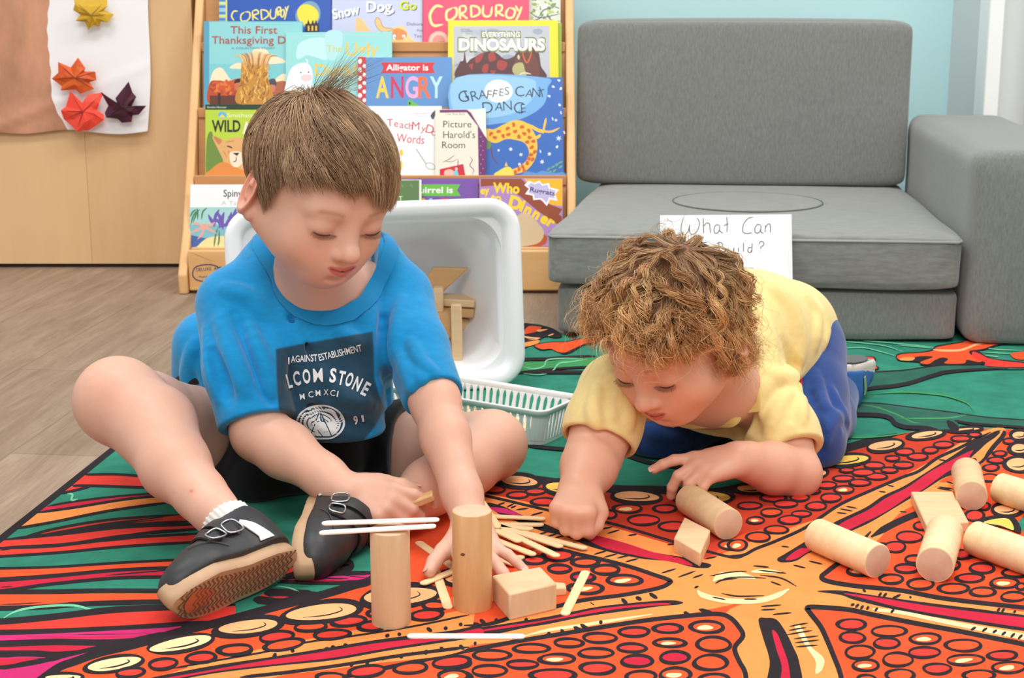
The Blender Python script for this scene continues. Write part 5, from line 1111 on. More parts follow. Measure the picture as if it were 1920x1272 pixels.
def add_hand(S, wrist, ydir, zdir, curls, spread=(8, 2, -4, -10), thumb=(45, 20, 10), side=1, sc=1., k=.004, thumb_curl=25, lens=1.0):
    """wrist frame: y to the fingers, z back of the hand, thumb on +x*side; curls = 4 tuples of joint bends (deg). returns fingertip data"""
    F = Frame(frame(ydir, zdir), wrist, sc); X = lambda x: x*side
    base = [(.0205, .058), (.0070, .061), (-.0065, .058), (-.0190, .052)]; L = [(.026, .017, .013), (.029, .019, .014), (.027, .018, .0135), (.021, .0135, .012)]; R = [.0082, .0084, .0080, .0070]
    S.cone(F(0, -.02, 0), F(0, .008, 0), .0195*sc, .0175*sc, k=.008*sc)
    for (bx, by), r in zip(base, R): S.cone(F(X(bx*.62), .004, -.001), F(X(bx), by-.002, -.001), .0125*sc, .0102*sc, k=.010*sc)
    S.cone(F(X(.012), .012, -.006), F(X(.026), .032, -.008), .0125*sc, .0105*sc, k=.010*sc)
    S.ell(F(0, .034, -.008), np.array((.022, .026, .008))*sc, F.M, k=.008*sc)
    tips = []
    for i in range(4):
        bx, by = base[i]; p = V3((X(bx), by, 0)); a = 0; sp = radians(spread[i])*side
        for j in range(3):
            a += radians(curls[i][j]); d = V3((sin(sp)*cos(a), cos(sp)*cos(a), -sin(a))); q = p+d*L[i][j]*lens
            S.cone(F(*p), F(*q), (R[i]-.0006*j)*sc, (R[i]-.0006*(j+1))*sc, k=(.006 if j == 0 else .0025)*sc)
            if j == 2: tips.append((F(*q), F.M@V3((0, sin(a), cos(a))), F.M@d, (R[i]-.0018)*sc))
            p = q
    # thumb leaves the side of the palm near its base
    ya, za, tw = [radians(v) for v in thumb]; p = V3((X(.020), .018, -.006)); d = V3((X(sin(ya)*cos(za)), cos(ya)*cos(za), -sin(za)))
    for j, (l, r0, r1) in enumerate(((.026, .0118, .0098), (.021, .0098, .0088), (.016, .0088, .0072))):
        if j: c = radians(thumb_curl); d = V3((d[0]*cos(c)-X(1)*sin(c)*.75, d[1]*cos(c)+sin(c)*.35, d[2]-sin(c)*.25)); d /= np.linalg.norm(d)
        q = p+d*l*lens; S.cone(F(*p), F(*q), r0*sc, r1*sc, k=(.010 if j == 0 else .003)*sc); p = q
    zt = V3((X(1), 0, .6)); zt = zt-d*(zt@d); zt /= np.linalg.norm(zt)
    tips.append((F(*p), F.M@zt, F.M@d, .0072*sc)); return tips
def nails(tips, parent, origin, which=range(5), sc=1):
    m = mat('finger_nail', (238, 184, 166), .25, spec=.6)
    for i in which:
        p, n, d, r = tips[i]; n = n-d*(n@d); n /= np.linalg.norm(n); x = np.cross(d, n); v = []; c = p+d*r*.15
        for a in range(3):
            for b in range(4):
                u, w = (b/3-.5)*1.5*r, (a/2-.5)*1.7*r; hgt = math.sqrt(max(0, (r*1.05)**2-u*u*.9))
                v.append(c+x*u+d*w+n*(hgt-.0003-(.0016*(w/r)**2*.4 if w > 0 else 0))-V3(origin))
        MB().add(v, [(a*4+b, a*4+b+1, a*4+b+5, a*4+b+4) for a in range(2) for b in range(3)]).build('fingernail', m, parent, smooth=True, sub=1)
def add_head(S, F, s=1., chub=1., ear=True, nose=1., lidz=0., mouth_open=.0):
    """a child's head; F maps head coordinates (x: own left, -y: face, z: up)"""
    M = F.M; e = lambda c, r, k, op='u', R=None: S.ell(F(*c), V3(r)*F.s, M if R is None else M@R, k*F.s, op)
    c_ = lambda a, b, ra, rb, k, op='u': S.cone(F(*a), F(*b), ra*F.s, rb*F.s, k*F.s, op)
    e((0, .012, .024), (.0715, .086, .074), .03); e((0, -.022, .022), (.060, .056, .056), .03)
    e((0, -.030, -.026), (.056, .050, .060), .03)
    for q in (1, -1):
        e((q*.033*chub, -.045, -.042), (.029*chub, .030, .030), .022)
        c_((q*.050, .004, -.042), (q*.014, -.046, -.076), .0225, .019, .024)
    e((0, -.055, -.080), (.021, .020, .016), .02)
    e((0, -.0695, -.057), (.030, .0165, .021), .024)                      # muzzle around the mouth
    for q in (1, -1):
        e((q*.030, -.091, -.011), (.0165, .011, .010), .014, 's')       # socket
        e((q*.030, -.0705, -.0125), (.0165, .0125, .0118), .006)        # lids over the lowered eye
        c_((q*.018, -.076, .006), (q*.042, -.068, .006), .005, .004, .018)
    c_((0, -.076, .000), (0, -.0905, -.031), .0065, .0092, .014)
    e((0, -.0965*nose, -.0375), (.0108, .0098, .0092), .007)
    for q in (1, -1): e((q*.0098, -.0875, -.0415), (.0066, .0075, .0062), .005)
    for q in (1, -1): e((q*.0052, -.0925, -.0478), (.0026, .0034, .0028), .003, 's')
    # mouth
    for q in (1, -1):
        c_((q*.0185, -.0795, -.0572), (q*.0035, -.0858, -.0578), .0022, .0032, .007); c_((q*.0145, -.0800, -.0602), (0, -.0846, -.0648), .0024, .0038, .007)
        c_((q*.0205, -.0820, -.0572), (0, -.0900, -.0616), .0006, .0011+mouth_open, .0018, 's')
    e((0, -.080, -.0735), (.009, .003, .0030), .010, 's')
    if ear:
        for q in (1, -1):
            Rr = rotm(rz=q*34, ry=q*-10, rx=-8)
            e((q*.0755, .014, -.012), (.0090, .0225, .0330), .010, 'u', Rr)
            e((q*.0845, .006, -.009), (.0070, .0145, .0235), .004, 's', Rr)
            e((q*.0795, .010, -.011), (.0036, .0088, .0135), .004, 'u', Rr)
            e((q*.0850, .005, -.014), (.0042, .0062, .0085), .003, 's', Rr)
            e((q*.0735, .006, -.040), (.0065, .0095, .0090), .006, 'u', Rr)
def face_tint(F, base, lip=(204, 104, 96), blush=(236, 140, 112), hair=(110, 80, 58), scalp=None, chub=1):
    def fn(V):
        q = F.inv(V); C = np.tile(np.array(lin(base)[:3]), (len(V), 1))
        def mix(w, col): nonlocal C; w = np.clip(w, 0, 1)[:, None]; C = C*(1-w)+np.array(lin(col)[:3])*w
        g = lambda c, r: np.exp(-(((q-np.array(c))/np.array(r))**2).sum(1))
        for s_ in (1, -1):
            mix(.28*g((s_*.036, -.068, -.040), (.020, .03, .016)), blush); mix(.4*g((s_*.080, .012, -.008), (.014, .022, .030)), (232, 120, 98))
            mix(.25*g((s_*.029, -.082, -.022), (.016, .02, .004)), (206, 130, 116))
            # brow
            bz = .0085-((np.abs(q[:, 0])-.030)/.02)**2*.0035; mix(.55*np.exp(-((q[:, 2]-bz)/.0028)**2)*np.clip((q[:, 0]*s_-.013)/.004, 0, 1)*np.clip((.045-q[:, 0]*s_)/.005, 0, 1)*(q[:, 1] < -.045), (164, 112, 78))
        mix(.25*g((0, -.100, -.042), (.012, .014, .010)), (232, 134, 112))
        ax = np.abs(q[:, 0]); w = np.clip((.0195-ax)/.005, 0, 1)*(q[:, 1] < -.070)
        top = -.0550+.02*ax-.0010*np.exp(-(ax/.003)**2); bot = -.0688+(ax/.019)**2*.0100
        mix(w*np.clip((top-q[:, 2])/.0012, 0, 1)*np.clip((q[:, 2]-bot)/.0014, 0, 1)*.9, lip)
        mix(w*np.exp(-((q[:, 2]+.0618-.22*ax)/.0011)**2)*.9, tuple(int(v*.55) for v in lip))
        if scalp: mix(scalp(q), hair)
        return C
    return fn
# ------------------------------------------------------------------ helpers for clothes
def group(S, sub, c, R, k=.01, op='u'): return S._add(op, sub.ev, c, R, k)
def march(S, px, Y0=1.2, Y1=2.6, n=70):
    """where the camera ray through each photo pixel meets the modelled surface"""
    r = rays(px); P = C0+r*(Y0/r[:, 1:2]); rn = r/np.linalg.norm(r, axis=1)[:, None]
    for _ in range(n): P = P+rn*(S.ev(P)*.85)[:, None]
    return P
def fold(S, s, r=.006, k=.010, sink=.4, op='u', Y0=1.2, taper=True):
    p = spline(P2(s), 4); P = march(S, p, Y0); n = S.grad(P); P = P-n*r*sink if op == 'u' else P+n*r*sink
    t = np.linspace(0, 1, len(P)); rr_ = r*(.25+.75*np.sin(pi*np.clip(t, .04, .96))**.7)
    return [(P[i], P[i+1], rr_[i], rr_[i+1], k, op) for i in range(len(P)-1)]
def folds(S, lst, Y0=1.2):
    out = []
    for f in lst: out += fold(S, f[0], f[1] if len(f) > 1 else .006, f[2] if len(f) > 2 else .010, f[3] if len(f) > 3 else .4, f[4] if len(f) > 4 else 'u', Y0)
    for a, b, ra, rb, k, op in out: S.cone(a, b, ra, rb, k=k, op=op)
def snap(S, P, off=.001, it=6):
    P = np.array(P, float)
    for _ in range(it): P = P-S.grad(P)*S.ev(P)[:, None]
    return P+S.grad(P)*off
def ribbon(S, pts, w, th, name, m, parent, origin, off=.0008, up=None, closed=False, sm=4, nw=3, ends=True):
    """a flat band following the modelled surface"""
    c = spline(np.array(pts, float), sm, closed); c = snap(S, c, 0); k = len(c); T = (np.roll(c, -1, 0)-np.roll(c, 1, 0)) if closed else np.gradient(c, axis=0); N = S.grad(c); X = np.cross(T, N); X /= np.linalg.norm(X, axis=1)[:, None]
    wd = w if hasattr(w, '__len__') else None; W_ = np.interp(np.linspace(0, 1, k), np.linspace(0, 1, len(wd)), wd) if wd is not None else np.full(k, w)
    L0 = []
    for j in range(nw+1): u = (j/nw-.5); L0.append(snap(S, c+X*(u*W_)[:, None], off, 2))
    G = np.stack(L0, 1); Nn = S.grad(G.reshape(-1, 3)).reshape(G.shape); Hh = G+Nn*th; V = np.concatenate([G.reshape(-1, 3), Hh.reshape(-1, 3)])-V3(origin); n1 = k*(nw+1); g = lambda i, j: (i % k)*(nw+1)+j; Fc = []
    for i in range(k if closed else k-1):
        for j in range(nw): Fc.append((g(i, j)+n1, g(i+1, j)+n1, g(i+1, j+1)+n1, g(i, j+1)+n1))
        Fc.append((g(i, 0), g(i+1, 0), g(i+1, 0)+n1, g(i, 0)+n1)); Fc.append((g(i, nw), g(i, nw)+n1, g(i+1, nw)+n1, g(i+1, nw)))
    if not closed:
        for i in (0, k-1): Fc += [(g(i, j), g(i, j+1), g(i, j+1)+n1, g(i, j)+n1) for j in range(nw)]
    o = MB().add(V, Fc).build(name, m, parent, smooth=True); o.data.set_sharp_from_angle(angle=radians(50)); return o
def inpoly(p, poly):
    """signed distance (pixels, negative inside) to a closed outline"""
    p = np.asarray(p); poly = np.asarray(poly); d = np.full(len(p), 1e9); ins = np.zeros(len(p), bool)
    for a, b in zip(poly, np.roll(poly, -1, 0)):
        ab = b-a; t = np.clip(((p-a)@ab)/max(ab@ab, 1e-9), 0, 1); d = np.minimum(d, np.linalg.norm(p-a-t[:, None]*ab, axis=1))
        c = ((a[1] > p[:, 1]) != (b[1] > p[:, 1])); xi = (b[0]-a[0])*(p[:, 1]-a[1])/np.where(b[1] == a[1], 1e-9, b[1]-a[1])+a[0]; ins ^= c & (p[:, 0] < xi)
    return np.where(ins, -d, d)
def shoe(F, parent, origin, L=.165, w=.029, mats=None, straps=True, name='shoe', tread=True, stripe_side=-1):
    up, solem, grv, wht, met = mats; S = Sdf(); s = F.s; G = lambda *a: F(*a)
    k = L/.165
    S.ell(G(0, .119*k, .022), (V3((.0280*w/.029, .042*k, .024)))*s, F.M, k=.01); S.cone(G(0, .10*k, .030), G(0, .055*k, .044), .0255*s, .0245*s, k=.02)
    S.cone(G(0, .060*k, .040), G(0, .028*k, .042), .026*s, .026*s, k=.02); S.cone(G(0, .030*k, .020), G(0, .028*k, .058), .0262*s, .0275*s, k=.012); S.cone(G(0, .10*k, .020), G(0, .03*k, .018), .0275*s, .0262*s, k=.01)
    S.cone(G(0, .034*k, .050), G(0, .026*k, .100), .0215*s, .026*s, k=.003, op='s'); S.plane(G(0, 0, .012*s), -F.M[:, 2], k=.001); S.plane(G(0, .03*k, .074), F.M@V3((0, -.25, 1)), k=.003)
    part = empty(name, (0, 0, 0)); part.parent = parent; part.location = tuple(F.o-V3(origin)); o0 = F.o
    up_o = sdf_obj('shoe_upper', S, F.o-V3((.2, .2, .2)), F.o+V3((.2, .2, .2)), .0016, up, part, o0)
    n = 48; t = np.linspace(0, 2*pi, n, endpoint=False); yy = (1-np.cos(t))/2
    def outline(gr=0): # heel at y=0, toe at y=L
        P = []
        for a in t:
            y = (1-cos(a))/2; ww = np.interp(y, [0, .08, .2, .45, .7, .88, 1], [.62, .86, .90, .82, 1.06, .92, .45]); side = sin(a); x = w*ww*abs(side)**.55*(1 if side > 0 else -1)
            P.append((x+(.003 if side > 0 else -.002)*math.sin(y*pi)*0+(.004*math.sin(y*3)*(1 if stripe_side > 0 else -1)), y*L))
        c = np.array(P).mean(0); return [(c[0]+(x-c[0])*(1+gr), c[1]+(y-c[1])*(1+gr*.5)) for x, y in P]
    V = []; prof = [(-.06, 0), (0, .002), (.015, .008), (.0, .016), (.0, .020), (-.08, .0215)]
    for gr, z in prof: V += [G(x, y, z+(.004*max(0, (y/L-.8)/.2)**2)) -o0 for x, y in outline(gr)]
    Fc = [tuple(range(n))[::-1]]+[(r_*n+i, r_*n+(i+1) % n, (r_+1)*n+(i+1) % n, (r_+1)*n+i) for r_ in range(len(prof)-1) for i in range(n)]+[tuple((len(prof)-1)*n+i for i in range(n))]
    so = MB().add(V, Fc).build('sole', solem, part, smooth=True); so.data.set_sharp_from_angle(angle=radians(45))
    if tread:
        mb = MB()
        for i in range(26):
            y0 = L*(.07+.86*i/25); hw = w*np.interp(y0/L, [0, .08, .2, .45, .7, .88, 1], [.4, .6, .66, .60, .80, .66, .3]); c0x = .004*math.sin(y0/L*3)*(1 if stripe_side > 0 else -1)
            xs_ = np.linspace(-hw, hw, 19); zz = -.0006+0*xs_; pts = [(c0x+x, y0+.0026*math.sin(x*520), .004*max(0, (y0/L-.8)/.2)**2) for x in xs_]
            V = [G(x, y-.0011, z-.0004)-o0 for x, y, z in pts]+[G(x, y+.0011, z-.0004)-o0 for x, y, z in pts]
            mb.add(V, [(j, j+1, 20+j, 19+j) for j in range(18)])
        mb.build('tread', grv, so)
        if tread == 2:
            tt = np.linspace(0, 2*pi, 16, endpoint=False); MB().add([G(.002+.014*cos(a)*(1+.2*sin(3*a)), L*.80+.018*sin(a), -.0008+.0005)-o0 for a in tt], [tuple(range(16))]).build('worn_patch', mat('worn_rubber', (196, 104, 70), .6), so)
    return part, S, G, o0
# ------------------------------------------------------------------ the older boy in the blue T-shirt, sitting cross-legged
SKC = (223, 174, 151)
SK_B = mat('skin_boy', SKC, .48, vcol='tint', var=.03, scale=60, bump=.06, bscale=900, spec=.4, sss=.1)
BF = Frame(rotm(rx=22.5, ry=5, rz=38), px3(597, 346, 1.665), .955)
ORB = (-.26, 1.80, RZ)
boy = empty('person', ORB, label='boy in a blue printed T-shirt and black shorts sitting cross-legged, looking down at blocks', cat='person')
# shoes first: their frames place the ankles
Hc, Tc = V3(fl(541, 1092, RZ)), V3(fl(318, 1183, RZ)); yR = (Tc-Hc)/np.linalg.norm(Tc-Hc)
MR = frame(yR, (-.64, .64, .42)); ux = MR[:, 0]; ux = ux if ux[2] > 0 else -ux
SR = Frame(MR, Hc+ux*.0285+V3((0, 0, .001))-yR*.002, 1); LR = np.linalg.norm(Tc-Hc)+.006
Hl, Tl = px3(589, 942, 1.625), px3(556, 1034, 1.505)
ML = frame(Tl-Hl, (.70, .70, .12)); SL = Frame(ML, Hl, 1); LL = np.linalg.norm(Tl-Hl)*1.0
sR, sL = px3(437, 572, 1.735), px3(742, 560, 1.80)         # shoulders (own right = left in the picture)
eR, eL = px3(487, 812, 1.655), px3(815, 752, 1.665)        # elbows
wR, wL = px3(650, 922, 1.585), px3(884, 988, 1.54)        # wrists
pel = px3(560, 870, 1.90); hR, hL = px3(470, 862, 1.88), px3(640, 862, 1.87)
kR, kL = px3(222, 752, 1.67), px3(922, 835, 1.80)          # knees
aR, aL = SR(0, .030, .098), SL(.0, .026, .098)
def lerp(a, b, t): return a*(1-t)+b*t
B = Sdf()
B.ell(pel, (.095, .075, .07), k=.02); B.cone(pel, px3(575, 700, 1.84), .07, .07, k=.03); B.cone(px3(575, 700, 1.84), px3(592, 590, 1.785), .07, .072, k=.03)
B.cone(sR, sL, .036, .036, k=.03)
nb = px3(597, 560, 1.775)
B.cone(nb, BF(0, .022, -.045), .040, .036, k=.03); B.cone(px3(612, 575, 1.745), BF(0, -.005, -.05), .030, .030, k=.03)
B.chain([sR, lerp(sR, eR, .5), eR], [.036, .033, .030], k=.02); B.chain([eR, lerp(eR, wR, .3), lerp(eR, wR, .75), wR], [.030, .0305, .0225, .0195], k=.015)
B.chain([sL, lerp(sL, eL, .5), eL], [.036, .031, .0262], k=.02); B.chain([eL, lerp(eL, wL, .3), lerp(eL, wL, .75), wL], [.0262, .0262, .0205, .0188], k=.015)
B.chain([hR, lerp(hR, kR, .45), lerp(hR, kR, .8), kR], [.062, .056, .047, .044], k=.02)
B.ell(kR+V3((.004, -.012, .004)), (.042, .036, .042), k=.02)
B.chain([kR, lerp(kR, aR, .28)+V3((.010, .010, 0)), lerp(kR, aR, .62), lerp(kR, aR, .88), aR, SR(0, .034, .045)], [.044, .0445, .036, .0255, .0225, .020], k=.018)
B.chain([hL, lerp(hL, kL, .5), kL], [.060, .050, .041], k=.02); B.chain([kL, lerp(kL, aL, .3)+V3((0, -.004, .002)), lerp(kL, aL, .7), aL, SL(0, .034, .045)], [.041, .0395, .031, .0235, .020], k=.012)
add_head(B, BF)
tR = add_hand(B, wR, (.93, -.30, -.18), (.12, -.78, .60), [(16, 26, 16), (30, 40, 20), (44, 46, 24), (52, 50, 26)], thumb=(26, 16, 0), side=-1, sc=.84, thumb_curl=10)
tL = add_hand(B, wL, (.16, -.97, -.16), (.0, -.16, .98), [(4, 8, 8), (4, 8, 8), (4, 10, 8), (4, 12, 8)], spread=(10, -4, -20, -38), thumb=(44, 6, 0), side=1, sc=.90, thumb_curl=10)
hairline = lambda x, y: np.interp(y, [-.09, -.055, -.03, -.005, .0, .02, .05, .09], [.050, .046, .040, .004, .004, .016, -.030, -.040])
def scalpB(q):
    return np.clip((q[:, 2]-hairline(q[:, 0], q[:, 1]))/.004, 0, 1)*(np.linalg.norm(q, axis=1) < .13)
# ---- T-shirt
T = Sdf()
T.ell(px3(592, 620, 1.795), (.118, .085, .085), k=.03); T.ell(px3(552, 740, 1.845), (.122, .100, .10), k=.04)
T.chain([sR+V3((.01, .01, 0)), px3(520, 500, 1.775), px3(600, 500, 1.805), px3(690, 500, 1.80), sL], [.043, .040, .046, .040, .043], k=.03)
T.chain([px3(600, 650, 1.745), px3(618, 740, 1.735), px3(640, 810, 1.735)], [.062, .060, .052], k=.04)
T.chain([px3(392, 650, 1.84), px3(385, 740, 1.87)], [.045, .042], k=.03)
def sleeve(s0, s1, rs, tend, arm_r):
    q = Sdf(); d = (s1-s0)/np.linalg.norm(s1-s0); L_ = np.linalg.norm(s1-s0); q.chain([s0, lerp(s0, s1, .5), s1+d*.02], rs, k=.02)
    end = s0+d*L_*tend; q.plane(end, d+V3((0, 0, 0)), k=.003); q.cone(end-d*.05, end+d*.05, arm_r, arm_r+.006, k=.002, op='s'); return q, (s0+s1)/2, L_/2+.07
for a in (sleeve(sR+V3((0, 0, 0)), eR, [.043, .047, .043], .93, .031), sleeve(sL, eL, [.042, .038, .034], .97, .0262)): group(T, a[0], a[1], a[2], .012)
T.plane((0, 0, .088), (0, 0, -1), k=.006)
Lp, Rp, Bp = px3(508, 470, 1.775), px3(708, 482, 1.795), px3(613, 592, 1.712)
nc = (Lp+Rp)/2; ue = (Rp-Lp)/2; ve = Bp-nc; nn = np.cross(ue, ve); nn /= np.linalg.norm(nn); nn = nn if nn[1] < 0 else -nn
MU = np.stack([ue/np.linalg.norm(ue), np.cross(nn, ue/np.linalg.norm(ue)), nn], 1)
folds(T, [('478,480 498,560 520,640 524,720', .008, .014), ('440,590 468,660 500,720 508,750', .006, .012, .3, 's'), ('470,615 500,690 512,740', .007), ('410,600 440,680 460,735', .005, .014), ('385,620 395,690 408,750', .007), ('400,660 418,710 432,755', .005, .01, .3, 's'),
          ('520,560 560,640 575,720 570,800', .007, .016), ('545,600 580,660', .005, .012, .3, 's'), ('640,620 660,640 690,640', .005, .012), ('700,520 690,590 700,660 712,740', .008, .014), ('720,600 728,680 730,760', .007, .010, .2, 's'),
          ('755,560 742,620 735,680', .006), ('770,640 790,680 815,700', .004, .010), ('765,690 800,720 830,725', .0035, .009), ('745,660 760,700 780,750', .005, .01), ('600,690 640,740 700,760', .004, .012), ('580,760 620,790 690,800', .004, .012, .3, 's'),
          ('362,640 350,700 352,735', .006), ('372,690 392,760', .005), ('490,500 530,600', .005, .012), ('680,480 650,600', .005, .014), ('420,540 470,560 500,600', .004, .014)])
T0 = Sdf(); T0.ops = list(T.ops)
def neckcut(P):
    q = (P-nc)@MU; a, b = np.linalg.norm(ue)*.98, np.linalg.norm(ve)*.99
    r = np.sqrt((q[:, 0]/a)**2+(q[:, 1]/b)**2); return np.maximum((r-1)*min(a, b)*.9, np.abs(q[:, 2])-.075)
T._add('s', neckcut, nc, .12, .004)
# chest skin seen in the neck opening
B.ell(nc-nn*.030+ve*.30, (np.linalg.norm(ue)*1.02, np.linalg.norm(ve)*.95, .024), MU, k=.02)
sq = P2('517,655 560,646 640,632 699,622 701,670 702,709 712,745 722,767 700,805 668,842 600,832 560,824 528,800 522,760 519,709')
def shirt_tint(V):
    C = np.tile(np.array(lin((12, 138, 198))[:3]), (len(V), 1)); d = inpoly(proj(V), sq); w = (1/(1+np.exp(d/.55)))*(V[:, 1] < 1.80); w = w[:, None]
    return C*(1-w)+np.array(lin((34, 70, 92))[:3])*w
TB = mat('tshirt_blue_jersey', (12, 138, 198), .85, vcol='tint', var=.10, scale=170, stretch=(.35, 1, 1), bump=.22, bscale=900, sheen=.25, spec=.2, dist=.0006)
shirt = sdf_obj('tshirt', T, (-.50, 1.55, .07), (-.03, 1.98, .36), .0016, TB, boy, ORB, shirt_tint); shirt['label'] = 'bright blue short sleeve T-shirt with a navy print'
# collar band
th = np.linspace(0, 2*pi, 44, endpoint=False); a_, b_ = np.linalg.norm(ue), np.linalg.norm(ve)
lp = [nc+MU[:, 0]*a_*1.10*cos(q)+MU[:, 1]*b_*1.12*sin(q)+nn*.01 for q in th]
TBC = mat('tshirt_collar', (12, 132, 190), .85, bump=.2, bscale=700, sheen=.25, spec=.2)
ribbon(T0, lp, .019, .0016, 'collar', TBC, shirt, ORB, closed=True, sm=1)
# printed lettering
from mathutils.bvhtree import BVHTree
def bvh(o):
    me = o.data; n = len(me.vertices); co = np.empty(n*3); me.vertices.foreach_get('co', co); return BVHTree.FromPolygons([tuple(v) for v in co.reshape(-1, 3)+V3(o.location)+V3(o.parent.location)], [tuple(p.vertices) for p in me.polygons])
TBV = bvh(shirt)
def warp(P, h):
    R_ = rays(P); out = []
    for r in R_:
        hit = TBV.ray_cast(Vector(C0), Vector(r)); q = hit[0] if hit[0] else Vector(C0+r*(1.72/r[1])); n_ = hit[1] if hit[0] else Vector((0, -1, 0))
        if n_.dot(Vector(r)) > 0: n_ = -n_
        out.append(np.array(q+(n_*.2+Vector(-r).normalized()*.8)*(h+.0006)))
    return np.array(out)
pr = Art((0, 0, 0), (0, 0, 1), step=.0002, inc=.00003); pr.warp = warp; WH = mat('print_white', (232, 234, 236), .8); DK = mat('print_navy', (34, 70, 92), .85)
pr.T = None
arc = lambda A_, w_: (lambda V: np.stack([V[:, 0], V[:, 1]-A_*((V[:, 0]/w_-.5)**2*4-1)*-1*-1], 1))
pr.text('I', 540, 683, 12.5, WH, 3, bold=.02); pr.text('AGAINST', 546, 680, 12.5, WH, 49, rot=-3, bold=.012); pr.text('ESTABLISHMENT', 599, 677, 12.5, WH, 82, rot=-13, bold=.012)
for ch, x, y, r_, w_ in (('L', 541, 728, -14, 9), ('C', 552, 723, -9, 13), ('O', 569, 719, -6, 14), ('M', 588, 717, -4, 18), ('S', 617, 716, 6, 12), ('T', 632, 720, 12, 12), ('O', 645, 722, 18, 13), ('N', 659, 729, 24, 13), ('E', 675, 738, 28, 11)): pr.text(ch, x, y, 25, WH, w_, rot=r_, bold=.03 if ch != 'M' else .012)
for ch, x, y, r_ in (('M', 563, 750, -8), ('C', 579, 746, -8), ('M', 592, 743, -4), ('X', 607, 741, 0), ('C', 619, 742, 6), ('I', 631, 744, 10)): pr.text(ch, x, y, 11, WH, 9 if ch != 'I' else 2.4, rot=r_, bold=.004)
pr.text('9', 664, 796, 15, WH, 8, rot=-8, bold=.03); pr.text('1', 679, 791, 12, WH, 4, rot=-10, bold=.02); pr.text('2', 537, 814, 10, WH, 8, rot=-20, bold=.02)
def disc(x, y, rx, ry, m, ylim=836):
    t_ = np.linspace(0, 2*pi, 40, endpoint=False)[::-1]; P = np.stack([x+rx*np.cos(t_), np.minimum(y+ry*np.sin(t_), ylim)], 1); n = len(P)
    rings_ = [P*(k/5)+np.array([x, y])*(1-k/5) for k in range(1, 6)]; V = np.vstack([[[x, y]]]+rings_); Fc = [(0, 1+i, 1+(i+1) % n) for i in range(n)]+[(1+k*n+i, 1+(k+1)*n+i, 1+(k+1)*n+(i+1) % n, 1+k*n+(i+1) % n) for k in range(4) for i in range(n)]
    pr.put(V, Fc, m)
disc(601, 793, 46, 34, WH, 824); disc(601, 793, 42, 31, DK, 821); disc(601, 794, 38, 28, WH, 818)
K2 = DK
for q in ('598,774 586,818 596,818', '600,774 601,806 609,812 604,790', '602,774 622,817 612,816', '582,818 596,806 606,818'): pr.fill(q, K2, False)
pr.stroke('598,774 582,818', 2, K2, False, n=1); pr.stroke('601,774 622,818', 2, K2, False, n=1)
pm_ = pr.mb; pm_.v = [tuple(V3(v)-V3(ORB)) for v in pm_.v]; pm_.build('shirt_print', None, shirt)
# ---- shorts
Sh = Sdf(); Sh.ell(pel, (.112, .092, .080), k=.02); Sh.cone(pel+V3((0, -.03, -.01)), px3(600, 860, 1.80), .07, .06, k=.03); Sh.cone(pel+V3((-.04, -.05, -.02)), px3(480, 900, 1.76), .06, .045, k=.03)
def leg(a, b, rs, t_, rin):
    q = Sdf(); d = (b-a)/np.linalg.norm(b-a); L_ = np.linalg.norm(b-a); q.chain([a, lerp(a, b, .5), b], rs, k=.02); e = a+d*L_*t_; q.plane(e, d+V3((0, 0, -.15)), k=.003); q.cone(e-d*.03, e+d*.05, rin, rin, k=.003, op='s'); return q, (a+b)/2, L_/2+.09
for a in (leg(hR, kR, [.074, .070, .06], .50, .0585), leg(hL, kL, [.070, .064, .05], .46, .054)): group(Sh, a[0], a[1], a[2], .012)
Sh.plane((0, 0, RZ+.002), (0, 0, -1), k=.004)
Sh.disp(lambda P: .0016*np.sin(P[:, 0]*70+P[:, 2]*50)*np.sin(P[:, 1]*46+2*np.sin(P[:, 0]*25)))
sdf_obj('shorts', Sh, (-.52, 1.6, -.01), (.05, 2.05, .22), .0024, mat('shorts_black', (22, 22, 26), .85, var=.2, scale=40, bump=.2, bscale=500, sheen=.2, spec=.25), boy, ORB)['label'] = 'black shorts'
def skin_b(V, f=face_tint(BF, SKC, scalp=scalpB, hair=(112, 84, 62))):
    C = f(V); p = proj(V); m = (V[:, 2] < .22)
    for x, y, r, w, c in ((359, 921, 2.2, .8, (196, 60, 60)), (359, 921, 6, .35, (226, 120, 110)), (325, 925, 4, .35, (220, 120, 106)), (200, 745, 34, .16, (220, 130, 110)), (950, 850, 24, .15, (226, 130, 110))):
        g = (w*np.exp(-((p[:, 0]-x)**2+(p[:, 1]-y)**2)/r**2)*m)[:, None]; C = C*(1-g)+np.array(lin(c)[:3])*g
    return C
body = sdf_obj('body', B, (-.62, 1.30, -.01), (.16, 2.02, .56), .00125, SK_B, boy, ORB, skin_b)
nails(tR, boy, ORB, (0, 1, 4), .92); nails(tL, boy, ORB, range(5), .9)
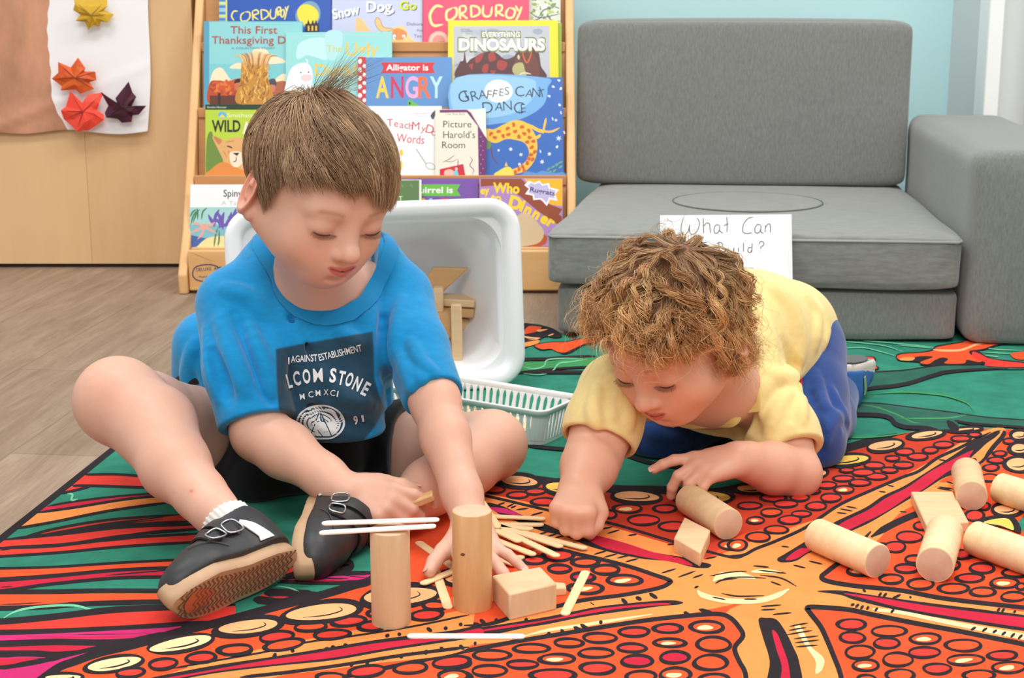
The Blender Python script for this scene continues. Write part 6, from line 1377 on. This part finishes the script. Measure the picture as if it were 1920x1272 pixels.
# ---- shoes
SM = (mat('shoe_leather_black', (42, 42, 44), .5, var=.25, scale=24, bump=.15, bscale=300, spec=.5), mat('gum_rubber', (190, 156, 122), .55, var=.08, scale=30, spec=.4), mat('gum_groove', (128, 84, 58), .7), mat('shoe_white_leather', (226, 224, 220), .5), mat('buckle_steel', (205, 205, 208), .25, metal=1))
for Fq, L_, sd in ((SR, LR, 1), (SL, .165, -1)):
    part, S_, G, o0 = shoe(Fq, boy, ORB, L=L_, w=.0295, mats=SM, tread=2 if sd == 1 else True, stripe_side=sd)
    # which local x side faces up / the camera
    sx = 1 if (Fq.M[:, 0]@V3((0, -.4, 1))) > 0 else -1
    k = L_/.165
    for yb in (.066, .088): 
        pts = [G(sx*x, yb*k+.004*x/.03, z) for x, z in ((.036, .034), (.030, .050), (.016, .064), (0, .070), (-.018, .062), (-.034, .044))]
        st_ = ribbon(S_, pts, [.015, .015, .014, .013], .0022, 'strap', SM[0], part, o0, off=.001)
        rg = snap(S_, [G(sx*.031, yb*k+dy, .044+dz) for dy, dz in ((-.008, .002), (-.008, -.010), (.008, -.010), (.008, .002), (.004, .006), (-.004, .006))], .0042)
        MB().tube([p-o0 for p in spline(rg, 4, True)], .0011, seg=6, closed=True).build('buckle_ring', SM[4], st_, smooth=True)
    ribbon(S_, [G(sx*.034, .052*k, .046), G(sx*.036, .044*k, .034), G(sx*.036, .040*k, .022), G(sx*.034, .040*k, .014)], [.006, .012, .013, .017], .0012, 'side_stripe', SM[3], part, o0, off=.0008)
    ribbon(S_, [G(0, -.002, .030), G(0, -.001, .050), G(0, 0, .066)], .012, .0016, 'heel_tab', SM[0], part, o0, off=.0006)
    ribbon(S_, [G(x*.036, y, z) for x, y, z in ((.6, .12*k, .040), (.95, .098*k, .034), (1, .085*k, .022))] if sx > 0 else [G(-x*.036, y, z) for x, y, z in ((.6, .12*k, .040), (.95, .098*k, .034), (1, .085*k, .022))], .0012, .0006, 'toe_seam', mat('shoe_thread', (70, 70, 72), .8), part, o0)
    sk = Sdf(); sk.chain([G(0, .034*k, .050), G(0, .030*k, .080)], [.0225, .0265]); sk.plane(G(0, .03*k, .080), Fq.M@V3((0, -.2, 1)), k=.002); sk.disp(lambda P: .0007*np.sin(np.arctan2(*(((P-Fq.o)@Fq.M)[:, :2]-np.array((0, .03))).T)*26))
    sdf_obj('sock', sk, Fq.o-V3((.15, .15, .15)), Fq.o+V3((.15, .15, .15)), .0014, mat('sock_white', (226, 222, 216), .9), part, o0)

#print('TIPS', [tuple(proj(t[0])[0].round())+(round(t[0][1],3), round(t[0][2],3)) for t in tR], [tuple(proj(t[0])[0].round())+(round(t[0][2],3),) for t in tL])
# ------------------------------------------------------------------ hair
def head_shape(F):
    H = Sdf(); e = lambda c, r, k: H.ell(F(*c), V3(r)*F.s, F.M, k*F.s)
    e((0, .012, .024), (.0715, .086, .074), .03); e((0, -.022, .022), (.060, .056, .056), .03); e((0, -.030, -.026), (.056, .050, .060), .03)
    H.cone(F(0, .022, -.045), F(0, .03, -.12), .036*F.s, .04*F.s, k=.03); return H
def resample(P, K):
    """P: list of point arrays -> (N,K,3)"""
    out = np.empty((len(P), K, 3))
    for i, p in enumerate(P):
        L = np.concatenate([[0], np.cumsum(np.linalg.norm(np.diff(p, axis=0), axis=1))]); t = np.linspace(0, L[-1], K)
        for c in range(3): out[i, :, c] = np.interp(t, L, p[:, c])
    return out
def scalp_roots(F, H, n, test, rng):
    q = rng.normal(size=(n*4, 3)); q /= np.linalg.norm(q, axis=1)[:, None]; q = q*np.array([.0715, .086, .074])+np.array([0, .012, .024])
    P = F.o+(q*F.s)@F.M.T; P = snap(H, P, 0, 4); l = F.inv(P); ok = test(l); return P[ok][:n]
rng = np.random.default_rng(5)
HB = head_shape(BF); BIR = rng.random
hl = lambda l: l[:, 2] > hairline(l[:, 0], l[:, 1])
R0 = scalp_roots(BF, HB, 9500, hl, rng); N = len(R0)
Wh = np.array([-.012, .046, .092])
def march_hair(R0, H, F, W_, lay, endz, L, side=.25, step=.0036, smax=30, lift=None, wob=.22, cl=None, grav=.55):
    P = R0.copy(); n = len(P); paths = [P.copy()]; alive = np.ones(n, bool); last = np.zeros(n, int); dist = np.zeros(n)
    for k in range(smax):
        g = H.grad(P); l = F.inv(P); d = l-W_; d /= np.linalg.norm(d, axis=1)[:, None]+1e-6
        d = d+np.array([side, 0, 0])*np.clip(-l[:, 1:2]/.05, 0, 1)+np.array([0, -.10, -grav])*np.clip(.5-l[:, 2:3]/.1, 0, 1)+cl
        D = (d@F.M.T); D = D-g*(D*g).sum(1)[:, None]; D /= np.linalg.norm(D, axis=1)[:, None]+1e-6
        P2_ = P+D*step; h = lay*np.minimum(1, (k+1)/5)+(lift*(k/smax)**1.5 if lift is not None else 0)
        g2 = H.grad(P2_); P2_ = P2_-g2*(H.ev(P2_)-h)[:, None]
        l2 = F.inv(P2_); dist += step; stop = (dist > L) | ((l2[:, 2] < endz(l2))); P = np.where(alive[:, None], P2_, P); last = np.where(alive, k+1, last); alive &= ~stop; paths.append(P.copy())
        if not alive.any(): break
    A = np.stack(paths, 1); return [A[i, :max(2, last[i]+1)] for i in range(n)]
nc_ = 700; cid = rng.integers(0, nc_, N); cdir = rng.normal(size=(nc_, 3))*.11; ck = R0[rng.integers(0, N, nc_)]
dd = ((R0[:, None, :]-ck[None])**2).sum(2); cid = dd.argmin(1)
clay = rng.random(nc_)
lay = .0022+.0085*np.clip(.65*clay[cid]+.35*rng.random(N), 0, 1)
def endzB(l):
    x, y = l[:, 0], l[:, 1]; fr = np.interp(x, [-.065, -.05, -.03, -.012, .0, .012, .03, .05, .065], [.022, .034, .038, .032, .040, .030, .018, .011, .008]); sd = np.interp(y, [-.035, -.012, .000, .012, .03, .06, .09], [.012, -.030, -.024, .006, .010, -.030, -.036])
    return np.where(y < -.036, fr, sd)
jit = (rng.random(N)-.5)*.012
pp = march_hair(R0, HB, BF, Wh, lay, lambda l: endzB(l)+jit[:len(l)], rng.uniform(.050, .085, N), .22, cl=(cdir[cid]+rng.normal(size=(N, 3))*.05))
paths = resample(pp, 14)
hcol = np.array([lin(c)[:3] for c in ((168, 132, 98), (134, 100, 72), (204, 170, 132), (106, 78, 56), (180, 146, 110))])
ccol = rng.integers(0, 5, nc_); cols = hcol[ccol[cid]]*.6+hcol[rng.integers(0, 5, N)]*.4
HM = mat('hair_light_brown', (150, 116, 84), .42, vcol='tint', spec=.45)
# tuft standing up at the crown
nt_ = 150; tr_ = R0[np.argsort(np.linalg.norm(BF.inv(R0)-np.array([-.005, .030, .096]), axis=1))[:nt_]]
t_ = np.linspace(0, 1, 14)[None, :, None]; up_ = HB.grad(tr_)[:, None, :]; dv = np.array([.95, -.1, .18])+rng.normal(size=(nt_, 1, 3))*.28
tp = tr_[:, None, :]+up_*.012*t_+dv*(rng.uniform(.020, .052, (nt_, 1, 1)))*t_**1.3+np.array([0, 0, .012])*t_
allp = np.concatenate([paths, tp]); allc = np.concatenate([cols, hcol[rng.integers(0, 5, nt_)]])
rad_ = np.full(len(allp), .00036); rad_[N:] = .00018
strands_obj('hair', allp, rad_, HM, boy, ORB, allc)['label'] = 'short light brown hair with a tuft at the crown'
def lashes(F, parent, origin, col=(74, 48, 34), sk=1., H=None):
    m = mat('eyelash_brown', col, .5)
    for q in (1, -1):
        P = []; mb = MB()
        xs = np.linspace(.0170, .0440, 30); 
        c = [V3((q*x, -.0705-.0124*math.sqrt(max(0, 1-((x-.030)/.0175)**2))*.86, -.0125-.0090*math.sqrt(max(.0, 1-((x-.030)/.0165)**2))*.8-.0005)) for x in xs]
        mb.tube([F(*p)-V3(origin) for p in c[1:-1]], [.0004+.0005*math.sin(pi*i/27) for i in range(28)], seg=6)
        for i, p in enumerate(c):
            for r_ in range(3):
                ln = .0085*random.uniform(.7, 1.1); u = (xs[i]-.029)/.013; t = np.linspace(0, 1, 6)[:, None]
                P.append([F(*(p+np.array([q*u*.5*ln*a, -.75*ln*a, -.55*ln*a+.25*ln*a*a]))) for a in t[:, 0]])
        o = mb.build('lash_line', m, parent, smooth=True)
        P = np.array(P); strands_obj('eyelashes', P, np.full(len(P), .0002), m, parent, origin, np.tile(np.array(lin(col)[:3]), (len(P), 1)))
lashes(BF, boy, ORB)
# ------------------------------------------------------------------ the toddler in yellow, on hands and knees
SKT = (224, 168, 140)
SK_T = mat('skin_toddler', SKT, .46, vcol='tint', var=.03, scale=60, bump=.06, bscale=900, spec=.4, sss=.1)
TF = Frame(rotm(rx=30, ry=-5, rz=-44), px3(1264, 619, 1.70), .925)
ORT = (.34, 1.90, RZ)
tod = empty('person', ORT, label='curly haired toddler in a yellow T-shirt and blue pants crawling towards the blocks', cat='person')
qR, qL = px3(1150, 738, 1.75), px3(1432, 745, 1.84)
fR, fL = px3(1113, 855, 1.70), px3(1492, 888, 1.765)
vR, vL = px3(1088, 916, 1.64), px3(1383, 862, 1.715)
K = Sdf()
chest, mid_, hip = px3(1325, 690, 1.86), px3(1410, 650, 1.98), px3(1468, 630, 2.08)
K.cone(chest, mid_, .060, .064, k=.02); K.cone(mid_, hip, .064, .064, k=.02); K.cone(qR, qL, .032, .032, k=.03)
K.cone(px3(1345, 700, 1.80), TF(0, .02, -.045), .040, .036, k=.03); K.ell(px3(1335, 735, 1.79), (.05, .035, .04), k=.03)
K.chain([qR, lerp(qR, fR, .6), fR], [.036, .034, .033], k=.02); K.chain([fR, lerp(fR, vR, .35), vR], [.0325, .0325, .0235], k=.006)
K.chain([qL, lerp(qL, fL, .6), fL], [.036, .033, .029], k=.02); K.chain([fL, lerp(fL, vL, .4), vL], [.029, .0295, .0215], k=.012)
hpR, hpL = px3(1440, 655, 2.06), px3(1495, 665, 2.04); knR, knL = px3(1240, 818, 1.93), px3(1508, 825, 1.885)
anL = px3(1562, 745, 2.12); anR = px3(1330, 745, 2.17)
K.cone(hpL, knL, .045, .035, k=.02); K.cone(knL, anL, .034, .022, k=.01); K.cone(hpR, knR, .045, .035, k=.02); K.cone(knR, anR, .034, .022, k=.01)
add_head(K, TF, chub=1.06)
uR = add_hand(K, vR, (-.22, -.95, -.20), (-.05, -.20, .97), [(72, 92, 46), (76, 94, 48), (76, 94, 48), (72, 92, 46)], spread=(5, 2, -2, -6), thumb=(30, 16, 0), side=-1, sc=.90, thumb_curl=40, lens=.84)
uL = add_hand(K, vL, (-.86, -.44, -.04), (-.12, -.42, .90), [(8, 20, 12), (30, 42, 22), (36, 46, 26), (42, 48, 28)], spread=(20, 4, -6, -16), thumb=(36, 30, 0), side=1, sc=.86, thumb_curl=30)
hairT = lambda x, y: np.interp(y, [-.09, -.055, -.03, -.005, .02, .05, .09], [.044, .040, .020, -.006, -.030, -.045, -.050])
# ---- yellow T-shirt
Y = Sdf()
Y.cone(chest, mid_, .078, .084, k=.03); Y.cone(mid_, hip, .082, .074, k=.03); Y.cone(px3(1395, 598, 1.95), px3(1470, 622, 2.05), .064, .064, k=.03)
Y.chain([qR+V3((.01, .01, .004)), px3(1240, 700, 1.82), px3(1350, 690, 1.84), qL+V3((0, .01, .0))], [.040, .040, .045, .043], k=.03)
Y.cone(px3(1300, 755, 1.80), px3(1400, 770, 1.82), .034, .034, k=.04)
for a in (sleeve(qR, fR, [.043, .044, .042], .78, .036), sleeve(qL, fL, [.044, .047, .043], .76, .0335)): group(Y, a[0], a[1], a[2], .016)
eh = px3(1500, 612, 2.09)+(hip-mid_)*.74; Y.plane(eh, hip-mid_+V3((.06, 0, -.03)), k=.004)
folds(Y, [('1440,530 1480,570 1500,640 1490,700', .007, .016), ('1500,545 1530,590 1530,650', .006, .012), ('1410,560 1440,620 1450,690', .006, .016), ('1455,700 1425,740 1415,790', .007, .012), ('1500,720 1460,760 1440,810', .006), ('1480,690 1500,740 1505,790', .006), ('1400,720 1400,770 1420,810', .006, .010, .3, 's'),
          ('1530,560 1548,610 1545,650', .005), ('1470,640 1490,700 1500,740', .005, .010, .3, 's'), ('1120,720 1112,770 1120,800', .005), ('1160,720 1150,780', .005), ('1380,730 1370,780 1380,800', .006), ('1480,800 1460,830', .004), ('1440,700 1470,710 1500,700', .005, .014), ('1140,700 1175,760 1180,800', .004, .012)], 1.3)
Y0s = Sdf(); Y0s.ops = list(Y.ops)
n0 = px3(1330, 752, 1.785); nA = V3((-.25, -.75, .60)); nA /= np.linalg.norm(nA); uA = V3((.9, .1, .5)); uA = uA-nA*(uA@nA); uA /= np.linalg.norm(uA); NA = np.stack([uA, np.cross(nA, uA), nA], 1)
def nk(P):
    q = (P-n0)@NA; return np.maximum((np.sqrt((q[:, 0]/.050)**2+(q[:, 1]/.050)**2)-1)*.050, np.abs(q[:, 2])-.07)
Y._add('s', nk, n0, .09, .004)
YM_ = mat('tshirt_yellow_jersey', (236, 212, 144), .85, var=.05, scale=120, bump=.2, bscale=800, sheen=.25, spec=.2, dist=.0006)
ysh = sdf_obj('tshirt', Y, (.02, 1.6, .0), (.62, 2.32, .36), .0018, YM_, tod, ORT); ysh['label'] = 'pale yellow short sleeve T-shirt'
th = np.linspace(0, 2*pi, 40, endpoint=False)
ribbon(Y0s, [n0+NA[:, 0]*.055*cos(q)+NA[:, 1]*.055*sin(q)+nA*.01 for q in th], .013, .0016, 'collar', mat('tshirt_yellow_collar', (234, 206, 126), .85, bump=.2, bscale=700), ysh, ORT, closed=True, sm=1)
# ---- blue pants
Pn = Sdf(); Pn.cone(hip, mid_, .070, .066, k=.03); Pn.chain([hpL, lerp(hpL, knL, .5), knL], [.066, .060, .050], k=.03); Pn.chain([hpR, lerp(hpR, knR, .5), knR], [.064, .058, .046], k=.03)
Pn.chain([knL, lerp(knL, anL, .5), anL], [.048, .046, .036], k=.015); Pn.chain([knR, lerp(knR, anR, .5), anR], [.045, .042, .034], k=.015)
Pn.plane((0, 0, RZ+.002), (0, 0, -1), k=.006)
folds(Pn, [('1530,700 1545,760 1575,790', .006), ('1590,770 1560,790 1540,830', .006), ('1520,740 1530,800 1540,850', .005, .01, .3, 's'), ('1560,730 1575,770 1590,800', .005), ('1550,830 1575,810', .005), ('1210,800 1240,820 1290,830', .005)], 1.4)
pants = sdf_obj('pants', Pn, (.02, 1.7, -.01), (.66, 2.36, .34), .0022, mat('pants_blue_cotton', (36, 68, 134), .85, var=.12, scale=60, bump=.2, bscale=600, sheen=.3, spec=.2), tod, ORT); pants['label'] = 'royal blue pants with a red side stripe'
RS = mat('red_stripe', (206, 36, 52), .8)
ribbon(Pn, march(Pn, spline(P2('1498,690 1496,730 1500,790 1506,840 1510,866'), 3), 1.4), .011, .001, 'side_stripe', RS, pants, ORT, sm=1)
ribbon(Pn, march(Pn, spline(P2('1194,792 1188,812 1194,838'), 4), 1.4), .010, .001, 'side_stripe', RS, pants, ORT, sm=1)
bodyT = sdf_obj('body', K, (.0, 1.48, -.01), (.64, 2.36, .36), .0014, SK_T, tod, ORT, face_tint(TF, SKT, scalp=lambda q: np.clip((q[:, 2]-hairT(q[:, 0], q[:, 1]))/.01, 0, 1)*(np.linalg.norm(q, axis=1) < .13), hair=(134, 84, 50)))
nails(uL, tod, ORT, (0, 4), .85)
SMT = (mat('shoe_canvas_blue', (38, 96, 160), .7, var=.15, scale=30), mat('shoe_sole_white', (214, 204, 196), .55), mat('shoe_tread_grey', (96, 96, 98), .7), mat('shoe_strap_green', (128, 170, 120), .7), SM[4])
for hp, yd, nm in ((px3(1580, 684, 2.13), (.42, .90, -.12), 1), (px3(1340, 700, 2.20), (.2, .97, -.1), 2)):
    FT = Frame(frame(yd, (-.05, -.12, -1)), hp, .86); part, S_, G, o0 = shoe(FT, tod, ORT, L=.150, w=.029, mats=SMT)
    tr = MB().prism([G(.024*cos(a), .068+.060*sin(a), -.001)-o0 for a in np.linspace(0, 2*pi, 24, endpoint=False)], tuple(FT.M[:, 2]*-.0025)).build('outsole', SMT[2], part, bevel=.001)
    ribbon(S_, [G(-.034, .03, .02), G(-.034, .034, .035), G(-.030, .036, .05)], .008, .0014, 'green_strap', SMT[3], part, o0); ribbon(S_, [G(.034, .03, .02), G(.034, .034, .035), G(.030, .036, .05)], .008, .0014, 'green_strap', SMT[3], part, o0)
# ---- curly hair: clumps of strands winding round their own guide
HT = head_shape(TF); rng = np.random.default_rng(9)
RT_ = scalp_roots(TF, HT, 6200, lambda l: l[:, 2] > hairT(l[:, 0], l[:, 1]), rng); N = len(RT_)
ng = 330; gi_ = rng.choice(N, ng, replace=False); G0 = RT_[gi_]; gd = ((RT_[:, None]-G0[None])**2).sum(2); cid = gd.argmin(1)
WT = np.array([.012, .050, .090])
layg = .004+.014*rng.random(ng); 
def endT(l):
    x, y = l[:, 0], l[:, 1]; return np.where(y < -.03, np.interp(x, [-.06, -.02, .02, .06], [.052, .050, .044, .010]), np.interp(y, [-.03, .0, .03, .09], [-.036, -.060, -.085, -.10]))
gp = march_hair(G0, HT, TF, WT, layg, lambda l: endT(l)+.0, rng.uniform(.080, .140, ng), -.14, step=.0048, smax=30, lift=.006*rng.random(ng), cl=rng.normal(size=(ng, 3))*.35, grav=.45)
KN = 30; gp = resample(gp, KN); t = np.linspace(0, 1, KN)
Tn = np.gradient(gp, axis=1); Tn /= np.linalg.norm(Tn, axis=2, keepdims=True)+1e-9; ug = HT.grad(gp.reshape(-1, 3)).reshape(gp.shape); bx = np.cross(Tn, ug); bx /= np.linalg.norm(bx, axis=2, keepdims=True)+1e-9; by = np.cross(bx, Tn)
Lg = np.linalg.norm(np.diff(gp, axis=1), axis=2).sum(1)
turn = Lg/rng.uniform(.022, .038, ng); ph = rng.uniform(0, 6.28, ng); amp = rng.uniform(.005, .0105, ng)
cw = rng.normal(size=(N, 3))*.0013; rt_off = RT_-G0[cid]
phs = ph[cid]+rng.normal(size=N)*.30; a_ = amp[cid]*rng.uniform(.75, 1.2, N)
grow = np.clip((t-.12)*1.7, 0, 1)[None]*np.ones((N, 1)); ang = phs[:, None]+2*pi*turn[cid][:, None]*t[None]*(1+.04*rng.normal(size=(N, 1)))
st = gp[cid]+bx[cid]*(a_[:, None]*np.cos(ang)*grow)[..., None]+by[cid]*((a_[:, None]*np.sin(ang)*.8+a_[:, None]*.5)*grow)[..., None]
st = st+rt_off[:, None]*(1-np.clip(t*1.6, 0, .82))[None, :, None]+cw[:, None]*t[None, :, None]*1.5
d_ = HT.ev(st.reshape(-1, 3)).reshape(N, KN); gg = HT.grad(st.reshape(-1, 3)).reshape(st.shape); st = st+gg*np.maximum(0, .0015-d_)[..., None]
# fly-aways
nf = 700; fi = rng.integers(0, N, nf); fw = st[fi]+ug[cid[fi]]*(rng.uniform(.004, .026, (nf, 1, 1)))*t[None, :, None]**1.3+rng.normal(size=(nf, 1, 3))*.010*t[None, :, None]
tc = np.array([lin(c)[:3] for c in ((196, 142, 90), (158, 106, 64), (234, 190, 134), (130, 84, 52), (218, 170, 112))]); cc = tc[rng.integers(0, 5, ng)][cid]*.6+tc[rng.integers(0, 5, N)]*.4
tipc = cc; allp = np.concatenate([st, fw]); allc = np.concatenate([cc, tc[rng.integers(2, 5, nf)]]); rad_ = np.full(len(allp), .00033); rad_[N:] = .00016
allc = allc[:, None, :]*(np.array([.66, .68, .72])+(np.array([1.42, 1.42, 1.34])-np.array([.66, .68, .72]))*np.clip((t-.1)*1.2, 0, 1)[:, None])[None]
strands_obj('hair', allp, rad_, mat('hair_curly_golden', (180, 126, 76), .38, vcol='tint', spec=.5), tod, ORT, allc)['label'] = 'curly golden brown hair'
lashes(TF, tod, ORT)
